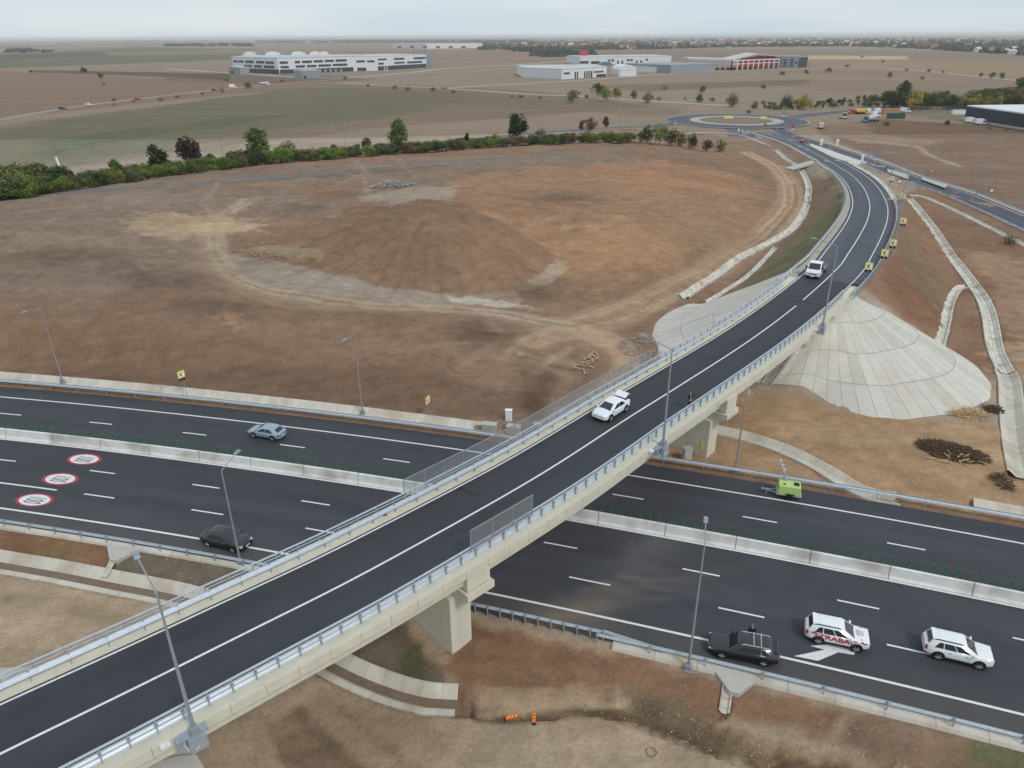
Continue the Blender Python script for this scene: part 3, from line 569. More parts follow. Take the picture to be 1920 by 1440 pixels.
def uvmesh(name, V, Fc, UV, mt, parent=None, smooth=False):
    me = bpy.data.meshes.new(name); V = np.asarray(V, float)
    if parent is not None: V = V - np.array(parent.location)
    me.from_pydata(V.tolist(), [], Fc); me.materials.append(mt); l = me.uv_layers.new(name='UVMap'); k = 0; buf = []
    for f in Fc:
        q = [UV[i] for i in f]; buf += [c for u in q for c in u]
    l.data.foreach_set('uv', buf)
    if smooth: me.polygons.foreach_set('use_smooth', [True] * len(Fc))
    me.update(); o = bpy.data.objects.new(name, me); col.objects.link(o)
    if parent is not None: o.parent = parent
    return o
def uvloft(name, P, prof, unit, mt, parent=None, vunit=None, closed=False, smooth=False, jit=0.0):
    n, _ = normals(P); k = len(prof); s = np.r_[0, np.cumsum(np.linalg.norm(np.diff(P[:, :2], axis=0), axis=1))]; V, UV = [], []
    pv = np.r_[0, np.cumsum([math.dist(prof[i], prof[i + 1]) for i in range(k - 1)])]
    for i in range(len(P)):
        for j, (o, z) in enumerate(prof):
            jo = random.uniform(-jit, jit) if jit and j in (0, k - 1) else 0
            V.append((P[i][0] + n[i][0] * (o + jo), P[i][1] + n[i][1] * (o + jo), P[i][2] + z + (random.uniform(-jit, jit) * .25 if jit else 0))); UV.append((s[i] / unit, .5 + (pv[j] / vunit if vunit else 0) * .999))
    Fc = []
    for i in range(len(P) - 1):
        for j in range(k if closed else k - 1):
            j2 = (j + 1) % k; Fc.append((i * k + j, (i + 1) * k + j, (i + 1) * k + j2, i * k + j2))
    if closed: Fc += [tuple(range(k)), tuple(range(len(P) * k - 1, (len(P) - 1) * k - 1, -1))]
    return uvmesh(name, V, Fc, UV, mt, parent, smooth)

# ------------------------------------------------------------------ motorway
def road_strip(P, o0, o1, z=0.004, name='road', base=ASPH, seed=1, dust=None):
    n, _ = normals(P); os_ = np.arange(o0, o1 + .01, (o1 - o0) / max(2, round((o1 - o0) / .6))); V = []; k = len(os_)
    for i in range(len(P)):
        for o in os_: V.append((P[i][0] + n[i][0] * o, P[i][1] + n[i][1] * o, P[i][2] + z))
    V = np.array(V); f = [(i * k + j, (i + 1) * k + j, (i + 1) * k + j + 1, i * k + j + 1) for i in range(len(P) - 1) for j in range(k - 1)]
    me = bpy.data.meshes.new(name); me.from_pydata(V.tolist(), [], f); me.materials.append(M_road)
    s = np.r_[0, np.cumsum(np.linalg.norm(np.diff(P[:, :2], axis=0), axis=1))]; S_ = np.repeat(s, k); O = np.tile(os_, len(P))
    c = np.tile(base, (len(V), 1)); c = c * (1 + .5 * (fbm(S_ / 40, O / .8, seed, 3) - .5) + .22 * (fbm(S_ / 6, O / 3, seed + 5, 4) - .5) - .10 * np.exp(-((O % 3.75 - .2) / .25) ** 2))[:, None]
    if dust is not None: c = dust(V, c)
    ca = me.color_attributes.new('Col', 'FLOAT_COLOR', 'POINT'); ca.data.foreach_set('color', np.concatenate([c, np.ones((len(V), 1))], 1).ravel())
    o = bpy.data.objects.new(name, me); col.objects.link(o); return o
M_road = bpy.data.materials.new('asphalt'); M_road.use_nodes = True; t = M_road.node_tree; b = t.nodes['Principled BSDF']; b.inputs['Roughness'].default_value = .72; b.inputs['Specular IOR Level'].default_value = .35
a = t.nodes.new('ShaderNodeAttribute'); a.attribute_name = 'Col'; tc = t.nodes.new('ShaderNodeTexCoord'); n1 = t.nodes.new('ShaderNodeTexNoise'); n1.inputs['Scale'].default_value = 14; n1.inputs['Detail'].default_value = 6; n1.inputs['Roughness'].default_value = .8
t.links.new(tc.outputs['Object'], n1.inputs[0]); mr = t.nodes.new('ShaderNodeMapRange'); mr.inputs[1].default_value = .3; mr.inputs[2].default_value = .7; mr.inputs[3].default_value = .86; mr.inputs[4].default_value = 1.14; t.links.new(n1.outputs[0], mr.inputs[0])
n3 = t.nodes.new('ShaderNodeTexNoise'); n3.inputs['Scale'].default_value = .35; n3.inputs['Detail'].default_value = 8; n3.inputs['Roughness'].default_value = .7; t.links.new(tc.outputs['Object'], n3.inputs[0])
mr3 = t.nodes.new('ShaderNodeMapRange'); mr3.inputs[1].default_value = .3; mr3.inputs[2].default_value = .7; mr3.inputs[3].default_value = .9; mr3.inputs[4].default_value = 1.1; t.links.new(n3.outputs[0], mr3.inputs[0])
mm = t.nodes.new('ShaderNodeMath'); mm.operation = 'MULTIPLY'; t.links.new(mr.outputs[0], mm.inputs[0]); t.links.new(mr3.outputs[0], mm.inputs[1])
vm = t.nodes.new('ShaderNodeVectorMath'); vm.operation = 'SCALE'; t.links.new(a.outputs['Color'], vm.inputs[0]); t.links.new(mm.outputs[0], vm.inputs['Scale']); t.links.new(vm.outputs[0], b.inputs['Base Color'])
def dustS(V, c):
    x, y = V[:, 0], V[:, 1]
    def g(c, p, sx, ang, col_, a, s2):
        ca, sa = math.cos(ang), math.sin(ang); dx, dy = x - p[0], y - p[1]; u, v = dx * ca + dy * sa, -dx * sa + dy * ca
        m = a * np.exp(-(u / sx) ** 2 - (v / s2) ** 2) * (.5 + fbm(u / 4, v / .5, 5, 3)); m = np.clip(m, 0, .9)[:, None]; return c * (1 - m) + col_ * m
    for p, sx, an, a, s2 in (((1070, 1150), 3.5, .3, .4, 1.3), ((1060, 1160), 2.5, -.1, .35, 1.0), ((1150, 1118), 6, .55, .3, .3), ((1120, 1100), 6, .45, .28, .25), ((1100, 1125), 6, .66, .34, .25), ((1180, 1120), 7, .35, .25, .25), ((1160, 1135), 6, .2, .25, .22), ((1210, 1095), 8, .25, .2, .3)):
        c = g(c, G(*p), sx, an, srgb(132, 116, 98), a, s2)
    c = g(c, G(1215, 1030), 5, .8, srgb(120, 118, 118), .3, 1.8)
    m = (.22 * sm(9.5, 12.5, -moff(x, y)))[:, None]; c = c * (1 - m) + srgb(110, 102, 92) * m
    return c
ROADS = []
MWF = mway(-230, 260, 1.5)
north = road_strip(MWF, -.1, 11.7, .004, 'road', ASPH, 3); ROADS.append(north)
south = road_strip(MWF, -13.45, -.1, .004, 'road', ASPH * 1.04, 8, dustS)
for o in (north, south): struct(o)
def mpath(s0, s1, o, z=.009):
    """piece of the motorway between stations (m along the inner line from x = 0)"""
    s = np.r_[0, np.cumsum(np.linalg.norm(np.diff(MWF[:, :2], axis=0), axis=1))]; k0 = np.interp(0, MWF[:, 0], s); ss = np.linspace(s0 + k0, s1 + k0, max(2, int((s1 - s0) / 2)))
    P = np.stack([np.interp(ss, s, MWF[:, 0]), np.interp(ss, s, MWF[:, 1]), 0 * ss + z], 1); n, _ = normals(P); P[:, :2] += n * o; return P
def ribbon(mb, P, wd, z=0):
    n, _ = normals(P); k = len(P); v = []
    for i in range(k):
        for q in (wd / 2, -wd / 2): v.append((P[i][0] + n[i][0] * q, P[i][1] + n[i][1] * q, P[i][2] + z))
    mb.add(v, [(2 * i, 2 * i + 2, 2 * i + 3, 2 * i + 1)[::-1] for i in range(k - 1)])
def line(road, P, wd, name='edge_line', mt=None):
    mb = MB(); ribbon(mb, P, wd); return mb.build(name, mt or M_white, road)
line(north, mpath(-215, 250, 9.12), .2); line(south, mpath(-215, 250, 0), .22); line(south, mpath(-215, 250, -11.3), .22)
line(north, mpath(-215, 250, 1.55), .2)
mb = MB()
for k in range(-17, 19): ribbon(mb, mpath(-60.6 + 12 * (k + 5) - 3 + 0.0, -60.6 + 12 * (k + 5), 5.3), .17)
mb.build('dashed_line', M_white, north)
mb = MB(); mb2 = MB()
for k in range(-12, 17):
    ribbon(mb, mpath(4.0 + 12 * k, 7.0 + 12 * k, -3.8), .17)
    if 7.2 + 12 * k * 1 > -48: ribbon(mb2, mpath(7.2 + 12 * k - (.6 if k < 0 else 0), 10.6 + 12 * k - (.6 if k < 0 else 0), -7.6), .17)
ribbon(mb2, mpath(-140, -41.4 - 3.2, -7.6), .2)
mb.build('dashed_line', M_white, south); mb2.build('dashed_line', M_white, south)
# speed roundels and the arrow painted on the asphalt
M_red = mat('red_paint', srgb(168, 52, 60), .6, var=.08, scale=5); M_ink = mat('dark_paint', srgb(50, 50, 54), .7, var=.1)
def text_mesh(txt, size, ext=0.0, bold=0.0):
    cu = bpy.data.curves.new('t', 'FONT'); cu.body = txt; cu.size = size; cu.align_x = 'CENTER'; cu.align_y = 'CENTER'; cu.extrude = ext; cu.offset = bold
    o = bpy.data.objects.new('t', cu); col.objects.link(o); bpy.context.view_layer.update()
    dg = bpy.context.evaluated_depsgraph_get(); me = bpy.data.meshes.new_from_object(o.evaluated_get(dg)); bpy.data.objects.remove(o); return me
def text_part(name, txt, size, mt, parent, M, ext=0.0, bold=0.0):
    me = text_mesh(txt, size, ext, bold); me.name = name; me.transform(M); me.materials.clear(); me.materials.append(mt)
    o = bpy.data.objects.new(name, me); col.objects.link(o); o.parent = parent; return o
def disc(mb, rx, ry, z, n=40, r0=0):
    v = [(rx * math.cos(6.2832 * i / n), ry * math.sin(6.2832 * i / n), z) for i in range(n)]
    if r0: 
        v += [(x * r0, y * r0, z) for x, y, z in v]; mb.add(v, [(i, (i + 1) % n, n + (i + 1) % n, n + i) for i in range(n)])
    else: mb.add(v, [tuple(range(n))])
for s, o, lb in ((-46.2, -2.0, 'painted 100 speed roundel on the lane beside the central barrier'), (-45.8, -5.8, 'painted 100 speed roundel on the middle lane, second from the barrier'), (-45.4, -9.5, 'painted 100 speed roundel on the lane nearest the hard shoulder')):
    P = mpath(s - .5, s + .5, o, 0); c = P.mean(0); d = P[-1] - P[0]; a_ = math.atan2(d[1], d[0])
    t_ = thing('road_marking', lb, 'road marking', (c[0], c[1], 0.004), a_, 'painted speed limit roundels')
    m1 = MB(); disc(m1, 1.95, 1.08, .006); m1.build('white_disc', M_white, t_, world=False)
    m2 = MB(); disc(m2, 1.95, 1.08, .010, r0=.82); m2.build('red_ring', M_red, t_, world=False)
    # the figures are read by drivers heading right, so their tops point along the travel direction
    text_part('lettering', '100', 1.15, M_ink, t_, Matrix.Translation((-.05, 0, .012)) @ Matrix.Rotation(-math.pi / 2, 4, 'Z') @ Matrix.Diagonal((.66, 2.35, 1, 1)))
ap = [G(*p, .012) for p in [(1489, 1230), (1546, 1218), (1519, 1211), (1563, 1207), (1607, 1215), (1601, 1228), (1572, 1223), (1534, 1239)]]
c = np.mean(ap, 0); t_ = thing('road_marking', 'large white painted merge arrow on the asphalt under the lettered car', 'road marking', (c[0], c[1], 0))
m_ = MB(); m_.add(ap, [tuple(range(7, -1, -1))]); m_.build('arrow', M_white, t_)

# central barrier, in two runs that meet under the bridge
M_green = mat('green_plastic', srgb(30, 104, 64), .5, var=.15)
prof = [(-.36, 0), (-.36, .08), (-.22, .30), (-.13, 1.05), (.13, 1.05), (.22, .30), (.36, .08), (.36, 0)]
for s0, s1, g0, g1, lb in ((-172, -4, -83, -4, 'long white concrete barrier with green posts between the carriageways left of the bridge'), (-4, 206, 2, 66, 'long white concrete barrier with green posts between the carriageways right of the bridge')):
    t_ = thing('concrete_barrier', lb, 'barrier', mpath(s0, s0 + 2, .5, 0)[0], 0, 'central barrier'); s = float(s0)
    while s < s1 - 1:
        uvloft('barrier_segment', mpath(s, s + 5.97, .50, 0), prof[::-1], 6.0, PM_bar, t_, closed=True); s += 6
    s = float(g0); k = 0
    while s < g1 and k < 98:
        x, y = mpath(s, s + .1, .66, 0)[0][:2]; m_ = MB(); m_.bar((x, y, 1.0), (x, y, 1.88), .07, .10); m_.box((x, y + .05, 1.85), (.16, .14, .05)); m_.box((x, y + .04, 1.08), (.12, .16, .04)); m_.build('antiglare_post', M_green, t_); s += .86 + (.25 if k % 7 == 6 else 0); k += 1
# ------------------------------------------------------------------ guardrails
WB = [(0, 0), (.03, .05), (.08, .09), (.03, .13), (.0, .155), (.03, .18), (.08, .22), (.03, .26), (0, .31)]
def wbeam(face=1): return [(o * face, z) for o, z in WB] + [(o * face - .02 * face, z) for o, z in reversed(WB)]
def guardrail(P, label, sp=2.67, h=.76, face=1, double=False, top=False, group=None, post_h=None, maxp=100, low=-.3, endturn=False, beams=1):
    t_ = thing('guardrail', label, 'guardrail', P[0], 0, group)
    m_ = MB()
    for b in range(beams):
        zz = h - .31 - b * .36
        m_.loft(P, [(o, z + zz) for o, z in wbeam(face)] if face > 0 else [(o, z + zz) for o, z in wbeam(face)][::-1])
        if double: m_.loft(offset(P, -.22 * face), [(o, z + zz) for o, z in wbeam(-face)][::-1] if face > 0 else [(o, z + zz) for o, z in wbeam(-face)])
    m_.build('rail', M_steel, t_)
    Q, _ = resample(P, sp); n, T_ = normals(Q)
    for i in range(min(len(Q), maxp)):
        x, y, z = Q[i]; x -= n[i][0] * .09 * face; y -= n[i][1] * .09 * face; a_ = math.atan2(T_[i][1], T_[i][0])
        q = MB(); hh = post_h or h; q.box((x, y, z + (hh + low) / 2), (.06, .12, hh - low), a_); q.box((x, y, z + h - .15), (.16, .20, .12), a_); q.build('post', M_steel2, t_)
    return t_
def mstat(px, py): 
    x, y = G(px, py)[:2]; s = np.r_[0, np.cumsum(np.linalg.norm(np.diff(MWF[:, :2], axis=0), axis=1))]; i = np.argmin(np.hypot(MWF[:, 0] - x, MWF[:, 1] - y)); return s[i] - np.interp(0, MWF[:, 0], s)
guardrail(mpath(-100, -11.5, -13.6, 0), 'steel guardrail along the near shoulder left of the bridge', 2.67, face=1, group='motorway guardrails', maxp=60)
sb = mstat(1160, 1197)
guardrail(mpath(-3.0, sb - .6, -13.5, 0), 'closely posted steel guardrail beside the near bridge pier', 1.0, .82, face=1, group='motorway guardrails')
Pq = mpath(sb - .6, sb + 3.6, -13.4, 0); Pq[:, 2] -= np.linspace(0, .5, len(Pq)); guardrail(Pq, 'bent down end piece of steel guardrail behind the near pier', 4.5, .82, face=1)
guardrail(mpath(sb - 1.0, 66, -13.8, 0), 'steel guardrail on a concrete kerb beside the parked black wagon', 4.0, face=1, group='motorway guardrails')
guardrail(mpath(-118, mstat(952, 818) + 1.5, 12.1, 0), 'long steel guardrail along the far shoulder left of the bridge', 4.0, face=-1, double=True, group='motorway guardrails')
guardrail(mpath(mstat(1215, 868) - 6, 100, 12.4, 0), 'steel guardrail on the far shoulder past the green lighting trailer', 4.0, face=-1, double=True, group='motorway guardrails')
# kerb and gutter strips
def stripthing(name, label, cat, P, prof, unit, mt, part='channel_slab', group=None, vunit=None, jit=0):
    t_ = thing(name, label, cat, P[0], 0, group); uvloft(part, P, prof, unit, mt, t_, vunit, jit=jit); return t_
stripthing('concrete_kerb', 'pale concrete gutter strip under the near guardrail left of the bridge', 'kerb', mpath(-110, -9, -13.9, 0), [(.52, .02), (.5, .07), (.0, .06), (-.1, -.3)], 3, PM_ditch, 'kerb_strip')
stripthing('concrete_kerb', 'pale concrete gutter strip under the near guardrail right of the bridge', 'kerb', mpath(12, 70, -14.1, 0), [(.62, .02), (.6, .07), (-.05, .06), (-.2, -.35)], 3, PM_ditch, 'kerb_strip')
# ditches
DP = lambda w_, d=.42, lip=.12: [(w_ + .08, -.35), (w_ + .04, lip), (w_ - .12, lip), (w_ * .32, -d + .06), (-w_ * .32, -d + .06), (-w_ + .12, lip), (-w_ - .04, lip), (-w_ - .08, -.35)]
stripthing('drainage_channel', 'pale concrete channel along the foot of the earth bank left of the bridge', 'channel', D1, [(.85, -.2), (.85, .42), (.72, .44), (.15, -.02), (-.35, -.05), (-.62, .1), (-.66, .0)], 1.0, PM_ditch)
stripthing('drainage_channel', 'curved concrete channel running from the far pier to the motorway', 'channel', D2, DP(1.05), 1.9, PM_ditch)
stripthing('drainage_channel', 'narrow beige concrete channel beside the far guardrail at the right edge', 'channel', D2B, DP(.8, .3), 1.0, PM_ditch)
stripthing('drainage_channel', 'long straight stone channel down the right side of the ramp', 'channel', resample(D3, .7)[0], DP(1.05), .55, PM_stone, vunit=.5, jit=.08)
stripthing('drainage_channel', 'stepped white concrete channel at the right edge beyond the paved slope', 'channel', D3B, DP(1.25, .5), 1.0, PM_ditch)
stripthing('drainage_channel', 'stone channel running from the ramp towards the far right road', 'channel', D4, DP(.75, .3), .8, PM_stone, vunit=.5, jit=.05)
stripthing('drainage_channel', 'short bent stone channel joining the long one above the paved slope', 'channel', D5, DP(.7, .3), .4, PM_stone, vunit=.4, jit=.07)
stripthing('drainage_channel', 'winding stone channel along the left foot of the ramp', 'channel', resample(D6, .8)[0], DP(.85), .6, PM_stone, vunit=.5, jit=.12)
stripthing('drainage_channel', 'short strip of stone channel below the grassy flank of the ramp', 'channel', resample(D6B, .8)[0], DP(.45, .25), .6, PM_stone, vunit=.5, jit=.07)
_mud = MB(); _mud.loft(resample(D7, 2)[0], [(.34, -.46), (-.38, -.46)], closed=False)
stripthing('drainage_channel', 'muddy concrete channel passing below the near end of the bridge', 'channel', D7, [(1.32, -.4), (1.28, .08), (1.12, .1), (.30, -.50), (-.35, -.50), (-.75, -.12), (-1.25, -.10), (-1.3, -.5)], 1.55, PM_ditch)
_mud.build('mud', mat('wet_mud', srgb(118, 100, 84), .9, var=.15), [o for o in bpy.data.objects if 'muddy' in str(o.get('label', ''))][0])
stripthing('drainage_chute', 'thin concrete chute down the bank left of the bridge', 'chute', D8, [(.28, .1), (.2, .12), (.12, -.05), (-.12, -.05), (-.2, .12), (-.28, .1)], .6, PM_stone, 'chute_slab')
stripthing('drainage_chute', 'short concrete chute below the guardrail beside the black wagon', 'chute', D9, [(.36, .1), (.28, .14), (.16, -.05), (-.16, -.05), (-.28, .14), (-.36, .1)], .6, PM_stone, 'chute_slab')
stripthing('drainage_channel', 'thin pale channel below the roundabout', 'channel', D10, DP(.6, .2), 1.2, PM_stone)
stripthing('drainage_channel', 'thin pale channel curving in front of the roundabout', 'channel', D11, DP(.55, .2), 1.5, PM_ditch)
for c_, w_, lb in ((G(1368, 1262, 0), 1.6, 'fan shaped concrete inlet beside the black wagon'), (G(240, 1018, 0), 1.8, 'fan shaped concrete inlet under the guardrail on the left')):
    c_ = c_.copy(); o = MB(); q = mpath(mstat(*proj(c_)) - w_, mstat(*proj(c_)) + w_, -13.9, .05); e = q.mean(0); n, _ = normals(q); e[:2] -= n[0] * 1.5; T_ = _[0]
    V = [tuple(p) for p in q] + [(e[0] + T_[0] * .3, e[1] + T_[1] * .3, .02 - .25), (e[0] - T_[0] * .3, e[1] - T_[1] * .3, .02 - .25)]
    V = [(x, y, z + .06) for x, y, z in V]; k = len(V)
    t_ = thing('drain_inlet', lb, 'inlet', q[0]); o.add(V + [(x, y, z - .4) for x, y, z in V], [tuple(range(k - 1, -1, -1)), tuple(range(k, 2 * k))] + [(i, (i + 1) % k, k + (i + 1) % k, k + i) for i in range(k)]); o.build('slab', M_conc, t_)
# culvert headwall on the left channel
m_ = MB(); a_ = T(1478, 318); b_ = T(1528, 304); t_ = thing('culvert_slab', 'pale concrete culvert slab crossing the winding channel', 'culvert', a_)
m_.bar((a_[0], a_[1], a_[2] + .1), (b_[0], b_[1], b_[2] + .1), 3.2, .5); m_.bar((b_[0], b_[1] - 2.2, b_[2] + .3), (b_[0], b_[1] + 2.2, b_[2] + .3), .5, 1.0); m_.build('slab', M_conc, t_)
# paved slopes
def paved(pairs, label, nm, ztop=6.85, z0=.12, nu=1.9, toe=.06):
    """fan of panels from the crest (first px) to the toe (second px)"""
    A = np.array([G(*p[0], ztop if len(p[0]) == 2 else p[0][2])[:3] if len(p[0]) == 2 else G(*p[0]) for p in pairs]); B = np.array([G(*p[1], 0.) if len(p[1]) == 2 else G(*p[1]) for p in pairs])
    ns = 8; mx = nm == 2
    u = np.linspace(0, len(pairs) - 1, (len(pairs) - 1) * ns + 1); ix = np.arange(len(pairs))
    AA = np.stack([np.interp(u, ix, A[:, k]) for k in range(3)], 1); BB = np.stack([np.interp(u, ix, B[:, k]) for k in range(3)], 1)
    for _ in range(4): BB[1:-1] = (BB[:-2] + 2 * BB[1:-1] + BB[2:]) / 4
    nt_ = 22; V, UV = [], []; al = np.r_[0, np.cumsum(np.linalg.norm(np.diff(BB[:, :2], axis=0), axis=1))]
    for i in range(len(u)):
        for j in range(nt_ + 1):
            t = j / nt_; x, y, z = AA[i] * (1 - t) + BB[i] * t; g_ = hz(x, y) + z0; zz = (max(g_, z) if mx else max(z, g_ - 1.2))
            if t > .96: zz = g_ - .4 * (t - .96) / .04
            V.append((x, y, zz)); UV.append((al[i] / nu, t * 4 + .0))
    k = nt_ + 1; Fc = [(i * k + j, i * k + j + 1, (i + 1) * k + j + 1, (i + 1) * k + j) for i in range(len(u) - 1) for j in range(nt_)]
    t_ = thing('paved_slope', label, 'paved slope', BB[0]); uvmesh('slope_panels', V, Fc, UV, PM_cone, t_, True)
    V = np.array(V)
    for o_edge in (0,):   # toothed edge of the courses, down the side next to the earth
        m_ = MB()
        for j in range(1, nt_ * 2):
            t = j / (nt_ * 2); x, y, z = AA[0] * (1 - t) + BB[0] * t; zz = z if not mx else max(hz(x, y) + z0, z); m_.box((x, y, zz + .05), (.42, .42, .34), .7)
        m_.build('edge_block', M_conc, t_)
    return t_
paved([((1604, 546), (1745, 655, 1.9)), ((1602, 546), (1775, 660, 1.7)), ((1600, 546), (1805, 668, 1.3)), ((1598, 547), (1842, 692, .6)), ((1595, 548), (1866, 720, .1)), ((1592, 549), (1862, 750, .05)), ((1588, 551), (1825, 770)), ((1584, 553), (1770, 779)), ((1578, 557), (1705, 789)), ((1570, 563), (1640, 785)),
       ((1560, 571), (1560, 768)), ((1545, 583), (1500, 749)), ((1522, 600), (1430, 739)), ((1500, 617), (1370, 731)), ((1480, 632), (1310, 722))], 'large fan shaped slope of concrete panels below the right side of the ramp', 1)
paved([((1538, 508), (1520, 514, 5.9)), ((1528, 516), (1475, 531, 4.6)), ((1515, 528), (1425, 548, 3.2)), ((1500, 540), (1378, 563, 1.6)), ((1490, 548), (1326, 574, .5)), ((1482, 554), (1288, 571, .3)), ((1476, 558), (1248, 590, .2)), ((1470, 562), (1222, 610, .2)), ((1464, 567), (1216, 632, .2)),
       ((1458, 573), (1228, 662, .2)), ((1450, 582), (1252, 694, .2)), ((1440, 592), (1295, 716, .2))], 'low slope of concrete panels showing behind the left guardrail of the ramp', 2)
# near abutment slopes (partly under the deck, bottom left)
c0 = RAMP[AD]; d0 = RAMP[AD + 3] - RAMP[AD]; a0 = math.atan2(d0[1], d0[0])
V, UV = [], []; na = 26; nt_ = 12
for i in range(na + 1):
    a_ = a0 - 1.75 + 3.5 * i / na; da = a_ - a0; wd = 4.9 / max(.35, max(abs(math.cos(da)), abs(math.sin(da)) * 1.0)); wd = min(wd, 6.0)
    for j in range(nt_ + 1):
        t = j / nt_; r_ = wd + (23.0 - wd) * t; x, y = c0[0] + math.cos(a_) * r_, c0[1] + math.sin(a_) * r_; z = 6.9 * (1 - t) + (-.75) * t; V.append((x, y, max(z, hz(x, y) + .1) if t < .97 else -1.2)); UV.append((i * .75, t * 4))
k = nt_ + 1; Fc = [(i * k + j, i * k + j + 1, (i + 1) * k + j + 1, (i + 1) * k + j) for i in range(na) for j in range(nt_)]
t_ = thing('paved_slope', 'concrete slope at the near end of the bridge in the bottom left corner', 'paved slope', c0); uvmesh('slope_panels', V, Fc, UV, PM_cone, t_, True)
def stairs(p0, p1, wd, n, label):
    p0, p1 = np.array(p0), np.array(p1); t_ = thing('stairs', label, 'stairs', p1); d = p1 - p0; a_ = math.atan2(d[1], d[0]); m_ = MB()
    for i in range(n):
        q = p0 + d * (i + .5) / n; m_.box((q[0], q[1], q[2] + .12), (np.hypot(d[0], d[1]) / n * 1.02, wd, .3), a_)
    m_.build('step', M_conc, t_); nx, ny = -math.sin(a_), math.cos(a_)
    for s_ in (-1, 1):
        q = MB(); a = p0 + np.array([nx, ny, 0]) * s_ * wd * .52; b = p1 + np.array([nx, ny, 0]) * s_ * wd * .52; q.bar((a[0], a[1], a[2] + .15), (b[0], b[1], b[2] + .15), .18, .4); q.build('side_kerb', M_conc, t_)
        for f in (.1, .5, .9):
            c = a * (1 - f) + b * f; q = MB(); q.box((c[0], c[1], c[2] + .35), (.22, .22, .5)); q.tube((c[0], c[1], c[2] + .5), (c[0], c[1], c[2] + 1.2), .04); q.build('rail_post', M_steel2, t_)
    return t_
ea = a0 - .55
stairs((c0[0] + math.cos(ea) * 8, c0[1] + math.sin(ea) * 8, 5.6), (c0[0] + math.cos(ea) * 22.0, c0[1] + math.sin(ea) * 22.0, -.35), 1.3, 24, 'concrete steps down the slope in the bottom left corner')
stairs(G(1490, 645, 5.0), G(1428, 738, .15), 1.2, 22, 'concrete steps on the paved slope just under the bridge deck')

# ------------------------------------------------------------------ overpass
br = thing('overpass_bridge', 'beige concrete road overpass crossing the motorway diagonally', 'bridge', BRIDGE[0])
m_ = MB(); m_.loft(BRIDGE, [(4.72, -.42), (4.72, .0), (-4.72, .0), (-4.72, -.42)]); m_.build('deck_slab', M_beige, br)
m_ = MB(); m_.loft(BRIDGE, [(4.2, -1.55), (4.2, -.423), (-4.2, -.423), (-4.2, -1.55)]); m_.build('girder', M_beige, br)
ext = RAMP[AD - 4:AB + 12]
for s_ in (1, -1):
    pr = [(3.78 * s_, .003), (3.82 * s_, .15), (4.72 * s_, .17), (4.72 * s_, .003)]
    m_ = MB(); m_.loft(ext, pr if s_ < 0 else pr[::-1]); m_.build('kerb', M_beige, br)
    pr = [(4.723 * s_, -.5), (4.723 * s_, .172), (4.81 * s_, .172), (4.81 * s_, -.5)]
    uvloft('fascia', ext, pr if s_ > 0 else pr[::-1], 2.0, PM_facade, br, closed=True)
for p0 in (G(848, 1228, -.8), G(1324, 857, .1)):
    i = rstat(p0[0], p0[1]); d = RAMP[i + 2] - RAMP[i - 2]; d = d[:2] / np.linalg.norm(d[:2]); pr_ = np.array([d[1], -d[0]]); i0 = RAMP[i]
    lat = np.dot(p0[:2] - i0[:2], pr_); cc = p0[:2] + d * .95 - pr_ * 3.4; a_ = math.atan2(d[1], d[0]); z0 = p0[2] - .8; zt = i0[2]
    pier = MB(); pier.box((cc[0], cc[1], (z0 + zt - 3.0) / 2), (1.9, 6.8, zt - 3.0 - z0), a_); po = pier.build('pier', M_beige, br)
    q = MB(); e = cc + d * .75
    px = [(-1.0, zt - 2.98), (-1.0, zt - 2.0), (1.0, zt - 2.0), (1.0, zt - 2.98)]
    v = []
    for yy, zz in ((-4.9, .42), (-3.7, 0), (3.7, 0), (4.9, .42)):
        for xx, z_ in ((-1.25, zt - 2.98 + zz), (1.25, zt - 2.98 + zz), (1.25, zt - 1.98), (-1.25, zt - 1.98)):
            v.append((e[0] + d[0] * xx + pr_[0] * yy, e[1] + d[1] * xx + pr_[1] * yy, z_))
    q.add(v, [(0, 1, 2, 3), (15, 14, 13, 12)] + [(4 * a + b, 4 * a + (b + 1) % 4, 4 * a + 4 + (b + 1) % 4, 4 * a + 4 + b)[::-1] for a in range(3) for b in range(4)]); c_ = q.build('pier_cap', M_beige, br)
    q = MB(); q.box((e[0], e[1], zt - 1.14), (2.1, 9.3, 1.43), a_); q.build('cross_beam', M_beige, br)
    for s_ in (-1, 1):
        q = MB(); q.box((e[0] + pr_[0] * 2.6 * s_, e[1] + pr_[1] * 2.6 * s_, zt - 1.92), (.6, .6, .13), a_); q.build('bearing', M_black, br)
    q = MB(); f_ = cc - d * 1.0 - pr_ * 2.2; q.tube((f_[0], f_[1], z0 + .8), (f_[0], f_[1], zt - 3.0), .08); q.build('downpipe', M_steel2, br)
for i, s_ in ((AB, 1), (AD, -1)):
    p = RAMP[i]; d = RAMP[min(i + 2, len(RAMP) - 1)] - RAMP[i - 2]; a_ = math.atan2(d[1], d[0]); q = MB(); q.box((p[0], p[1], p[2] - 1.1), (1.2, 9.3, 1.9), a_)
    e_ = p + d / np.linalg.norm(d) * 5 * s_
    for o_ in (-4.3, 4.3): q.box((e_[0] - math.sin(a_) * o_, e_[1] + math.cos(a_) * o_, p[2] - 1.3), (10, .5, 2.3), a_)
    q.build('abutment', M_beige, br)
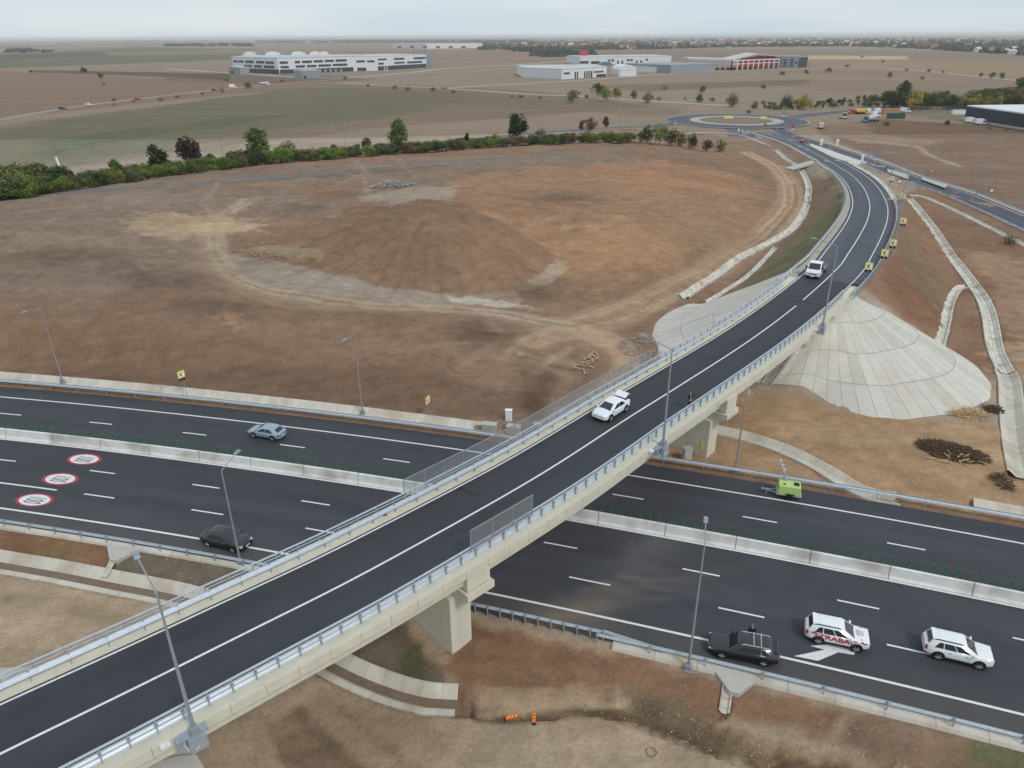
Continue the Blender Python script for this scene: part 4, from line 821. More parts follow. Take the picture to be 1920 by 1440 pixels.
# roadway of the bridge and ramp
RP = RAMP[:]
rd = road_strip(RP[:AB + 14], -3.78, 3.78, .012, 'road', srgb(56, 57, 63), 21, lambda V, c: c); struct(rd)
rd2 = road_strip(RP[AB + 13:], -4.95, 4.1, .012, 'road', srgb(76, 78, 86), 22); struct(rd2)
def rp(a, b, o, z=.018): P = offset(RAMP[a:b], o); P[:, 2] += z; return P
NR = len(RAMP)
line(rd, rp(0, AB + 14, 3.55), .16); line(rd, rp(0, AB + 14, -3.55), .16); line(rd, rp(0, AB - 1, 0), .17, 'centre_line')
line(rd2, rp(AB + 13, NR, 3.55), .16); line(rd2, rp(AB + 13, NR, -3.6), .16); line(rd2, rp(AB + 1, NR, 0), .17, 'centre_line')
m_ = MB(); p = RAMP[AB]; d = RAMP[AB + 2] - RAMP[AB - 2]; a_ = math.atan2(d[1], d[0]) + .0; m_.box((p[0], p[1], p[2] + .014), (.28, 7.5, .006), a_); m_.build('expansion_joint', mat('joint_rubber', srgb(48, 47, 50), .8), rd)
M_damp = mat('damp_asphalt', srgb(34, 36, 44), .35, var=.05); g_ = G(880, 920, 7.3); m_ = MB()
pts = [G(*p, 7.316) for p in [(852, 911), (866, 913), (880, 919), (893, 923), (905, 922), (906, 927), (895, 931), (880, 930), (872, 922), (858, 916)]]; m_.add(pts, [tuple(range(len(pts)))[::-1]]); m_.build('damp_patch', M_damp, rd)
# parapet rails
def handrail(P, label, sp=1.33, h=1.05, group=None, base=.17):
    t_ = thing('handrail', label, 'handrail', P[0], 0, group); m_ = MB(); m_.loft(P, [(.045, h - .06), (.045, h + .03), (-.045, h + .03), (-.045, h - .06)]); m_.loft(P, [(.02, h - .32), (.02, h - .26), (-.02, h - .26), (-.02, h - .32)]); m_.build('rail', M_steel, t_)
    Q, _ = resample(P, sp); n, T_ = normals(Q)
    for i in range(min(100, len(Q))):
        x, y, z = Q[i]; q = MB(); a_ = math.atan2(T_[i][1], T_[i][0]); q.box((x, y, z + (h + base) / 2), (.06, .10, h - base), a_); q.box((x, y, z + base + .02), (.2, .2, .03), a_); q.build('post', M_steel2, t_)
    return t_
GI0 = max(0, AD - 6)
guardrail(rp(GI0, AB + 6, 4.02, .15), 'double beam steel guardrail on the far kerb of the bridge', 2.0, .72, face=-1, double=True, group='bridge guardrails', low=0)
handrail(rp(GI0, AB + 6, 4.62, 0), 'steel handrail on the far edge of the bridge deck', 1.6)
nr = guardrail(rp(GI0, AB + 6, -3.98, .15), 'tall steel guardrail with a top rail on the near kerb of the bridge', 1.33, .72, face=1, double=False, group='bridge guardrails', low=0, post_h=1.02, beams=2)
m_ = MB(); m_.loft(rp(GI0, AB + 6, -4.08, .15), [(.05, .98), (.05, 1.08), (-.05, 1.08), (-.05, .98)]); m_.loft(rp(GI0, AB + 6, -4.1, .15), [(.02, .78), (.02, .84), (-.02, .84), (-.02, .78)]); m_.build('top_rail', M_steel, nr)
i_end = rstat(*G(1573, 322, 3.0)[:2])
guardrail(rp(AB + 6, i_end, 5.05, .1), 'steel guardrail along the inside of the ramp bend', 2.0, .8, face=-1, double=True)
guardrail(rp(AB + 6, rstat(*G(1650, 371, 4.9)[:2]), -5.25, .05), 'steel guardrail along the outside of the ramp bend', 1.33, .85, face=1, beams=2)
stripthing('concrete_kerb', 'beige concrete verge along the inside of the ramp bend', 'kerb', rp(AB + 10, NR, 4.6, .02), [(-.5, -.1), (-.5, .04), (.5, .07), (.55, -.4)], 1.0, panel_mat('verge_concrete', srgb(170, 164, 150), .03, 0, .7, .04, srgb(160, 152, 138)), 'kerb_strip')
stripthing('concrete_kerb', 'grey stone gutter along the outside of the upper ramp', 'kerb', rp(rstat(*G(1650, 375, 4.9)[:2]), rstat(*G(1585, 300, 2.2)[:2]), -5.6, .0), [(.65, -.1), (.62, .08), (0, -.05), (-.6, .1), (-.65, -.4)], .5, PM_stone, 'kerb_strip', vunit=.5)
# mesh screens above the motorway
M_mesh = bpy.data.materials.new('wire_mesh'); M_mesh.use_nodes = True; t = M_mesh.node_tree; b = t.nodes['Principled BSDF']; b.inputs['Base Color'].default_value = (.36, .37, .39, 1); b.inputs['Metallic'].default_value = .3; b.inputs['Roughness'].default_value = .5
uv = t.nodes.new('ShaderNodeUVMap'); sp = t.nodes.new('ShaderNodeSeparateXYZ'); t.links.new(uv.outputs[0], sp.inputs[0]); outs = []
for k in (0, 1):
    a1 = t.nodes.new('ShaderNodeMath'); a1.operation = 'FRACT'; t.links.new(sp.outputs[k], a1.inputs[0]); a2 = t.nodes.new('ShaderNodeMath'); a2.operation = 'LESS_THAN'; a2.inputs[1].default_value = .24; t.links.new(a1.outputs[0], a2.inputs[0]); outs.append(a2.outputs[0])
a3 = t.nodes.new('ShaderNodeMath'); a3.operation = 'MAXIMUM'; t.links.new(outs[0], a3.inputs[0]); t.links.new(outs[1], a3.inputs[1]); t.links.new(a3.outputs[0], b.inputs['Alpha'])
def screen(P, label, h0, h1, sp=2.0):
    t_ = thing('mesh_screen', label, 'mesh screen', P[0]); Q, _ = resample(P, sp); n, T_ = normals(Q)
    for i in range(len(Q)):
        x, y, z = Q[i]; q = MB(); q.tube((x, y, z + h0), (x, y, z + h1), .035, n=6); q.build('post', M_post, t_)
        if i + 1 < len(Q):
            a, b_ = Q[i], Q[i + 1]; L_ = math.dist(a[:2], b_[:2]); V = [(a[0], a[1], a[2] + h0), (b_[0], b_[1], b_[2] + h0), (b_[0], b_[1], b_[2] + h1 - .02), (a[0], a[1], a[2] + h1 - .02)]
            uvmesh('wire_panel', V, [(0, 1, 2, 3)], [(0, 0), (L_ / .05, 0), (L_ / .05, (h1 - h0) / .05), (0, (h1 - h0) / .05)], M_mesh, t_)
    m_ = MB(); m_.loft(P, [(.03, h1 - .05), (.03, h1), (-.03, h1), (-.03, h1 - .05)]); m_.build('top_bar', M_post, t_)
sx = lambda x, o, z: AD + int(np.argmin([abs(proj((q[0], q[1], q[2] + z))[0] - x) for q in offset(RAMP[AD:AB], o)]))
i0, i1 = sx(753, 4.7, .2), sx(1232, 4.7, .2) - 6
screen(rp(i0, i1 + 6, 4.7, 0), 'long wire mesh screen above the motorway on the far side of the bridge', .2, 2.2)
i0, i1 = rstat(*G(905, 1010, 7.3)[:2]), rstat(*G(1020, 935, 7.3)[:2])
i0 = sx(893, -4.2, .9) - 1; i1 = sx(1012, -4.2, .9) - 2
screen(rp(i0 + 1, i1 + 2, -4.2, 0), 'short wire mesh screen on the near parapet of the bridge', .9, 2.7)

# ------------------------------------------------------------------ roundabout and far roads
RC = G(1381, 226.5); RC = np.array([116.5, 399.0, 0])
def ring(name, r0, r1, z0, z1, mt, parent=None, n=72, centre=None):
    c = RC if centre is None else centre; m_ = MB(); v = []
    for i in range(n):
        a_ = 2 * math.pi * i / n
        for r_, z in ((r0, z0), (r0, z1), (r1, z1), (r1, z0)): v.append((c[0] + math.cos(a_) * r_, c[1] + math.sin(a_) * r_, c[2] + z))
    m_.add(v, [(4 * i + j, 4 * i + (j + 1) % 4, 4 * ((i + 1) % n) + (j + 1) % 4, 4 * ((i + 1) % n) + j) for i in range(n) for j in range(4)]); return m_.build(name, mt, parent)
def polyroad(px, wd, z=.03, base=srgb(90, 91, 98), pts=None, name='road', step=4, edge=True, ks=None):
    P = np.array([G(*p) for p in px]) if pts is None else np.array(pts, float); P = spline(P, step); P[:, 2] = Hs(P[:, 0], P[:, 1]) + z
    for _ in range(3): P[1:-1, 2] = (P[:-2, 2] + 2 * P[1:-1, 2] + P[2:, 2]) / 4
    o = struct(road_strip(P, -wd / 2, wd / 2, 0, name, base, random.randint(1, 99)))
    if edge:
        line(o, offset(P, wd / 2 - .4, .008), .22); line(o, offset(P, -wd / 2 + .4, .008), .22)
    return o, P
M_rb = mat('roundabout_asphalt', srgb(78, 80, 88), .75, var=.08, scale=.4); M_apron = mat('apron_blocks', srgb(170, 162, 152), .9, var=.1, scale=.8)
ro = struct(ring('road', 22.5, 35.5, -.1, .05, M_rb)); 
is_ = thing('roundabout_island', 'round earth island with a pale paved rim in the roundabout', 'traffic island', RC); ring('paved_rim', 18.2, 23.5, -.1, .20, M_apron, is_)
m_ = MB(); m_.add([(RC[0] + math.cos(i * .0982) * 18.25, RC[1] + math.sin(i * .0982) * 18.25, .28) for i in range(64)] + [(RC[0], RC[1], 1.0)], [(i, (i + 1) % 64, 64) for i in range(64)]); m_.build('earth_mound', mat('island_soil', srgb(122, 108, 92), 1, var=.14, scale=.3), is_, smooth=True)
ring('edge_line', 35.2, 35.75, .0, .12, M_conc, ro)
ra, RA = polyroad(None, 9.5, .035, pts=[RAMP[-8][:3], RAMP[-1], (100, 330, 0), (102, 352, 0), (106, 366, 0)], edge=True, base=srgb(86, 88, 99))
wr, WR = polyroad([(900, 272), (1010, 259), (1100, 249), (1160, 244), (1215, 239), (1262, 232), (1290, 229)], 11, .035, srgb(80, 82, 90))
er, ER = polyroad([(1455, 224), (1500, 217), (1560, 210.5), (1640, 204), (1705, 199), (1790, 190), (1900, 182), (2060, 172)], 12, .035, srgb(80, 82, 90))
xr, XR = polyroad([(1455, 238), (1472, 248), (1503, 260), (1542, 273), (1583, 287), (1635, 305), (1710, 335), (1785, 357.5), (1860, 387.5), (1920, 414), (2040, 470)], 8.2, .05, srgb(72, 74, 82))
# guardrails along the far right road
for o_, lb, a, b in ((4.6, 'steel guardrail on the far side of the right hand road', 22, 400), (-4.5, 'steel guardrail on the near side of the right hand road', 28, 400)):
    Q = offset(XR[a // 1 if a < len(XR) else 0:], o_); guardrail(Q, lb, 4.0, .8, face=-1 if o_ > 0 else 1, maxp=70)
m_ = MB(); ribbon(m_, offset(XR[14:], 5.6, .03), 1.3); t_ = thing('concrete_kerb', 'pale concrete gutter beside the far right road', 'kerb', XR[14]); m_.build('kerb_strip', M_conc, t_)
for pp, lb in (([(1664, 316), (1704, 327), (1703, 336), (1664, 322)], 'pale concrete slab at the roadside below the lamp posts'), ([(1730, 330), (1778, 346), (1772, 352), (1728, 336)], 'pale concrete slab behind the guardrail on the far right road')):
    q = [G(*p, .12) for p in pp]; k = 4; t_ = thing('concrete_slab', lb, 'slab', q[0]); m_ = MB(); m_.add(q + [(x, y, -.1) for x, y, z in q], [(0, 1, 2, 3), (7, 6, 5, 4)] + [(i, i + 4, (i + 1) % 4 + 4, (i + 1) % 4) for i in range(4)]); m_.build('slab', M_conc, t_)
# paved gore and unfinished strip between ramp and right road
def quadstrip(A, B, dz, n=16, k=4, lip=.3):
    A, B = resample(TL(A), 1e9 if False else max(.5, 1.0))[0], resample(TL(B), 1.0)[0]
    u = np.linspace(0, 1, n); ia, ib = np.linspace(0, 1, len(A)), np.linspace(0, 1, len(B)); V = []
    for t in u:
        a = np.array([np.interp(t, ia, A[:, j]) for j in range(2)]); b = np.array([np.interp(t, ib, B[:, j]) for j in range(2)])
        for j in range(k + 1): q = a + (b - a) * j / k; V.append((q[0], q[1], hz(q[0], q[1]) + dz))
    m_ = MB(); m_.add(V, [(i * (k + 1) + j, i * (k + 1) + j + 1, (i + 1) * (k + 1) + j + 1, (i + 1) * (k + 1) + j) for i in range(n - 1) for j in range(k)])
    e = [i * (k + 1) for i in range(n)] + [(n - 1) * (k + 1) + j for j in range(1, k + 1)] + [i * (k + 1) + k for i in range(n - 2, -1, -1)] + [j for j in range(k - 1, 0, -1)]
    W = [V[i] for i in e]; h = len(W); m_.add(W + [(x, y, z - lip) for x, y, z in W], [(i, (i + 1) % h, (i + 1) % h + h, i + h) for i in range(h)]); return m_
struct(quadstrip([(1462, 250), (1500, 261), (1545, 276), (1590, 290), (1612, 297)], [(1470, 257), (1510, 273), (1550, 292), (1585, 306), (1606, 309)], .16, 24).build('road', M_rb))
g0 = T(1518, 272); t_ = thing('traffic_island', 'long pale block paved wedge between the ramp and the right road', 'traffic island', g0)
quadstrip([(1516, 270), (1545, 279), (1575, 290), (1602, 299), (1624, 306)], [(1518, 274), (1540, 286), (1562, 297), (1588, 305), (1612, 309)], .34, 24, lip=.5).build('paving', mat('pale_blocks', srgb(196, 192, 186), .9, var=.12, scale=.8), t_)
m_ = MB()
for p in [(1482, 262), (1500, 277), (1513, 284), (1551, 304), (1572, 303), (1530, 281), (1443, 249), (1200, 242), (1157, 246), (1518, 202), (1543, 219), (1547, 222)]:
    q = T(*p, .14); g_ = G(*p, 2.2 if p[0] > 1540 and p[1] > 290 else .8); kk = rstat(g_[0], g_[1]); near_r = np.hypot(*(RAMP[kk][:2] - g_[:2])) < 6 and p[1] > 245
    if near_r: q = np.array([g_[0], g_[1], RAMP[kk][2] + .04])
    m_.box((q[0], q[1], q[2]), (.5, 3.2, .01), .35 if near_r else .9)
struct(m_.build('road_arrows', M_white))
# distant country roads
M_track = srgb(170, 158, 144)
polyroad([(-500, 320), (-200, 262), (0, 224), (120, 204), (240, 188), (400, 169), (520, 158), (660, 147), (840, 134), (960, 128)], 7, .06, srgb(140, 134, 128), edge=False, step=12)
polyroad([(640, 156), (720, 160), (840, 166), (1000, 177), (1100, 181), (1200, 188), (1300, 194), (1372, 198)], 6, .06, M_track, edge=False, step=8)
polyroad([(830, 166), (900, 161), (1000, 156), (1100, 150), (1200, 142), (1350, 134), (1460, 131), (1560, 127), (1640, 127), (1760, 136), (1900, 150), (2100, 166)], 7, .06, M_track, edge=False, step=12)
polyroad([(310, 129), (440, 137), (600, 146), (760, 137), (840, 128), (960, 122), (1080, 113)], 8, .06, srgb(176, 172, 166), edge=False, step=12)
polyroad([(700, 96), (800, 104), (900, 112), (960, 120)], 7, .06, srgb(130, 126, 124), edge=False, step=15)

# ------------------------------------------------------------------ lamp posts
def lamp(base, elbow, label, arm, L=2.0, z=None, group='lamp posts along the motorway', rise=.35, bracket=False, h=None, big=1.0):
    p = T(*base) if z is None else G(*base, z)
    if h is None:
        lo, hi = 3.0, 16.0
        for _ in range(24):
            md = (lo + hi) / 2
            if proj((p[0], p[1], p[2] + md))[1] > elbow[1]: lo = md
            else: hi = md
        h = min(max((lo + hi) / 2, 6.0), 11.5)
    a = np.array([arm[0], arm[1]], float); a /= np.linalg.norm(a)
    t_ = thing('street_lamp', label, 'street lamp', p, 0, group); x, y, z0 = p
    q = MB(); q.tube((x, y, z0 - .2), (x, y, z0 + h), .10 * big, .045 * big, 10); q.build('pole', M_post, t_, smooth=False)
    q = MB(); q.box((x, y, z0 + .25), (.42, .42, .5), math.atan2(a[1], a[0])); q.box((x, y, z0 + .03), (.6, .6, .08), math.atan2(a[1], a[0])); q.build('base', M_post, t_)
    q = MB(); e = (x + a[0] * L, y + a[1] * L, z0 + h + rise); q.tube((x, y, z0 + h - .02), e, .04 * big, .032 * big, 8); q.build('arm', M_post, t_)
    q = MB(); c = (x + a[0] * (L + .28), y + a[1] * (L + .28), z0 + h + rise + .03); q.box(c, (.66, .30, .09), math.atan2(a[1], a[0]), top=.85); q.box((c[0], c[1], c[2] + .07), (.2, .2, .06), math.atan2(a[1], a[0])); q.build('lamp_head', M_head, t_)
    if bracket:
        q = MB(); b_ = np.array([-a[0], -a[1]]); ang = math.atan2(a[1], a[0])
        q.box((x, y, z0 - .45), (.8, .95, .9), ang, top=.9); q.box((x + a[0] * .55, y + a[1] * .55, z0 - .02), (1.3, 1.3, .10), ang); q.box((x + a[0] * .4 - a[1] * .8, y + a[1] * .4 + a[0] * .8, z0 - .3), (.8, .3, .55), ang); q.build('bracket', M_steel2, t_)
        q = MB(); q.box((x + a[0] * .5 - a[1] * 1.4, y + a[1] * .5 + a[0] * 1.4, z0 - .05), (.7, .5, .16), ang); q.build('cable_box', M_white, t_)
        q = MB(); pts = [(x + a[0] * .3 - a[1] * .6, y + a[1] * .3 + a[0] * .6, z0 - .6), (x - a[1] * .4 - a[0] * .3, y + a[0] * .4 - a[1] * .3, z0 - .9), (x - a[0] * .45, y - a[1] * .45, z0 - .5)]
        for u, v in zip(pts, pts[1:]): q.tube(u, v, .03, n=6)
        q.build('cable', M_white, t_)
    return t_
M_head = mat('lamp_housing', srgb(150, 158, 172), .5, .2, var=.05)
SN = (-.25, -.97); NN = (.25, .97)
lamp((118, 718), (78, 578), 'tall lamp post at the left edge beyond the motorway', SN, 2.0)
lamp((680, 776), (666, 628), 'tall lamp post beyond the motorway between the two yellow arrow signs', SN, 2.0)
lamp((452, 1060), (413, 882), 'tall lamp post on the near shoulder behind the moving black car', NN, 2.0)
lamp((1290, 1256), (1318, 1022), 'tall lamp post on the near shoulder left of the black wagon', NN, 2.0)
lamp((1378, 886), (1397, 725), 'tall lamp post on the far shoulder right of the far pier', SN, 1.6)
def bl(base, elbow, label, L=2.2, h=None):
    p = G(*base, 7.35); i = rstat(p[0], p[1]); n, _ = normals(RAMP); c = offset(RAMP, -5.25)[i]
    return lamp(proj((c[0], c[1], 7.4)), elbow, label, n[i], L, 7.4, 'lamp posts bracketed to the bridge', .5, True, h, 1.15)
bl((352, 1372), (290, 1120), 'nearest lamp post, bracketed to the bridge edge at the bottom left', 2.6, 9.3)
bl((1244, 838), (1263, 655), 'lamp post bracketed to the bridge edge beside the pedestrian', 2.6)
bl((1549, 612), (1580, 462), 'lamp post bracketed to the bridge edge at the paved slope', 2.6)
far = [((1672, 478), (1691, 374), 'lamp post on the outside of the ramp bend', (-1, -.1), 2.4), ((1624, 318), (1636, 242), 'lamp post beside the pale paved wedge', (-1, 0), 2.2), ((1697, 315), (1707, 260), 'lamp post behind the right hand road guardrail', (-1, 0), 2.4),
       ((1666, 354), (1678, 286), 'lamp post with the yellow arrow sign in front of it', (-1, 0), 2.2), ((1683, 412), (1704, 321), 'lamp post beside the head of the long stone channel', (-1, 0), 2.4), ((1829, 367), (1844, 301), 'lone lamp post behind the right hand road', (-1, 0), 2.2),
       ((1511, 292), (1520, 238), 'lamp post on the left edge of the ramp near the red car', (.8, .6), 2.2), ((1563, 271), (1573, 222), 'lamp post in the bare field beside the right road', (-1, -.3), 2), ((1492, 248), (1499, 208), 'lamp post at the yellow marked corner right of the roundabout', (-1, 0), 2),
       ((1454, 266), (1461, 229), 'lamp post on the left kerb where the ramp leaves the roundabout', (.8, .6), 2), ((1501, 238), (1504, 202), 'lamp post at the curled kerb right of the roundabout', (-1, 0), 2), ((1522, 210), (1526, 177), 'lamp post behind the east road near the yellow tree', (-.3, -1), 2),
       ((1539, 214), (1542, 188), 'lamp post beside the east road left of the trucks', (-.3, -1), 2), ((1603, 206), (1606, 178), 'lamp post behind the orange truck', (-.3, -1), 2), ((1624, 206), (1627, 181), 'lamp post behind the white vans', (-.3, -1), 2), ((1707, 204), (1710, 192), 'lamp post at the end of the east road by the hedge', (-.3, -1), 2),
       ((1373, 245), (1377, 199), 'lamp post in front of the roundabout island', (0, 1), 2), ((1405, 213), (1407, 186), 'lamp post behind the roundabout island', (0, -1), 2), ((1292, 244), (1294, 202), 'lamp post on the near left rim of the roundabout', (.4, 1), 2), ((1288, 216), (1290, 184), 'lamp post on the far left rim of the roundabout', (.3, -1), 2), ((1249, 230), (1250, 194), 'lamp post at the left entry of the roundabout', (.3, -1), 2),
       ((1172, 240), (1175, 203), 'lamp post beside the west road right of the dark red tree', (0, -1), 2), ((1160, 250), (1162, 203), 'lamp post on the near side of the west road', (0, 1), 2), ((1009, 246), (1009, 213), 'lamp post in the field right of the big round tree', (0, 1), 2), ((842, 268), (841, 226), 'lamp post in the bushes right of the tall green tree', (0, 1), 2),
       ((650, 292), (644, 236), 'lamp post in the bushes left of the tall green tree', (0, 1), 2), ((421, 311), (410, 253), 'lamp post in the bushes between two leafy trees', (-.6, -.6), 1.6), ((154, 328), (142, 275), 'lamp post in the thicket beside the white pole', (-.6, -.6), 1.6), ((1887, 183), (1893, 163), 'lamp post standing above the hedge at the right edge', (1, 0), 4), ((1803, 206), (1803, 190), 'thin lamp post left of the dark blue warehouse', (-1, 0), 1.5)]
for b_, e_, lb, ar, L_ in far: lamp(b_, e_, lb, ar, L_, group='lamp posts around the roundabout', rise=.15, big=1.35)
# ------------------------------------------------------------------ signs
M_yel = mat('yellow_sign', srgb(232, 222, 60), .5, var=.04); M_wsign = mat('white_sign', srgb(232, 232, 228), .5, var=.03); M_rsign = mat('red_sign', srgb(190, 44, 60), .5, var=.05); M_bsign = mat('blue_sign', srgb(60, 120, 180), .5, var=.05); M_dred = mat('chevron_red', srgb(140, 40, 56), .5, var=.05)
M_navy = mat('navy_panel', srgb(30, 36, 58), .5, var=.1); M_orange = mat('orange_plastic', srgb(220, 90, 40), .6, var=.1)
def facecam(p): return math.atan2(-p[1], -p[0]) + math.pi / 2     # local -y... signs face the oncoming drivers, roughly towards the camera
def chevron(base, centre, label, size=.9, rz=None, z=None, group='yellow chevron signs on the ramp bend', lower=True, w_=1.0):
    p = T(*base) if z is None else G(*base, z); lo, hi = .5, 6
    for _ in range(20):
        md = (lo + hi) / 2
        if proj((p[0], p[1], p[2] + md))[1] > centre[1]: lo = md
        else: hi = md
    h = (lo + hi) / 2; rz = facecam(p) if rz is None else rz; t_ = thing('chevron_sign', label, 'road sign', p, rz, group); s = size / 2
    for q_ in ((-.25, .25) if lower else (0,)):
        q = MB(); q.tube((q_ * size, .06, -.2), (q_ * size, .06, h + s * .8), .032, n=6); q.build('post', M_post, t_, world=False)
    # board faces local -Y
    q = MB(); q.box((0, 0, h), (size * w_, .05, size)); q.build('board', M_yel, t_, world=False)
    q = MB(); q.box((0, -.03, h), (size * w_ * .74, .02, size * .74)); q.build('white_field', M_wsign, t_, world=False)
    q = MB(); k = size * .27; w = size * .13; pts = [(k * .6 * w_, -.045, h + k), (k * .6 * w_ - w * 1.6, -.045, h + k), (-k * w_, -.045, h), (k * .6 * w_ - w * 1.6, -.045, h - k), (k * .6 * w_, -.045, h - k), (-k * w_ + w * 1.6, -.045, h)]
    q.add(pts + [(x, y + .012, z) for x, y, z in pts], [(0, 1, 2, 5), (5, 2, 3, 4), (11, 8, 7, 6), (10, 9, 8, 11)] + [(i, (i + 1) % 6, (i + 1) % 6 + 6, i + 6) for i in range(6)]); q.build('chevron', M_dred, t_, world=False)
    if lower:
        for s_ in (-1, 1): q = MB(); q.box((s_ * size * .25, -.0, h - size * .72), (size * .36, .04, size * .36)); q.build('lower_panel', M_navy, t_, world=False)
    return t_
for k, (b_, c_, lb, sz) in enumerate([((1623, 530), (1627, 499), 'yellow chevron sign nearest the bridge end, first of the bend', 1.05), ((1651, 512), (1657, 474), 'yellow chevron sign second from the bridge end on the bend', 1.05), ((1667, 492), (1676, 455), 'yellow chevron sign third from the bridge end on the bend', 1.05),
                                   ((1686, 450), (1694, 414), 'yellow chevron sign beside the middle of the ramp bend', 1.05), ((1686, 398), (1691, 368), 'yellow chevron sign below the small red triangle', 1.0), ((1667, 360), (1673, 335), 'yellow chevron sign beside the red round sign, farthest on the bend', 1.0)]):
    chevron(b_, c_, lb, sz)
chevron((349, 745), (341, 702), 'yellow chevron sign with dark panels beyond the motorway at the left', .9, facecam(G(349, 745)) + .5, group='yellow chevron signs beyond the motorway')
chevron((804, 782), (801, 750), 'narrow looking yellow chevron sign beyond the motorway near the bridge', .9, facecam(G(804, 782)) + 1.05, lower=False, group='yellow chevron signs beyond the motorway')
t_ = chevron((1317, 853), (1314, 833), 'yellow chevron board turned edge on against the far pier', 1.0, facecam(G(1317, 853)) + 1.2, lower=False, group='yellow chevron signs beyond the motorway')
def sign(base, centre, label, kind, size=.8, mt=None):
    p = T(*base); lo, hi = .4, 7
    for _ in range(20):
        md = (lo + hi) / 2
        if proj((p[0], p[1], p[2] + md))[1] > centre[1]: lo = md
        else: hi = md
    h = (lo + hi) / 2; t_ = thing('road_sign', label, 'road sign', p, facecam(p), 'small road signs near the roundabout'); s = size / 2
    q = MB(); q.tube((0, .05, -.2), (0, .05, h), .04, n=6); q.build('post', M_post, t_, world=False)
    def plate(n, r_, y, m, nm, rot=0):
        q = MB(); v = [(r_ * math.sin(6.28319 * i / n + rot), y, h + r_ * math.cos(6.28319 * i / n + rot)) for i in range(n)]; q.add(v + [(a, b + .02, c) for a, b, c in v], [tuple(range(n)), tuple(range(2 * n - 1, n - 1, -1))] + [(i, (i + 1) % n, (i + 1) % n + n, i + n) for i in range(n)]); q.build(nm, m, t_, world=False)
    if kind == 'round': plate(20, s, 0, M_rsign, 'plate'); plate(20, s * .7, -.012, M_wsign, 'white_field')
    if kind == 'tri': plate(3, s, 0, M_rsign, 'plate'); plate(3, s * .62, -.012, M_wsign, 'white_field')
    if kind == 'blue': plate(20, s, 0, M_bsign, 'plate'); q = MB(); q.box((0, -.02, h), (s * .3, .02, s * 1.1)); q.box((0, -.02, h - s * 1.7), (s * .9, .03, s * 1.1)); q.build('white_plate', M_wsign, t_, world=False)
    if kind == 'yield': plate(3, s, 0, M_rsign, 'plate', math.pi); q = MB(); q.box((0, -.02, h - s * 1.6), (s * 1.0, .03, s * .8)); q.build('white_plate', M_wsign, t_, world=False)
    if kind == 'stack': plate(20, s * .8, 0, M_wsign, 'plate'); q = MB(); q.box((0, 0, h - s * 1.7), (s * 1.3, .03, s * 1.6)); q.build('white_plate', M_wsign, t_, world=False); q = MB(); q.box((0, -.03, h - s * 1.7), (s * .5, .02, s * .5)); q.build('red_mark', M_rsign, t_, world=False)
    if kind == 'board': q = MB(); q.box((0, 0, h), (size * 1.9, .08, size * .9)); q.build('board', mat('pale_yellow_board', srgb(226, 226, 150), .6, var=.04), t_, world=False); q = MB(); q.box((.1, -.06, h - size * .75), (size * .6, .06, size * .5)); q.build('white_plate', M_wsign, t_, world=False)
for a in [((1680, 372), (1676, 340), 'red round sign beside the farthest chevron on the bend', 'round', 1.1), ((1688, 382), (1684, 362), 'small red triangle sign above the yellow chevron', 'tri', 1.2), ((1745, 332), (1745, 321), 'small triangle sign beyond the right hand road', 'tri', 1.2), ((1854, 378), (1854, 357), 'red round sign alone in the field at the right', 'round', 1.15),
          ((1539, 276), (1540, 263), 'pair of stacked white signs behind the road near the red car', 'stack', 1.5), ((1569, 275), (1570, 263), 'pair of stacked white signs in the bare field', 'stack', 1.5), ((1616, 304), (1616, 292), 'pair of stacked white signs beside the pale wedge', 'stack', 1.3), ((1639, 302), (1639, 292), 'blue sign with white plate beside the pale wedge', 'blue', 1.3),
          ((1266, 236), (1266, 227), 'blue sign at the left entry of the roundabout', 'blue', 1.3), ((1469, 220), (1469, 212), 'blue sign on the far right rim of the roundabout', 'blue', 1.8), ((1366, 227), (1366, 221), 'left pale yellow board on the roundabout island', 'board', 2.4), ((1431, 226), (1431, 221), 'right pale yellow board on the roundabout island', 'board', 1.7),
          ((1434, 241), (1434, 234), 'red and blue sign in front of the island', 'yield', 2.0), ((1486, 243), (1486, 236), 'red give way sign on the right rim of the roundabout', 'yield', 2.0), ((1385, 248), (1385, 243), 'white sign in front of the roundabout', 'stack', 1.2), ((1403, 250), (1403, 243), 'grey blue sign where the ramp joins the roundabout', 'blue', 1.3)]: sign(*a)
p = T(120, 332); t_ = thing('marker_pole', 'short leaning white pole standing in the thicket at the left', 'pole', p); q = MB(); q.tube(p - np.array([0, 0, 1]), p + np.array([-.9, 0, 6.0]), .32, .30, 12); q.build('pole', M_wsign, t_); q = MB(); q.tube(p + np.array([-.9, 0, 6.0]), p + np.array([-.93, 0, 6.2]), .36, .36, 12); q.build('cap', M_conc, t_)

# ------------------------------------------------------------------ vehicles
M_glass = mat('car_glass', srgb(34, 42, 50), .08, 0, var=.05, spec=.8); M_rim = mat('alloy', srgb(196, 198, 200), .4, .3, var=.05); M_trim = mat('black_trim', srgb(22, 22, 24), .6, var=.05)
M_tail = mat('tail_light', srgb(170, 24, 34), .3, var=.05); M_lamp = mat('headlight_glass', srgb(198, 204, 210), .2, var=.05, spec=.8)
def paintmat(n, c, r_=.28, metal=0.0): 
    m = mat(n, c, r_, metal, var=.02, spec=.6); m.node_tree.nodes['Principled BSDF'].inputs['Coat Weight'].default_value = .5; return m
P_white = paintmat('white_car_paint', srgb(226, 229, 231)); P_black = paintmat('black_car_paint', srgb(24, 27, 38), .2); P_silver = paintmat('silver_blue_paint', srgb(150, 170, 182), .3, .3); P_red = paintmat('red_car_paint', srgb(160, 38, 48)); P_dark = paintmat('charcoal_car_paint', srgb(34, 35, 42), .3)
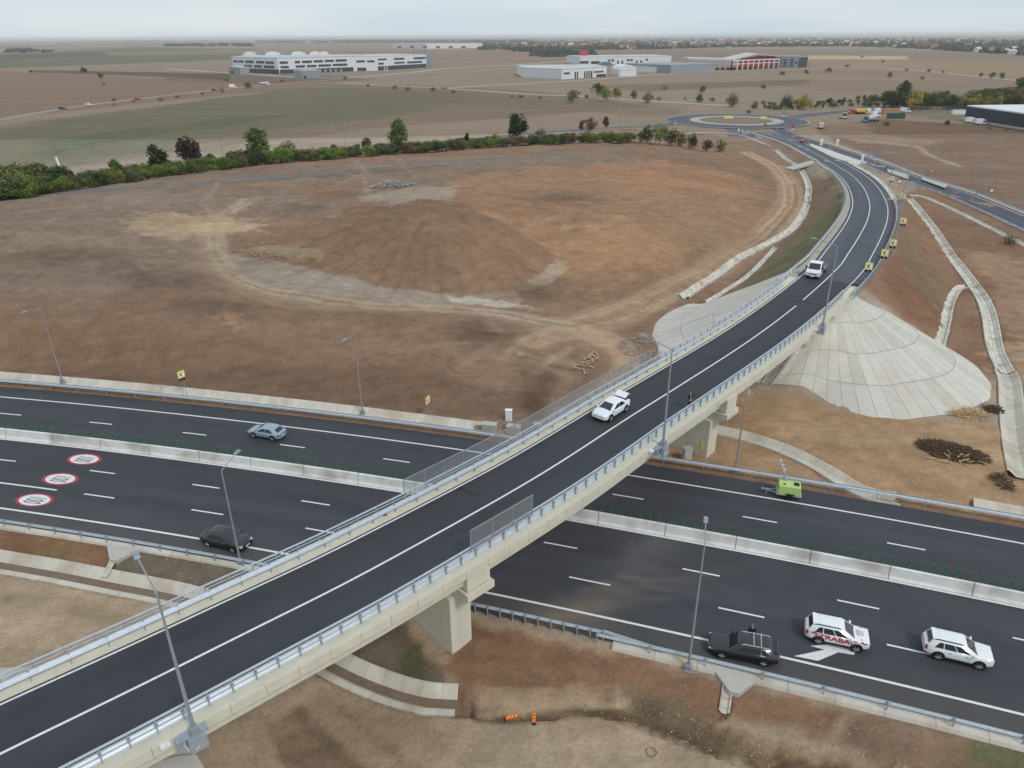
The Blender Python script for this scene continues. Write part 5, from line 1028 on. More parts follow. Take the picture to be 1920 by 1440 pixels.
def car(label, loc, rz, paint, L=4.34, W=1.80, H=1.62, style='suv', group='cars', boot=False, rails=None, bars=False, z0=0, arch=True, name='car'):
    """x forward, origin on the ground under the middle"""
    t_ = thing(name, label, 'car', loc, rz, group); a = L / 2; hw = W / 2
    st = {'suv': dict(hood=(.96, 1.06), cowl=.27, rf=.05, rr=-.375, rb=-.47, belt=1.02, tail=1.05, clear=.24, wr=.345), 'wagon': dict(hood=(.72, .90), cowl=.22, rf=.06, rr=-.36, rb=-.47, belt=.90, tail=.92, clear=.18, wr=.325),
          'sedan': dict(hood=(.72, .92), cowl=.29, rf=.05, rr=-.22, rb=-.40, belt=.94, tail=1.02, clear=.17, wr=.32), 'hatch': dict(hood=(.70, .88), cowl=.29, rf=.06, rr=-.30, rb=-.47, belt=.90, tail=.92, clear=.17, wr=.30)}[style]
    # lower body: stations along x with a section that narrows at nose and tail
    xs = np.array([-.5, -.49, -.45, -.36, -.2, 0, .2, .3, .4, .455, .485, .5]) * L; k = []
    def top(x):
        u = x / L
        if u > st['cowl']: f = (u - st['cowl']) / (.5 - st['cowl']); return st['belt'] + .03 - (st['belt'] + .03 - st['hood'][0]) * f ** 1.6
        if u < st['rb'] + .06: return st['tail'] 
        return st['belt'] + .02
    V = []; 
    for x in xs:
        u = abs(x) / a; w = hw * (1 - .16 * max(0, (u - .72) / .28) ** 2.2); tz = top(x); cl = st['clear'] + (.10 * max(0, (u - .85) / .15)); 
        if u > .97: tz = tz - .16 if x > 0 else tz - .06; w *= .95
        sec = [(-w * .88, cl), (-w * .985, cl + .16), (-w, cl + .34), (-w * .985, tz - .16), (-w * .90, tz - .03), (-w * .55, tz + .012), (0, tz + .028), (w * .55, tz + .012), (w * .90, tz - .03), (w * .985, tz - .16), (w, cl + .34), (w * .985, cl + .16), (w * .88, cl)]
        V += [(x, y, z) for y, z in sec]
    n = 13; Fc = [(i * n + j, i * n + (j + 1) % n, (i + 1) * n + (j + 1) % n, (i + 1) * n + j)[::-1] for i in range(len(xs) - 1) for j in range(n)] + [tuple(range(n)), tuple(range(len(V) - 1, len(V) - n - 1, -1))]
    mb = MB(); mb.add(V, Fc)
    body = mb.build('body', paint, t_, smooth=True, world=False); sb_ = body.modifiers.new('s', 'SUBSURF'); sb_.levels = 1; sb_.render_levels = 2
    # cabin
    zc, zt = st['belt'] - .04, H; xf0, xf1, xr1, xr0 = st['cowl'] * L, st['rf'] * L, st['rr'] * L, st['rb'] * L
    def ringp(z, f, x0, x1, w, c=.10): return [(x0, -w + c, z), (x0 + (x1 - x0) * .03, -w, z), (x1 - (x1 - x0) * .03, -w, z), (x1, -w + c, z), (x1, w - c, z), (x1 - (x1 - x0) * .03, w, z), (x0 + (x1 - x0) * .03, w, z), (x0, w - c, z)]
    r0 = ringp(zc, 0, xr0, xf0, hw * .93, .16); r1 = ringp(zt - .12, 0, xr1 - .02 * L, xf1 + .035 * L, hw * .77, .20); r2 = ringp(zt - .035, 0, xr1 + .03 * L, xf1 - .02 * L, hw * .68, .24); r3 = ringp(zt + .01, 0, xr1 + .11 * L, xf1 - .10 * L, hw * .42, .24)
    v = r0 + r1 + r2 + r3; f = [(m * 8 + j, m * 8 + (j + 1) % 8, (m + 1) * 8 + (j + 1) % 8, (m + 1) * 8 + j) for m in range(3) for j in range(8)] + [tuple(range(24, 32))]
    mb = MB(); mb.add(v, f); mb.build('roof', paint, t_, smooth=True, world=False)
    # glazing, set just proud of the pillars
    def quad(name, pts, out, mt=M_glass):
        c = np.mean(pts, 0); P = [np.array(p) + np.array(out) * .012 for p in pts]; q = MB(); q.add(P, [tuple(range(len(P)))]); q.add([p + np.array(out) * .004 for p in P][::-1], [tuple(range(len(P)))]); return q.build(name, mt, t_, world=False)
    A, B = np.array(r0), np.array(r1); lp = lambda p, q, t: p * (1 - t) + q * t
    ws = [lp(A[3], B[3], .10), lp(A[4], B[4], .10), lp(A[4], B[4], .95), lp(A[3], B[3], .95)]; quad('windscreen', ws, (.8, 0, .6))
    rw = [lp(A[7], B[7], .28), lp(A[0], B[0], .28), lp(A[0], B[0], .92), lp(A[7], B[7], .92)]; quad('rear_window', rw, (-.9, 0, .4))
    for s_ in (-1, 1):
        p0, p1 = (A[2], B[2]) if s_ < 0 else (A[5], B[5]); q0, q1 = (A[1], B[1]) if s_ < 0 else (A[6], B[6])
        def sp(u, t): return lp(lp(q0, p0, u), lp(q1, p1, u), t)
        segs = [(.11, .30), (.325, .60), (.625, .90)] if style in ('suv', 'wagon') else [(.18, .56), (.585, .90)]
        for k_, (u0, u1) in enumerate(segs):
            c0, c1 = (u0 + (.02 if k_ == 0 else 0)), u1 - (.10 if k_ == len(segs) - 1 else 0)
            quad('side_window', [sp(u0, .12), sp(u1, .12), sp(c1, .90), sp(c0 + (.05 if k_ == 0 else 0), .90)], (0, s_, .35))
        q = MB(); q.box((xf0 - .28, s_ * (hw + .07), st['belt'] + .06), (.12, .20, .14)); q.build('mirror', paint, t_, world=False)
        for x in (L * .30, -L * .285):
            wr = st['wr']; y = s_ * (hw - .10)
            if arch:
                q = MB(); q.tube((x, s_ * (hw - .3), wr + .02), (x, s_ * (hw + .010), wr + .02), wr + .085, n=22); q.build('wheel_arch', M_trim, t_, world=False)
            wh = MB(); wh.tube((x, y - s_ * .11, wr), (x, y + s_ * .125, wr), wr, n=22); wo = wh.build('wheel', M_tyre, t_, world=False)
            q = MB(); q.tube((x, y + s_ * .10, wr), (x, y + s_ * .134, wr), wr * .66, n=16)
            q2 = q.build('rim', M_trim, wo, world=False); q = MB()
            for m in range(6): an = m * math.pi / 3; q.bar((x, y + s_ * .136, wr), (x + math.cos(an) * wr * .66, y + s_ * .136, wr + math.sin(an) * wr * .66), .105, .02)
            q.tube((x, y + s_ * .13, wr), (x, y + s_ * .14, wr), wr * .72, n=20) if False else None
            q.build('spokes', M_rim, wo, world=False)
        q = MB(); q.box((L * .455, s_ * hw * .68, st['hood'][0] - .10), (.26, .34, .13), s_ * -.35); q.build('headlight', M_lamp, t_, world=False)
        q = MB(); q.box((-L * .475, s_ * hw * .80, st['tail'] - .18), (.14, .20, .26 if style == 'suv' else .16), s_ * .25); q.build('tail_light', M_tail, t_, world=False)
        if rails is not None:
            q = MB(); y = s_ * hw * .70; q.bar((xr1 + .15, y, zt - .0), (xf1 - .25, y, zt - .0), .045, .05); q.bar((xr1 + .0, y, zt - .06), (xr1 + .17, y, zt), .045, .05); q.bar((xf1 - .1, y, zt - .06), (xf1 - .27, y, zt), .045, .05); q.build('roof_rail', rails, t_, world=False)
        q = MB(); q.box((0, s_ * (hw - .0), st['clear'] + .07), (L * .40, .03, .15 if style == 'suv' else .09)); q.build('sill', M_trim, t_, world=False)
        for x_ in ((.10, -.13) if style != 'sedan' else (.06, -.16)): q = MB(); q.box((x_ * L, s_ * (hw - .012), st['belt'] - .2), (.15, .03, .03)); q.build('door_handle', M_trim if style == 'suv' else paint, t_, world=False)
    q = MB(); q.box((L * .487, 0, st['hood'][0] - .16), (.09, W * .52, .12)); q.box((L * .488, 0, st['clear'] + .13), (.09, W * .66, .12)); q.build('grille', M_trim, t_, world=False)
    q = MB(); q.box((L * .495, 0, st['clear'] + .26), (.07, .5, .10)); q.build('number_plate', M_wsign, t_, world=False)
    q = MB(); q.box((-L * .495, 0, st['clear'] + .34), (.06, .5, .10)); q.build('number_plate', M_wsign, t_, world=False)
    if bars:
        for x in (xf1 - .9, xr1 + .65):
            q = MB(); q.box((x, 0, zt + .06), (.05, W * .74, .04)); q.build('roof_bar', M_rim, t_, world=False)
    if style == 'suv':
        q = MB(); q.box((xr1 + .02, 0, zt - .05), (.30, W * .66, .04)); q.build('spoiler', paint, t_, world=False)
    if boot:
        q = MB(); x0, z1 = -L * .31, zt - .22; q.bar((x0, 0, z1 + .05), (x0 - .66, 0, z1 + .34), W * .70, .06); q.bar((x0 - .64, 0, z1 + .34), (x0 - .90, 0, z1 + .14), W * .68, .06); q.build('open_boot_lid', paint, t_, world=False)
        q = MB(); q.box((-L * .41, 0, .985), (.5, W * .62, .12)); q.build('boot_opening', M_trim, t_, world=False)
    return t_
def place(rear, front, side, W, L, dz=0, z=0):
    """contact pixels of the near rear and front wheels; side = +1 if the body lies to the left of the heading"""
    a, b = G(*rear, z), G(*front, z); d = (b - a)[:2]; d /= np.linalg.norm(d); n = np.array([-d[1], d[0]]) * side; c = (a + b)[:2] / 2 + n * (W / 2 - .1); c -= d * L * .0075
    return (c[0], c[1], z + .006), math.atan2(d[1], d[0])
l, r_ = place((1531, 1206), (1605, 1222), 1, 1.8, 4.34); suv = car('white off road car with red lettering parked over the painted arrow', l, r_, P_white, rails=M_trim, group='white off road cars')
l, r_ = place((1757, 1236), (1832, 1254), 1, 1.8, 4.34); suv2 = car('plain white off road car parked behind the lettered one at the right', l, r_, P_white, rails=M_trim, group='white off road cars')
# lettering and stripes on the first car (right hand flank and bonnet)
M_let = mat('red_lettering', srgb(188, 36, 52), .4, var=.04)
text_part('lettering', 'STRABAG', .60, M_let, suv, Matrix.Translation((-.12, -.915, .78)) @ Matrix.Rotation(math.pi / 2, 4, 'X') @ Matrix.Diagonal((1.12, .95, 1, 1)), .008, .008)
q = MB()
for x, z in ((1.55, .93), (1.75, .86), (-1.62, 1.0), (-1.74, .93)): q.add([(x, -.925, z), (x + .16, -.925, z), (x + .10, -.925, z + .16), (x - .05, -.925, z + .16)], [(0, 1, 2, 3)])
q.build('stripes', M_let, suv, world=False); q = MB()
for k in range(4): q.box((1.30 + k * .13, 0, 1.075 - k * .012), (.045, .62 - .05 * k, .012))
for s_ in (-1, 1):
    for k in range(2): q.box((1.55 + k * .3, s_ * (.62 - k * .08), 1.02 - .04 * k), (.16, .06, .012), s_ * .6)
q.build('bonnet_marks', mat('bonnet_marking', srgb(150, 60, 70), .4, var=.1), suv, world=False)
l, r_ = place((1429, 1248), (1353, 1233), -1, 1.8, 4.8); car('black estate car with silver roof rails and crossbars on the hard shoulder', l, r_, P_black, 4.85, 1.82, 1.45, 'wagon', rails=M_rim, bars=True)
l, r_ = place((391, 1024), (440, 1036), 1, 1.8, 4.5); car('black hatchback driving on the near carriageway at the left', l, r_, P_dark, 4.45, 1.8, 1.45, 'hatch')
l, r_ = place((514, 827), (475, 820), -1, 1.7, 4.1); car('silver blue hatchback on the far carriageway left of the bridge', l, r_, P_silver, 4.15, 1.72, 1.42, 'hatch')
l, r_ = place((1173, 771), (1143, 790), -1, 1.78, 4.3, z=7.32); car('white saloon on the bridge with its boot lid open', l, r_, P_white, 4.4, 1.78, 1.48, 'sedan', boot=True)
def van(label, loc, rz, paint, L=5.9, W=2.0, H=2.35, bed='flat', bedm=None, cat='van', name='van', group=None, cabm=None, cab=None):
    t_ = thing(name, label, cat, loc, rz, group); a = L / 2; cl = cab or 2.5; x0 = a - cl
    q = MB(); sec = [(a, .35, .0), (a, .95, 0), (a - .15, 1.15, 0), (a - .75, 1.32, .0), (a - 1.35, H - .12, .10), (a - 1.75, H, .16), (x0 + .1, H, .16), (x0, H - .1, .12), (x0, .35, 0)]
    v = [(x, -W / 2 + i, z) for x, z, i in sec] + [(x, W / 2 - i, z) for x, z, i in sec]; n = len(sec)
    q.add(v, [(i, n + i, n + (i + 1) % n, (i + 1) % n) for i in range(n)] + [tuple(range(n)), tuple(range(2 * n - 1, n - 1, -1))]); o = q.build('cab', paint, t_, world=False); o.modifiers.new('b', 'BEVEL').width = .05
    q = MB(); y = W / 2 - .10; e = .02; q.add([(a - .75 + e, -y + .08, 1.37), (a - .75 + e, y - .08, 1.37), (a - 1.33 + e, y - .14, H - .17), (a - 1.33 + e, -y + .14, H - .17)], [(0, 1, 2, 3)]); q.build('windscreen', M_glass, t_, world=False)
    for s_ in (-1, 1):
        q = MB(); yy = s_ * (W / 2 + .008); q.add([(a - .95, yy, 1.30), (a - 1.9, yy, 1.30), (a - 1.9, yy - s_ * .08, 2.0), (a - 1.35, yy - s_ * .08, 2.0)][::s_], [(0, 1, 2, 3)]); q.build('side_window', M_glass, t_, world=False)
        if cl > 2.3: q = MB(); q.add([(a - 2.0, yy, 1.30), (x0 + .15, yy, 1.30), (x0 + .15, yy - s_ * .08, 2.0), (a - 2.0, yy - s_ * .08, 2.0)][::s_], [(0, 1, 2, 3)]); q.build('side_window', M_glass, t_, world=False)
        q = MB(); q.box((a - .95, s_ * (W / 2 + .16), 1.55), (.10, .22, .36)); q.build('mirror', M_trim, t_, world=False)
        q = MB(); q.box((a - .06, s_ * W * .36, .92), (.16, .36, .22)); q.build('headlight', M_lamp, t_, world=False)
        for x in (a - .95, -a + 1.1):
            q = MB(); q.tube((x, s_ * (W / 2 - .3), .36), (x, s_ * (W / 2 - .02), .36), .36, n=18); q.build('wheel', M_tyre, t_, world=False)
    q = MB(); q.box((a + .0, 0, .42), (.12, W * .96, .28)); q.box((a - .02, 0, .86), (.08, W * .5, .14)); q.build('bumper', M_trim, t_, world=False); q = MB(); q.box((a + .05, 0, .48), (.05, .52, .12)); q.build('number_plate', M_wsign, t_, world=False)
    bm = bedm or M_steel2
    if bed == 'flat':
        q = MB(); bx = (-a + x0) / 2; lb = x0 - .1 + a; q.box((bx, 0, .82), (lb, W + .06, .10)); q.build('load_bed', bm, t_, world=False)
        for s_ in (-1, 1): q = MB(); q.box((bx, s_ * (W / 2 + .02), 1.05), (lb, .04, .38)); q.build('side_board', bm, t_, world=False)
        q = MB(); q.box((-a + .02, 0, 1.05), (.04, W, .38)); q.build('tail_board', bm, t_, world=False)
    elif bed == 'box':
        q = MB(); bx = (-a + x0) / 2; q.box((bx, 0, (H + .6) / 2 + .2), (x0 + a - .06, W, H - .35)); o = q.build('load_box', bm, t_, world=False); o.modifiers.new('b', 'BEVEL').width = .06
    elif bed == 'tip':
        q = MB(); bx = (-a + x0) / 2; q.box((bx, 0, 1.75), (x0 + a - .2, W, 1.2), top=1.06); q.build('tipper_body', bm, t_, world=False); q = MB(); q.box((bx, 0, .8), (x0 + a, W * .5, .5)); q.build('chassis', M_trim, t_, world=False)
    elif bed == 'mixer':
        q = MB(); bx = (-a + x0) / 2; q.box((bx, 0, .85), (x0 + a, W * .5, .5)); q.build('chassis', M_trim, t_, world=False)
        q = MB(); L2 = x0 + a; q.tube((x0 - .4, 0, 1.75), (x0 - 1.4, 0, 1.95), .7, 1.25, 20); q.tube((x0 - 1.4, 0, 1.95), (x0 - 3.0, 0, 2.3), 1.25, 1.2, 20); q.tube((x0 - 3.0, 0, 2.3), (-a + .3, 0, 3.0), 1.2, .5, 20); q.build('mixer_drum', bm, t_, world=False)
        q = MB(); q.tube((-a + .3, 0, 3.0), (-a + .1, 0, 1.6), .4, .25, 10); q.build('chute', M_steel2, t_, world=False)
    return t_
p0, p1 = G(1508, 524, 7.15), G(1531, 503, 6.95); i = rstat(*((p0 + p1) / 2)[:2]); d = RAMP[i] - RAMP[i + 3]; cc = offset(RAMP, 1.95)[i]
pk_ = van('white double cab pickup truck with a flat bed coming down the ramp', (cc[0], cc[1], RAMP[i][2] + .02), math.atan2(d[1], d[0]) + .03, P_white, 5.9, 2.0, 2.3, bed='flat', bedm=mat('wood_boards', srgb(150, 140, 132), .8, var=.1), cat='pickup', name='pickup_truck')
q = MB(); q.box((1.2, 1.006, 1.0), (.9, .012, .16)); q.box((.2, 1.006, 1.0), (.7, .012, .12)); q.build('door_stripe', M_let, pk_, world=False)
pr = T(1506, 268, .05); d = G(1530, 275) - G(1490, 259); car('small red car near the roundabout exit', (pr[0], pr[1], pr[2]), math.atan2(d[1], d[0]) + math.pi, P_red, 4.3, 1.8, 1.5, 'hatch')
TR = 'building site vehicles beside the east road'
def tv(px, ang, label, paint, **k): p = T(*px); return van(label, (p[0], p[1], p[2] + .0), ang, paint, **k)
P_cream = paintmat('cream_paint', srgb(200, 192, 178)); P_blue = paintmat('turquoise_paint', srgb(40, 130, 170)); P_org = paintmat('orange_paint', srgb(205, 92, 46)); P_ylw = paintmat('yellow_paint', srgb(214, 170, 60))
tv((1632, 229), math.pi + .35, 'concrete mixer truck with turquoise cab and pale drum', P_blue, L=9.5, W=2.5, H=3.0, bed='mixer', bedm=mat('drum_paint', srgb(178, 190, 190), .5, var=.08), cat='truck', name='mixer_truck', group=TR, cab=2.2)
tv((1583, 222), -2.0, 'cream cab tipper truck facing the camera beside the bare field', P_cream, L=8.5, W=2.5, H=3.1, bed='tip', bedm=mat('dark_tipper', srgb(70, 74, 92), .6), cat='truck', name='tipper_truck', group=TR, cab=2.2)
tv((1603, 213), math.pi, 'orange truck parked at the site entrance', P_org, L=8, W=2.5, H=3.0, bed='tip', bedm=P_org, cat='truck', name='tipper_truck', group=TR, cab=2.2)
tv((1616, 214), 0, 'yellow truck parked behind the orange one', P_ylw, L=7, W=2.4, H=2.9, bed='tip', bedm=P_ylw, cat='truck', name='tipper_truck', group=TR, cab=2.2)
tv((1628, 213), .1, 'white van parked right of the yellow truck', P_white, L=6, bed='box', bedm=P_white, group=TR)
tv((1647, 212), .2, 'white van parked left of the brown container', P_white, L=5.5, bed='box', bedm=P_white, group=TR)
tv((1641, 219), .3, 'white van parked above the mixer truck', P_white, L=5.5, bed='box', bedm=P_white, group=TR)
tv((1697, 211), -.5, 'white van at the hedge end of the east road', P_white, L=6, bed='box', bedm=P_white, group=TR)
tv((1538, 241), 1.3, 'pale grey van alone beside the service track', P_cream, L=5.6, bed='box', bedm=P_cream, group=TR)
tv((1820, 231), 0, 'white van parked at the left end of the dark blue warehouse', P_white, L=5.6, W=2.2, H=2.6, bed='box', bedm=P_white, group='white vans at the warehouse'); tv((1838, 234), 0, 'white van parked second from the left end of the dark blue warehouse', P_white, L=5.6, W=2.2, H=2.6, bed='box', bedm=P_white, group='white vans at the warehouse')
def boxthing(name, label, cat, px, dims, rz, mt, dz=0, ridges=True):
    p = T(*px); t_ = thing(name, label, cat, p, rz); q = MB(); x, y, z = dims; q.box((0, 0, z / 2), dims)
    if ridges:
        for i in range(int(x / .5)): q.box((-x / 2 + .25 + i * .5, 0, z / 2), (.2, y + .08, z * .9))
    q.build('shell', mt, t_, world=False); q = MB(); q.box((0, 0, z + .03), (x + .05, y + .05, .06)); q.build('top', mt, t_, world=False); q = MB(); q.box((x / 2 + .03, 0, z / 2), (.05, y * .8, z * .85)); q.build('door', M_steel2, t_, world=False); return t_
boxthing('site_container', 'long brown site container beside the white vans', 'container', (1669, 214), (9, 2.6, 2.9), .0, mat('brown_container', srgb(176, 128, 86), .7)); boxthing('site_container', 'dark green site container right of the mixer truck', 'container', (1679, 222), (8.5, 2.6, 2.6), .0, mat('green_container', srgb(44, 84, 78), .7))
boxthing('tank', 'white storage container at the left of the dark blue warehouse', 'container', (1796, 214), (6.5, 2.4, 2.2), -.1, P_white, ridges=False)
# far traffic on the country road
for px, rz, lb, pm in (((118, 205), .12, 'dark car on the distant road at the left, behind the white one', P_black), ((167, 198), .12, 'white car on the distant road at the left', P_white), ((402, 170), .15, 'small dark car on the distant road left of the lone bush', P_dark), ((259, 187), .12, 'dark red car on the distant country road', P_red)):
    p = T(*px); car(lb, p, rz, pm, 4.8, 2.0, 1.7, 'wagon', group='distant cars')
tv((437, 165), .3, 'white van stopped on the distant road left of the lone bush', P_white, L=6, W=2.4, H=2.9, bed='box', bedm=P_white, group='distant white vans'); tv((497, 159), .1, 'white flatbed truck on the distant road right of the lone bush', P_white, L=9, W=2.6, H=2.9, bed='tip', bedm=P_white, group='distant white vans')

# ------------------------------------------------------------------ green lighting trailer
p = G(1477, 930); t_ = thing('lighting_trailer', 'lime green lighting trailer with folded mast on the far hard shoulder', 'trailer', p, -.30); M_lime = mat('lime_paint', srgb(176, 202, 120), .5, var=.05)
q = MB(); q.box((0, 0, .95), (2.1, 1.35, .95), top=.94); o = q.build('canopy', M_lime, t_, world=False); o.modifiers.new('b', 'BEVEL').width = .06
q = MB(); q.box((0, 0, .44), (2.3, 1.3, .12)); q.bar((-1.1, .3, .42), (-2.3, 0, .42), .08); q.bar((-1.1, -.3, .42), (-2.3, 0, .42), .08); q.tube((-2.0, -.25, .1), (-2.0, -.25, .7), .05); q.box((-2.35, 0, .45), (.25, .12, .12)); q.build('drawbar', M_steel2, t_, world=False)
for s_ in (-1, 1): q = MB(); q.tube((.1, s_ * .62, .3), (.1, s_ * .82, .3), .3, n=16); q.build('wheel', M_tyre, t_, world=False); q = MB(); q.box((.1, s_ * .74, .64), (.8, .24, .05)); q.build('mudguard', M_black, t_, world=False)
q = MB(); q.tube((-.2, .4, 1.4), (-.9, 1.0, 2.7), .07, .06, 8); q.box((-.5, .55, 1.55), (.3, .3, .4)); q.build('mast', M_steel2, t_, world=False)
for k in range(3): q = MB(); q.box((-.62 - k * .22, .85 + k * .2, 2.3 + k * .35), (.34, .14, .28), .5); q.build('floodlight', M_steel, t_, world=False)
q = MB(); q.box((.6, 0, 1.44), (.5, .6, .03)); q.box((-.5, -.3, 1.44), (.2, .2, .05)); q.build('hatch', M_black, t_, world=False)

# ------------------------------------------------------------------ people
M_skin = mat('skin', srgb(196, 150, 126), .6, var=.04); M_cloth = mat('black_jacket', srgb(26, 27, 32), .9, var=.1); M_jean = mat('dark_trousers', srgb(36, 38, 48), .9, var=.1); M_hair = mat('grey_hair', srgb(120, 98, 84), .9, var=.2); M_shirt = mat('grey_scarf', srgb(150, 152, 160), .9)
def skinned(name, V, E, Rr, mt, parent, root=0, sub=2):
    me = bpy.data.meshes.new(name); me.from_pydata(V, E, []); o = bpy.data.objects.new(name, me); col.objects.link(o); o.parent = parent
    s = o.modifiers.new('skin', 'SKIN'); s.use_smooth_shade = True; sv = me.skin_vertices[0].data if me.skin_vertices else None
    if sv is None:
        bpy.context.view_layer.objects.active = o; bpy.context.view_layer.update()
    if sv is not None:
        for i, r_ in enumerate(Rr): sv[i].radius = r_ if isinstance(r_, tuple) else (r_, r_)
        sv[root].use_root = True
    sb = o.modifiers.new('sub', 'SUBSURF'); sb.levels = sub; sb.render_levels = sub; me.materials.append(mt); return o
def person(label, loc, rz, armL, armR, coat_open=False, cam_=False):
    """front is local -Y; arm = (elbow, wrist, direction of the fingers)"""
    t_ = thing('person', label, 'person', loc, rz, 'people')
    V, E, Q = [], [], []
    def add(p, r_, par=None):
        V.append(p); Q.append(r_); 
        if par is not None: E.append((par, len(V) - 1))
        return len(V) - 1
    pel = add((0, 0, .95), (.15, .12)); wa = add((0, .01, 1.10), (.14, .11), pel); ch = add((0, .01, 1.30), (.17, .12), wa); nb = add((0, .01, 1.45), (.09, .08), ch); nk = add((0, 0, 1.54), .055, nb)
    h1 = add((0, -.01, 1.61), (.075, .09), nk); h2 = add((0, -.005, 1.69), (.083, .10), h1); h3 = add((0, 0, 1.76), (.06, .075), h2)
    for s_, (el, wr, fd) in ((-1, armR), (1, armL)):
        sh = add((s_ * .18, .01, 1.42), .065, ch); e = add(el, .045, sh); w_ = add(wr, .03, e); fd = Vector(fd).normalized(); side = fd.cross(Vector((0, 0, 1))).normalized() if abs(fd.z) < .9 else Vector((1, 0, 0)); w0 = Vector(wr); pm = add(tuple(w0 + fd * .05), (.028, .018), w_); pm2 = add(tuple(w0 + fd * .09), (.034, .016), pm)
        for k, (o_, ln) in enumerate(((-.027, .065), (-.009, .08), (.009, .074), (.027, .058))):
            b0 = w0 + fd * .10 + side * o_; k1 = add(tuple(b0), .009, pm2); k2 = add(tuple(b0 + fd * ln * .5 + Vector((0, 0, -.006))), .008, k1); add(tuple(b0 + fd * ln + Vector((0, 0, -.025))), .007, k2)
        th = add(tuple(w0 + fd * .045 + side * .038 * -s_), .010, pm); add(tuple(w0 + fd * .085 + side * .058 * -s_), .008, th)
    for s_ in (-1, 1):
        hp = add((s_ * .10, 0, .88), .095, pel); kn = add((s_ * .115, -.02, .50), .062, hp); an = add((s_ * .125, .02, .09), .042, kn); add((s_ * .13, -.14, .045), (.045, .03), an)
    skinned('body', V, E, Q, M_skin, t_)
    # face
    q = MB(); 
    for s_ in (-1, 1): q.box((s_ * .032, -.098, 1.705), (.022, .012, .010))
    q.build('eyes', M_black, t_, world=False); q = MB(); q.box((0, -.112, 1.675), (.022, .03, .045), top=.5); q.build('nose', M_skin, t_, world=False); q = MB(); q.box((0, -.1, 1.635), (.05, .008, .01)); q.build('mouth', M_dred, t_, world=False)
    for s_ in (-1, 1): q = MB(); q.box((s_ * .088, .01, 1.685), (.018, .04, .06)); q.build('ear', M_skin, t_, world=False)
    # clothes
    V, E, Q = [], [], []; a = add((0, .01, .86), (.185, .145)); b_ = add((0, .01, 1.08), (.17, .135), a); c_ = add((0, .015, 1.28), (.20, .15), b_); d_ = add((0, .02, 1.44), (.14, .105), c_); add((0, .015, 1.50), (.08, .07), d_)
    for s_, (el, wr, fd) in ((-1, armR), (1, armL)): sh = add((s_ * .19, .01, 1.41), .085, c_); e = add(el, .065, sh); add(tuple(Vector(el) * .08 + Vector(wr) * .92), .05, e)
    skinned('jacket', V, E, Q, M_cloth, t_)
    V, E, Q = [], [], []; a = add((0, 0, .93), (.165, .125))
    for s_ in (-1, 1): hp = add((s_ * .10, 0, .82), .11, a); kn = add((s_ * .115, -.02, .50), .08, hp); add((s_ * .125, .02, .12), .065, kn)
    skinned('trousers', V, E, Q, M_jean, t_)
    for s_ in (-1, 1): q = MB(); q.box((s_ * .13, -.05, .04), (.10, .28, .08), top=.8); q.build('shoe', M_black, t_, world=False)
    V, E, Q = [], [], []; a = add((0, .03, 1.74), (.088, .09)); b_ = add((0, .06, 1.68), (.08, .06), a); add((0, .0, 1.79), (.06, .075), a); skinned('hair', V, E, Q, M_hair, t_)
    if coat_open: q = MB(); q.add([(-.045, -.155, 1.42), (.045, -.155, 1.42), (.06, -.165, 1.0), (-.06, -.165, 1.0)], [(0, 1, 2, 3)]); q.box((0, -.15, 1.22), (.09, .03, .42)); q.build('scarf', M_shirt, t_, world=False)
    return t_
pp_ = G(1293, 759, 7.32); pp_ = G(1292, 766, 7.35)
pe = person('man in a dark jacket holding a camera to his face on the bridge', pp_, facecam(pp_) + .4, ((.26, -.16, 1.34), (.12, -.30, 1.58), (-.3, -.4, .3)), ((-.26, -.14, 1.34), (-.10, -.30, 1.56), (.3, -.4, .3)), True)
q = thing('camera', 'black camera with lens held by the man on the bridge', 'camera', pp_, facecam(pp_) + .4); m_ = MB(); m_.box((.02, -.30, 1.66), (.15, .08, .10)); m_.build('camera_body', M_black, q, world=False); m_ = MB(); m_.tube((.02, -.32, 1.66), (.02, -.46, 1.66), .045, .05, 12); m_.build('lens', M_trim, q, world=False)
p2 = G(1404, 1211, 0); p2 = G(1406, 1206, .0)
person('person in black standing behind the black estate car', p2, facecam(p2) + .1, ((.24, .02, 1.14), (.20, -.16, .98), (0, -.5, -.4)), ((-.24, .02, 1.14), (-.20, -.16, .98), (0, -.5, -.4)))

# ------------------------------------------------------------------ things lying about
def blockthing(name, label, cat, px, dims, rz, mt, z=None, tilt=0):
    p = T(*px) if z is None else G(*px, z); t_ = thing(name, label, cat, p, rz); t_.rotation_euler = (tilt, 0, rz); q = MB(); q.box((0, 0, dims[2] / 2), dims, top=.97); o = q.build('block', mt, t_, world=False); o.modifiers.new('b', 'BEVEL').width = .04; return t_
cab = blockthing('cable_cabinet', 'white cable cabinet standing on the earth beyond the motorway', 'cabinet', (954, 789), (.75, .45, 1.35), -.1, M_wsign); q = MB(); q.box((0, 0, 1.4), (.82, .52, .06)); q.build('lid', M_wsign, cab, world=False); q = MB(); q.box((0, -.235, .7), (.62, .02, 1.1)); q.build('door', M_wsign, cab, world=False)
for px, dm, rz, lb in (((918, 808), (1.6, .9, .9), -.25, 'white concrete block at the end of the channel left of the bridge'), ((963, 812), (1.5, .9, .9), -.25, 'white concrete block seen through the bridge mesh screen'), ((1008, 800), (.9, .6, .4), -.3, 'small white block below the bridge rail')):
    b_ = blockthing('concrete_block', lb, 'concrete block', px, dm, rz, M_conc); q = MB(); q.box((0, 0, dm[2] + .02), (dm[0] * 1.04, dm[1] * 1.04, .08)); q.build('cap', M_conc, b_, world=False)
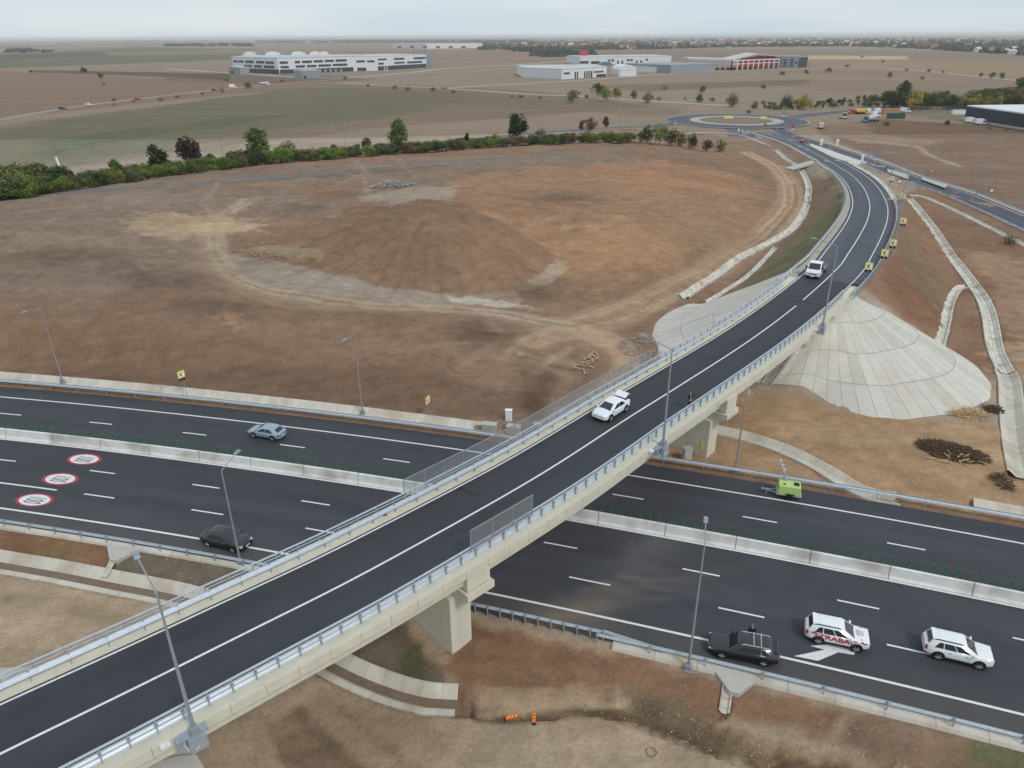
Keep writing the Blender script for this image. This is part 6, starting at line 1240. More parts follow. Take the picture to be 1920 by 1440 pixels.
b_ = blockthing('concrete_block', 'pale concrete block lying on end beside the far pier', 'concrete block', (1287, 860), (.9, .7, 1.3), .3, M_conc, .1); q = MB(); q.box((0, 0, 1.33), (.98, .78, .08)); q.build('cap', M_conc, b_, world=False)
def beacon(px, label, rz, lying):
    p = T(*px); t_ = thing('road_beacon', label, 'beacon', p + np.array([0, 0, .12 if lying else 0]), rz, 'orange and yellow road beacons'); t_.rotation_euler = (R(88) if lying else R(-8), 0, rz); t_.scale = (.75, .75, .75)
    q = MB(); pts = [(.17 * math.cos(a), .17 * math.sin(a) ) for a in np.linspace(0, math.pi, 7)]; prof = [(x, 1.15 + y) for x, y in pts] + [(-.17, .12), (.17, .12)]; v = [(x, -.05, z) for x, z in prof] + [(x, .05, z) for x, z in prof]; n = len(prof); q.add(v, [tuple(range(n)), tuple(range(2 * n - 1, n - 1, -1))] + [(i, n + i, n + (i + 1) % n, (i + 1) % n) for i in range(n)]); q.build('blade', M_orange, t_, world=False)
    q = MB()
    for k in range(3): z = .3 + k * .34; 
    for k in range(3):
        z = .22 + k * .36
        for s_ in (-1, 1): q.add([(-.15, s_ * .056, z), (.15, s_ * .056, z + .22), (.15, s_ * .056, z + .38), (-.15, s_ * .056, z + .16)][::s_], [(0, 1, 2, 3)])
    q.build('stripes', mat('amber_stripe', srgb(232, 170, 70), .5, var=.05), t_, world=False); q = MB(); q.box((0, 0, .05), (.4, .3, .10), top=.8); q.build('foot', M_black, t_, world=False)
beacon((945, 1350), 'orange striped beacon lying flat on the mud', .25 + math.pi / 2, True); beacon((1001, 1357), 'orange striped beacon standing upright on the mud', -.1, False)
# brushwood, straw, roots, rubble
def sticks(px, label, n, r_, ln, c, name='brushwood_pile', hh=.9, rad=.02, cat='brushwood', elong=(1, 1), rz=0):
    p = T(*px); t_ = thing(name, label, cat, p); q = MB()
    for _ in range(n):
        a = random.uniform(0, 6.28); rr = r_ * math.sqrt(random.random()); dx, dy = rr * math.cos(a) * elong[0], rr * math.sin(a) * elong[1]; dx, dy = dx * math.cos(rz) - dy * math.sin(rz), dx * math.sin(rz) + dy * math.cos(rz); f = 1 - (rr / r_) ** 2; l_ = random.uniform(.4, 1) * ln; b_ = random.uniform(0, 6.28); x, y = p[0] + dx, p[1] + dy
        z = hz(x, y) + random.random() * hh * f + .03; e = (x + math.cos(b_) * l_, y + math.sin(b_) * l_, z + random.uniform(-.15, .3)); e = (e[0], e[1], max(e[2], hz(e[0], e[1]) + .03)); q.bar((x, y, z), e, rad * random.uniform(.6, 1.5))
    q.build('branches', c, t_); return t_
M_brush = mat('dark_brushwood', srgb(98, 80, 62), 1, var=.3, scale=2); M_straw = mat('straw', srgb(196, 168, 126), 1, var=.15, scale=3)
t_ = sticks((1785, 848), 'wide heap of dark brushwood on the bare ground below the paved slope', 3000, 3.4, .6, M_brush, elong=(1.0, .55), rz=-.6, hh=.5, rad=.032)
q = MB(); pc = T(1785, 848)
for k in range(90):
    a = random.uniform(0, 6.28); rr = math.sqrt(random.random()); dx, dy = rr * 3.2 * math.cos(a), rr * 1.9 * math.sin(a); x, y = pc[0] + dx * .82 + dy * .56, pc[1] - dx * .56 + dy * .82; q.tube((x, y, hz(x, y) - .1), (x + random.uniform(-.2, .2), y, hz(x, y) + .28 * (1 - rr) + .08), random.uniform(.4, .7), .1, 7)
q.build('earth_clods', mat('clod_soil', srgb(88, 70, 54), 1, var=.2), t_)
sticks((1800, 862), 'a few pale branches lying on the brushwood heap', 26, 1.6, 1.6, M_straw, name='branches', cat='branches', hh=.5, rad=.07, elong=(1.6, .6))
sticks((1818, 778), 'small heap of pale sticks at the foot of the paved slope', 160, 1.5, 1.0, M_straw, cat='sticks', name='stick_heap', hh=.5, rad=.05, elong=(1.5, .8))
sticks((1862, 770), 'small dark brush heap at the right end of the paved slope', 240, 1.0, .6, M_brush, cat='brushwood', hh=.5, rad=.05)
sticks((1880, 905), 'dark clump of dead brush beside the channel end at the right', 170, 1.2, .5, M_brush, cat='brushwood', hh=.9, rad=.05, elong=(.7, 1.2))
sticks((1228, 392), 'tiny heap of pale branches on the orange mound', 60, 1.5, 1.8, M_straw, cat='branches', name='branch_heap', hh=.8, rad=.08) if False else sticks((1223, 289), 'small heap of pale branches near the back edge of the mound', 40, 1.0, 1.3, M_straw, cat='branches', name='branch_heap', hh=.8, rad=.07)
p = T(1100, 680); t_ = thing('geotextile_strips', 'tangle of beige fabric strips on the earth left of the bridge', 'fabric strips', p); q = MB(); M_fab = mat('beige_fabric', srgb(168, 146, 124), .95, var=.12)
for pts in ([(1073, 693), (1084, 692), (1093, 695), (1097, 701), (1103, 702)], [(1076, 689), (1086, 685), (1092, 689), (1098, 686), (1106, 690), (1114, 690)], [(1090, 684), (1097, 681), (1104, 684), (1112, 678), (1104, 672), (1110, 668), (1118, 671)], [(1095, 676), (1101, 673), (1108, 664), (1115, 662), (1120, 666)], [(1100, 681), (1110, 676), (1118, 676), (1122, 670)]):
    Q = drape(pts, .3, .12); Q[:, 2] += .12 * np.sin(np.arange(len(Q)) * 1.3); q.loft(Q, [(-.11, 0), (-.10, .06), (.10, .07), (.11, 0)])
q.build('strips', M_fab, t_)
def rocks(px, label, n, r_, s0, s1, mt, elong=(1, 1), name='rubble_pile', kind=None, hh=.6, cat='rubble'):
    p = T(*px); t_ = thing(name, label, cat, p); q = MB()
    for _ in range(n):
        a = random.uniform(0, 6.28); rr = math.sqrt(random.random()); x, y = p[0] + r_ * rr * math.cos(a) * elong[0], p[1] + r_ * rr * math.sin(a) * elong[1]; s = random.uniform(s0, s1); z = hz(x, y) + hh * (1 - rr * rr) * random.random(); rock(q, (x, y, z + s * .3), s)
    q.build('stones', mt, t_); return t_
def rock(q, c, s):
    b_ = [(1, 0, 0), (-1, 0, 0), (0, 1, 0), (0, -1, 0), (0, 0, .8), (0, 0, -.8)]; a = random.uniform(0, 6); k = [random.uniform(.6, 1.2) for _ in range(6)]
    v = []
    for (x, y, z), m in zip(b_, k): v.append((c[0] + (x * math.cos(a) - y * math.sin(a)) * s * m * .6, c[1] + (x * math.sin(a) + y * math.cos(a)) * s * m * .6, c[2] + z * s * m * .5))
    q.add(v, [(0, 2, 4), (2, 1, 4), (1, 3, 4), (3, 0, 4), (2, 0, 5), (1, 2, 5), (3, 1, 5), (0, 3, 5)])
M_rock = mat('pale_stone', srgb(168, 152, 134), .95, var=.2, scale=3); M_rockd = mat('grey_rubble', srgb(150, 146, 142), .95, var=.35, scale=2)
rocks((736, 349), 'long low heap of grey rubble on top of the mound', 420, 4.2, .22, .6, M_rockd, (1.35, .7), hh=1.2)
rocks((480, 478), 'scatter of broken stone beside the haul track', 260, 6, .1, .34, M_rock, (1.6, .5), hh=.3); rocks((1205, 655), 'rough stones at the foot of the left paved slope', 300, 3.2, .1, .35, M_rockd, (1.0, 1.4), hh=.3)
# loose stones everywhere: nobody could count them
q = MB()
def scat(px, n, sx, sy, s0, s1):
    c = T(*px)
    for _ in range(n):
        x, y = c[0] + random.gauss(0, sx), c[1] + random.gauss(0, sy); o = float(moff(x, y))
        if -13.8 < o < 15.5 or np.hypot(RAMP[::5, 0] - x, RAMP[::5, 1] - y).min() < 7: continue
        s = .6 * s0 * (s1 / s0) ** (random.random() ** 3.2); rock(q, (x, y, hz(x, y) + s * .15), s)
for a in [((560, 700), 500, 30, 7, .08, .42), ((200, 600), 260, 25, 14, .08, .38), ((1000, 660), 420, 10, 7, .08, .4), ((720, 560), 240, 16, 5, .1, .45), ((1100, 450), 160, 22, 16, .12, .6), ((500, 420), 180, 30, 20, .12, .6), ((900, 330), 110, 30, 16, .15, .8), ((1060, 1290), 220, 5, 1.3, .05, .22), ((1400, 1370), 330, 5, 1.6, .05, .26), ((1560, 1400), 240, 6, 1.8, .05, .24), ((1180, 1340), 260, 4, .8, .05, .25),
          ((1340, 1400), 260, 3, 1.2, .05, .25), ((330, 1080), 260, 4, 1.5, .05, .22), ((120, 1110), 180, 9, .9, .05, .2), ((1650, 830), 220, 12, 3, .05, .22), ((1500, 800), 160, 8, 2, .05, .2), ((1850, 620), 200, 8, 16, .08, .3), ((860, 1330), 160, 6, .8, .05, .2), ((1700, 480), 100, 8, 16, .08, .3)]: scat(*a)
st_ = q.build('loose_stones', M_rock); tag(st_, 'pale loose stones scattered over the bare earth', 'stones', kind='stuff')
q = MB()
for k in range(150):
    P = mpath(random.uniform(-85, 60), 0, 0)[0] if False else mpath(*(lambda s_: (s_, s_ + .2))(random.uniform(-85, 60)), random.choice([random.uniform(-13, 0), random.uniform(1, 11.5)]), 0)[0]
    rock(q, (P[0], P[1], .02), random.uniform(.04, .13))
tag(q.build('road_litter', M_rock), 'small pale bits of dirt lying on the motorway asphalt', 'litter', kind='stuff')
# small bits on the asphalt
M_cable = mat('black_cable', srgb(50, 48, 48), .8); t_ = thing('cable_loop', 'thin dark cable lying in a loop on the mud at the bottom', 'cable', T(1221, 1412)); q = MB(); pc = T(1221, 1412); Q = [(pc[0] + .32 * math.cos(a), pc[1] + .34 * math.sin(a), pc[2] + .1) for a in np.linspace(2.2, 8.0, 20)]
for a, b_ in zip(Q, Q[1:]): q.tube(a, b_, .02, n=5)
q.build('cable', M_cable, t_)
pb_ = G(722, 966, 7.45); t_ = thing('post_cover', 'rusty brown cover lying on the far kerb of the bridge', 'cover', pb_); q = MB(); q.box((pb_[0], pb_[1], pb_[2] + .15), (.28, .28, .34), .5, top=.7); q.build('cover', mat('rusty_orange', srgb(150, 92, 66), .8), t_)

# ------------------------------------------------------------------ trees and bushes
M_leaf = attrmat('foliage', .9); M_bark = mat('bark', srgb(84, 74, 64), 1, var=.2, scale=6)
_b = M_leaf.node_tree.nodes['Principled BSDF']; _b.inputs['Subsurface Weight'].default_value = .0
PAL = {'dark': (56, 68, 44), 'green': (80, 100, 50), 'bright': (98, 122, 54), 'olive': (104, 104, 60), 'yellow': (150, 138, 58), 'purple': (60, 52, 44), 'rust': (96, 62, 52), 'teal': (78, 92, 68), 'brown': (104, 92, 68)}
PROTO = {}
def tree_meshes(kind, pal, seed):
    key = (kind, pal, seed)
    if key in PROTO: return PROTO[key]
    rs = np.random.default_rng(hash(kind) % 1000 * 0 + sum(map(ord, kind + pal)) + seed * 91)
    # unit height; lumps = centres of leaf clumps
    spec = {'round': (26, .34, .36, .60, .17, 2600), 'bush': (20, .46, .40, .50, .22, 1500), 'tall': (24, .20, .40, .54, .13, 1900), 'shrub': (12, .9, .36, .46, .34, 520), 'thicket': (22, .62, .42, .5, .22, 2600)}[kind]
    nl, rx, rz_, cz, lr, nf = spec; L_ = []
    for i in range(nl):
        v = rs.normal(size=3); v /= np.linalg.norm(v); k = rs.random() ** .33 * .95; L_.append((v[0] * rx * k, v[1] * rx * k, cz + v[2] * rz_ * k * (1.0 if v[2] > 0 else .9)))
    L_.append((rs.normal() * .05, rs.normal() * .05, cz + rz_ * .85)); L_ = np.array(L_); tone = rs.uniform(.62, 1.38, len(L_)); hue = rs.uniform(-.12, .16, len(L_)); sz = rs.uniform(.7, 1.25, len(L_)) * lr
    ci = rs.integers(0, len(L_), nf); d = rs.normal(size=(nf, 3)); d /= np.linalg.norm(d, axis=1)[:, None]; rr = sz[ci] * (.55 + .5 * rs.random(nf)); c = L_[ci] + d * rr[:, None]; c[:, 2] = np.maximum(c[:, 2], .01)
    s = rs.uniform(.018, .034, nf) * (1.0 if kind != 'shrub' else 1.9) * 1.0
    nrm = d + rs.normal(size=(nf, 3)) * .7; nrm /= np.linalg.norm(nrm, axis=1)[:, None]; a = np.cross(nrm, [0.3, .2, .9]); a /= np.linalg.norm(a, axis=1)[:, None]; b = np.cross(nrm, a)
    V = np.stack([c - a * s[:, None] - b * s[:, None] * .3, c + b * s[:, None], c + a * s[:, None] - b * s[:, None] * .2, c - b * s[:, None] * 1.1 + nrm * s[:, None] * .3], 1).reshape(-1, 3)
    base = srgb(*PAL[pal]); t = 1.1 * tone[ci] * rs.uniform(.7, 1.3, nf); col_ = base[None, :] * t[:, None]; col_[:, 0] *= 1 + hue[ci] * 1.5; col_[:, 2] *= 1 - hue[ci]
    if pal in ('green', 'olive', 'bright', 'teal') :
        yl = rs.random(nf) < .08; col_[yl] = srgb(150, 138, 60) * rs.uniform(.7, 1.1, yl.sum())[:, None]
    me = bpy.data.meshes.new('crown'); me.from_pydata(V.tolist(), [], [(4 * i, 4 * i + 1, 4 * i + 2, 4 * i + 3) for i in range(nf)]); me.materials.append(M_leaf)
    ca = me.color_attributes.new('Col', 'FLOAT_COLOR', 'POINT'); ca.data.foreach_set('color', np.concatenate([np.repeat(np.clip(col_, .005, .8), 4, 0), np.ones((4 * nf, 1))], 1).ravel())
    q = MB(); tr = .022 if kind in ('round', 'tall') else .014; q.tube((0, 0, -.08), (0, 0, .30), tr, tr * .75, 7); q.tube((0, 0, .30), (.02, .01, .62), tr * .75, tr * .4, 7)
    for k in range(7): m = rs.integers(0, len(L_)); h0 = .22 + .3 * rs.random(); q.tube((0, 0, h0 * (.6 if kind in ('bush', 'shrub', 'thicket') else 1)), tuple(L_[m]), tr * .45, tr * .12, 5)
    for k in range(10 if kind in ('shrub',) else 4): an = rs.random() * 6.28; q.tube((0, 0, .02), (math.cos(an) * rx * .6, math.sin(an) * rx * .6, cz), tr * .35, tr * .1, 4)
    me2 = bpy.data.meshes.new('trunk'); me2.from_pydata([tuple(v) for v in q.v], [], q.f); me2.materials.append(M_bark)
    PROTO[key] = (me, me2); return PROTO[key]
def tree(p, h, kind, pal, label, group=None, wide=1.0, seed=None, name=None, parts=True):
    me, tr = tree_meshes(kind, pal, random.randint(0, 2) if seed is None else seed)
    nm = name or {'round': 'tree', 'tall': 'tree', 'thicket': 'shrub'}.get(kind, 'bush'); t_ = thing(nm, label, nm, p, random.uniform(0, 6.28), group); t_.scale = (h * wide, h * wide, h)
    for n_, m_ in (('crown', me), ('trunk', tr)):
        o = bpy.data.objects.new(n_, m_); col.objects.link(o); o.parent = t_
    return t_
def hfor(p, py):
    lo, hi = .4, 30
    for _ in range(22):
        md = (lo + hi) / 2
        if proj((p[0], p[1], p[2] + md))[1] > py: lo = md
        else: hi = md
    return (lo + hi) / 2
RIDGE = [(-60, 388), (0, 378), (100, 362), (200, 347), (300, 331), (400, 319), (500, 307), (600, 298), (700, 291), (800, 284), (900, 277), (1000, 270), (1100, 267), (1180, 268)]
TOPS = [(-60, 326), (0, 316), (60, 308), (110, 312), (180, 326), (260, 312), (330, 298), (420, 292), (520, 272), (600, 280), (660, 268), (720, 278), (850, 264), (930, 262), (1020, 254), (1100, 256), (1180, 262)]
def ridge_pt(px, back):
    # sideways position from the pixel, distance from the mound's crest line (world)
    ry = np.interp(px, [a for a, b in RIDGE], [b for a, b in RIDGE]); g = T(px, ry + 3); d = np.array([g[0], g[1]]) / np.hypot(g[0], g[1]); x, y = g[0] + d[0] * back, g[1] + d[1] * back; return np.array([x, y, hz(x, y)])
px = -55.0; cnt = 0
seg = [(-60, 120, 'left of the white pole'), (120, 240, 'right of the white pole'), (240, 350, 'left of the dark purple tree'), (350, 480, 'between the purple and the leafy tree'), (480, 640, 'right of the big leafy tree'), (640, 760, 'around the tall green tree'), (760, 960, 'between the tall and the round tree'), (960, 1200, 'towards the west road')]
pn = {'dark': 'dark green', 'green': 'mid green', 'bright': 'bright green', 'olive': 'olive green', 'yellow': 'yellowing', 'teal': 'grey green', 'brown': 'brownish', 'purple': 'dark purple', 'rust': 'rust red'}
while px < 1185:
    left = px < 320; ty = np.interp(px, [a for a, b in TOPS], [b for a, b in TOPS]); sg = next((s for a, b, s in seg if a <= px < b), seg[-1][2])
    for row in range(3 if left else (2 if random.random() < .5 else 1)):
        back = (5, 13, 24)[row] + random.uniform(-2, 2); p = ridge_pt(px + random.uniform(-6, 6), back); h = hfor(p, ty + random.uniform(-6, 8) + (6 if row == 0 and not left else (20 if row == 0 else 0))) ; h = max(3.4, min(h, 10)); wdn = random.uniform(1.15, 1.6)
        pal = random.choice(['dark', 'green', 'green', 'teal', 'olive', 'bright', 'bright', 'brown'] if not (left and row > 0) else ['dark', 'dark', 'teal', 'olive', 'green'])
        kd = random.choice(['bush', 'thicket', 'thicket', 'bush', 'tall']) if row else random.choice(['bush', 'thicket'])
        size = 'low' if h < 3.4 else ('tall' if h > 5.5 else 'middling')
        tree(p, h, kd, pal, f'{size} {pn[pal]} bush behind the mound {sg}', 'bushes growing behind the mound', wdn if not left else wdn * .8)
    px += random.uniform(8, 12) if px > 320 else random.uniform(10, 16)
for px, ty, kd, pal, lb, wd, back in ((748, 227, 'round', 'green', 'tall light green tree with two crowns standing behind the mound', .75, 8), (970, 216, 'round', 'dark', 'dark green round tree standing behind the mound', .95, 16), (490, 243, 'round', 'green', 'broad leafy green tree standing behind the mound at the left', 1.0, 12),
                                    (360, 259, 'round', 'purple', 'dark purple tree standing behind the mound at the left', .9, 10), (303, 270, 'tall', 'dark', 'narrow dark green tree left of the dark purple one', 1.3, 12), (690, 257, 'tall', 'brown', 'thin brownish tree left of the tall two crowned tree', 1.2, 12), (225, 297, 'tall', 'green', 'narrow green tree right of the two thickets at the left', 1.1, 14),
                                    (876, 248, 'tall', 'purple', 'thin dark sapling in the row behind the mound', .6, 10), (1015, 241, 'bush', 'teal', 'grey green bush right of the dark round tree', .9, 14), (545, 264, 'bush', 'teal', 'grey green bush right of the broad leafy tree', 1.0, 16), (930, 250, 'bush', 'olive', 'olive bush just left of the dark round tree', 1.0, 12), (440, 283, 'tall', 'dark', 'small narrow tree beside the lamp post at the left', 1.0, 14)):
    p = ridge_pt(px, back); tree(p, hfor(p, ty), kd, pal, lb, None, wd)
FT = [(1073, 193, 168, 'bush', 'green'), (1121, 182, 155, 'bush', 'dark'), (1137, 190, 164, 'bush', 'bright'), (1156, 184, 163, 'bush', 'olive'), (1188, 186, 169, 'bush', 'green'), (1215, 194, 172, 'bush', 'olive'), (1312, 192, 177, 'thicket', 'teal'), (1317, 175, 160, 'bush', 'green'), (1372, 201, 174, 'bush', 'olive'), (1246, 168, 158, 'thicket', 'yellow'), (1431, 167, 157, 'bush', 'brown'),
      (1107, 246, 220, 'bush', 'rust'), (1136, 242, 218, 'tall', 'rust'), (1090, 246, 224, 'tall', 'brown'), (1148, 264, 246, 'bush', 'dark'), (157, 137, 125, 'thicket', 'dark'), (59, 137, 131, 'thicket', 'dark'), (190, 149, 136, 'round', 'green'), (195, 159, 154, 'shrub', 'brown'), (466, 168, 152, 'bush', 'green'), (417, 175, 162, 'bush', 'yellow'), (214, 199, 191, 'shrub', 'yellow'), (302, 190, 182, 'shrub', 'olive'), (334, 184, 178, 'shrub', 'dark'), (215, 190, 184, 'shrub', 'dark'),
      (1668, 146, 134, 'bush', 'brown'), (1728, 149, 143, 'shrub', 'dark'), (1553, 136, 127, 'shrub', 'dark'), (1588, 126, 120, 'shrub', 'dark'), (1466, 141, 133, 'shrub', 'dark'), (1511, 138, 131, 'shrub', 'dark'), (1859, 148, 134, 'bush', 'brown'), (1878, 148, 135, 'bush', 'teal'), (1838, 145, 136, 'bush', 'brown'), (1698, 133, 127, 'shrub', 'olive'), (1742, 135, 129, 'shrub', 'dark'), (1768, 137, 132, 'shrub', 'brown'), (1615, 108, 104, 'shrub', 'dark'), (1655, 118, 112, 'bush', 'brown'),
      (1222, 117, 108, 'thicket', 'teal'), (1085, 178, 172, 'shrub', 'brown'), (1012, 186, 180, 'shrub', 'brown'), (975, 184, 178, 'shrub', 'dark'), (960, 183, 178, 'shrub', 'brown'), (740, 168, 160, 'shrub', 'brown'), (765, 170, 162, 'shrub', 'brown'), (690, 163, 157, 'shrub', 'brown'), (812, 171, 164, 'shrub', 'dark'), (850, 175, 169, 'shrub', 'brown'), (530, 154, 149, 'shrub', 'dark'), (647, 149, 142, 'shrub', 'brown'), (425, 152, 146, 'shrub', 'brown'),
      (1100, 185, 176, 'bush', 'teal'), (1235, 188, 181, 'shrub', 'brown'), (1285, 187, 182, 'shrub', 'olive'), (1335, 190, 182, 'shrub', 'brown'), (1405, 213, 206, 'shrub', 'dark'), (1660, 236, 228, 'shrub', 'dark'), (1775, 236, 224, 'bush', 'dark'), (1855, 243, 238, 'shrub', 'brown'), (1885, 246, 241, 'shrub', 'brown'), (1890, 458, 440, 'shrub', 'brown'), (250, 192, 187, 'shrub', 'olive'), (380, 178, 173, 'shrub', 'brown'), (995, 100, 90, 'bush', 'dark')]
loc_txt = lambda x: 'left part' if x < 500 else ('centre' if x < 1050 else ('right of centre' if x < 1500 else 'right part'))
for k, (x, by, ty, kd, pal) in enumerate(FT):
    p = T(x, by); near_ = ('beside the west road' if by > 215 and x < 1200 else 'beside the ramp road' if by > 215 else 'on the track behind the roundabout' if 1040 < x < 1400 and by > 155 else 'by the country road' if 140 < by and x < 700 else 'behind the buildings' if by < 125 else 'on the plain')
    hh = hfor(p, ty); tree(p, hh, kd, pal, f'{"solitary" if kd != "shrub" else "low"} {pn[pal]} {"tree" if kd in ("round", "tall") else "bush"} {near_}, {loc_txt(x)}', 'shrubs and trees scattered over the plain', 1.0 if kd != 'shrub' else 1.0)
for x, by, ty, kd, pal, wd, lb in ((1214, 269, 235, 'bush', 'dark', .8, 'dark bush at the left end of the clump before the roundabout'), (1236, 272, 234, 'bush', 'bright', .95, 'bright green bush in the clump before the roundabout'), (1258, 274, 240, 'bush', 'dark', .8, 'tall dark bush in the middle of the clump before the roundabout'), (1276, 275, 248, 'bush', 'olive', 1.0, 'yellow green bush in the clump before the roundabout'),
                                (1297, 279, 250, 'bush', 'dark', .85, 'rounded dark green bush in the clump before the roundabout'), (1325, 285, 262, 'bush', 'purple', 1.0, 'dark purple bush right of the clump before the roundabout'), (1350, 285, 262, 'thicket', 'olive', .8, 'yellow green bush at the right end before the roundabout'), (1200, 268, 246, 'bush', 'green', .8, 'mid green bush left of the clump before the roundabout')):
    p = T(x, by); p = G(x, by, max(.2, p[2])); tree((p[0], p[1], hz(p[0], p[1])), max(2.5, hfor((p[0], p[1], hz(p[0], p[1])), ty)), kd, pal, lb, 'clump of bushes before the roundabout', wd)
HB = [(1415, 203), (1480, 206), (1540, 202), (1600, 198), (1700, 203), (1800, 206), (1860, 203), (2000, 205)]; HT = [(1415, 196), (1460, 190), (1510, 188), (1560, 186), (1610, 182), (1650, 174), (1700, 168), (1760, 172), (1830, 172), (1900, 164), (2000, 160)]
x = 1418.0
while x < 1985:
    by0, ty0 = np.interp(x, [a for a, b in HB], [b for a, b in HB]), np.interp(x, [a for a, b in HT], [b for a, b in HT])
    for row in range(3 if x > 1600 else 2):
        p = T(x + random.uniform(-5, 5), by0 - row * 6 + random.uniform(-1.5, 1.5)); h = min(14, max(2.5, hfor(p, ty0 + random.uniform(-3, 9) + (10 if row == 0 else 0))))
        pal = random.choice(['olive', 'yellow', 'green', 'dark', 'teal', 'brown', 'yellow', 'olive'] if x > 1680 else ['dark', 'green', 'olive', 'teal', 'brown'])
        wh = 'left of the trucks' if x < 1570 else 'behind the parked trucks' if x < 1700 else 'left of the dark blue warehouse' if x < 1810 else 'behind the dark blue warehouse'
        tree(p, h, random.choice(['bush', 'thicket', 'thicket', 'tall']), pal, f'{"tall" if h > 7 else "low"} {pn[pal]} bush in the hedge {wh}', 'hedge along the east road', random.uniform(1.1, 1.6))
    x += random.uniform(10, 15)
for x, by, ty, kd, pal, wd, lb in ((1690, 204, 152, 'round', 'teal', .8, 'tallest grey green tree in the hedge behind the parked trucks'), (1507, 206, 176, 'bush', 'yellow', 1.0, 'bright yellow tree beside the east road'), (1476, 204, 178, 'bush', 'teal', 1.0, 'grey green tree left of the bright yellow one'), (1905, 196, 147, 'round', 'teal', 1.0, 'large grey green tree above the dark blue warehouse'), (1712, 206, 168, 'bush', 'yellow', 1.0, 'yellow tree right of the tallest grey green tree'), (1664, 205, 168, 'bush', 'dark', .9, 'dark tree left of the tallest grey green tree')):
    p = T(x, by); tree(p, hfor(p, ty), kd, pal, lb, None, wd)

# ------------------------------------------------------------------ buildings
M_bw = mat('white_cladding', srgb(214, 216, 218), .6, var=.03, scale=.1); M_bg = mat('dark_glazing', srgb(62, 66, 76), .3, var=.15, scale=.2); M_broof = mat('pale_roofing', srgb(190, 190, 188), .8, var=.05, scale=.05); M_bgrey = mat('grey_cladding', srgb(140, 146, 152), .6, var=.05, scale=.1); M_bblue = mat('navy_cladding', srgb(44, 52, 68), .5, var=.06, scale=.2); M_bred = mat('red_cladding', srgb(186, 60, 68), .6, var=.05, scale=.1)
class Bld:
    def __init__(s, label, front, depth, top, wall=M_bw, roof=M_broof, name='warehouse', cat='building', h=None, group=None):
        s.P = [G(*p)[:2] for p in front]; s.mat = wall; c = s.P[len(s.P) // 2]; dv = np.array(c) / np.linalg.norm(c); s.h = h or hfor((s.P[top[0]][0], s.P[top[0]][1], 0), top[1])
        d = s.P[-1] - s.P[0]; n = np.array([-d[1], d[0]]) / np.linalg.norm(d); n = n if np.dot(n, dv) > 0 else -n; s.B = [s.P[0] + n * depth, s.P[-1] + n * depth]
        s.t = thing(name, label, cat, (*s.P[0], 0), 0, group); poly = [*s.P, s.B[1], s.B[0]]; ar = sum(poly[i][0] * poly[(i + 1) % len(poly)][1] - poly[(i + 1) % len(poly)][0] * poly[i][1] for i in range(len(poly)))
        poly = poly if ar > 0 else poly[::-1]; q = MB(); q.prism(poly, -1, s.h); q.build('wall', wall, s.t); cc = np.mean(poly, 0); q = MB(); q.prism([cc + (p - cc) * 1.004 for p in poly], s.h + .01, s.h + .6); q.build('roof', roof, s.t); s.n = -n
    def at(s, k, px, py=None):
        a, b = s.P[k], s.P[k + 1]; xa, xb = proj((*a, 0))[0], proj((*b, 0))[0]; lo, hi = -.05, 1.05
        for _ in range(25):
            m = (lo + hi) / 2; x = proj((*(a + (b - a) * m), 3))[0]
            if (x < px) == (xb > xa): lo = m
            else: hi = m
        p = a + (b - a) * lo
        if py is None: return p
        l, h = -1, s.h
        for _ in range(25):
            m = (l + h) / 2
            if proj((*p, m))[1] > py: l = m
            else: h = m
        return p, l
    def win(s, k, x0, x1, y0, y1, mt=None, name='window', proud=.25):
        a, z1 = s.at(k, x0, y0); b, z0 = s.at(k, x1, y1); z0b = s.at(k, x0, y1)[1]; z1b = s.at(k, x1, y0)[1]; z0, z1 = (z0 + z0b) / 2, (z1 + z1b) / 2
        n = np.array([(s.P[k + 1] - s.P[k])[1], -(s.P[k + 1] - s.P[k])[0]]); n = n / np.linalg.norm(n); n = n if np.dot(n, s.P[k]) < 0 else -n; q = MB(); q.prism([a + n * proud, b + n * proud, b - n * .3, a - n * .3], max(z0, .05), max(z1, z0 + .5)); return q.build(name, mt or M_bg, s.t)
S2 = lambda X, Y: (400 + X / 3.84, 40 + Y / 3.84)
S3 = lambda X, Y: (900 + X / 3.0, 40 + Y / 3.0)
def wins(B, k, f, L_, dy=0, **kw):
    for x0, x1, y0, y1 in L_:
        g_ = (y1 - y0) * .12; a, b = f(x0, y0 - g_), f(x1, y1 + g_); B.win(k, a[0], b[0], a[1], b[1], **kw)
fb = Bld('long white two storey factory with ribbon windows on the plain', [(438, 135), (523.7, 139), (663, 133.5)], 90, (1, 109), name='factory', h=None)
wins(fb, 0, S2, [(152, 184, 282, 294), (192, 226, 283, 295), (240, 300, 284, 298), (318, 375, 287, 301), (385, 445, 290, 304), (225, 282, 315, 328), (298, 355, 317, 331), (367, 445, 320, 335)]); wins(fb, 0, S2, [(198, 473, 345, 372)], name='ground_floor_glazing')
wins(fb, 1, S2, [(485, 543, 290, 304), (593, 632, 287, 300), (646, 715, 284, 298), (730, 795, 281, 294), (808, 873, 278, 291), (886, 965, 275, 288), (488, 547, 323, 336), (597, 663, 318, 331), (677, 745, 315, 328), (760, 850, 311, 324), (863, 968, 306, 319)]); wins(fb, 1, S2, [(480, 1008, 342, 372)], name='ground_floor_glazing')
for k in range(10):
    X = 575 + k * 37; a, b = S2(X, 342), S2(X + 16, 366); o = fb.win(1, a[0], b[0], a[1], b[1], M_bgrey, 'dock_shelter', .9)
fr_ = Bld('white right wing of the factory with stacks at its far end', [(663, 133.5), (691, 132.8), (708, 132.3), (800, 126.5)], 85, (3, 102.5), name='factory_wing')
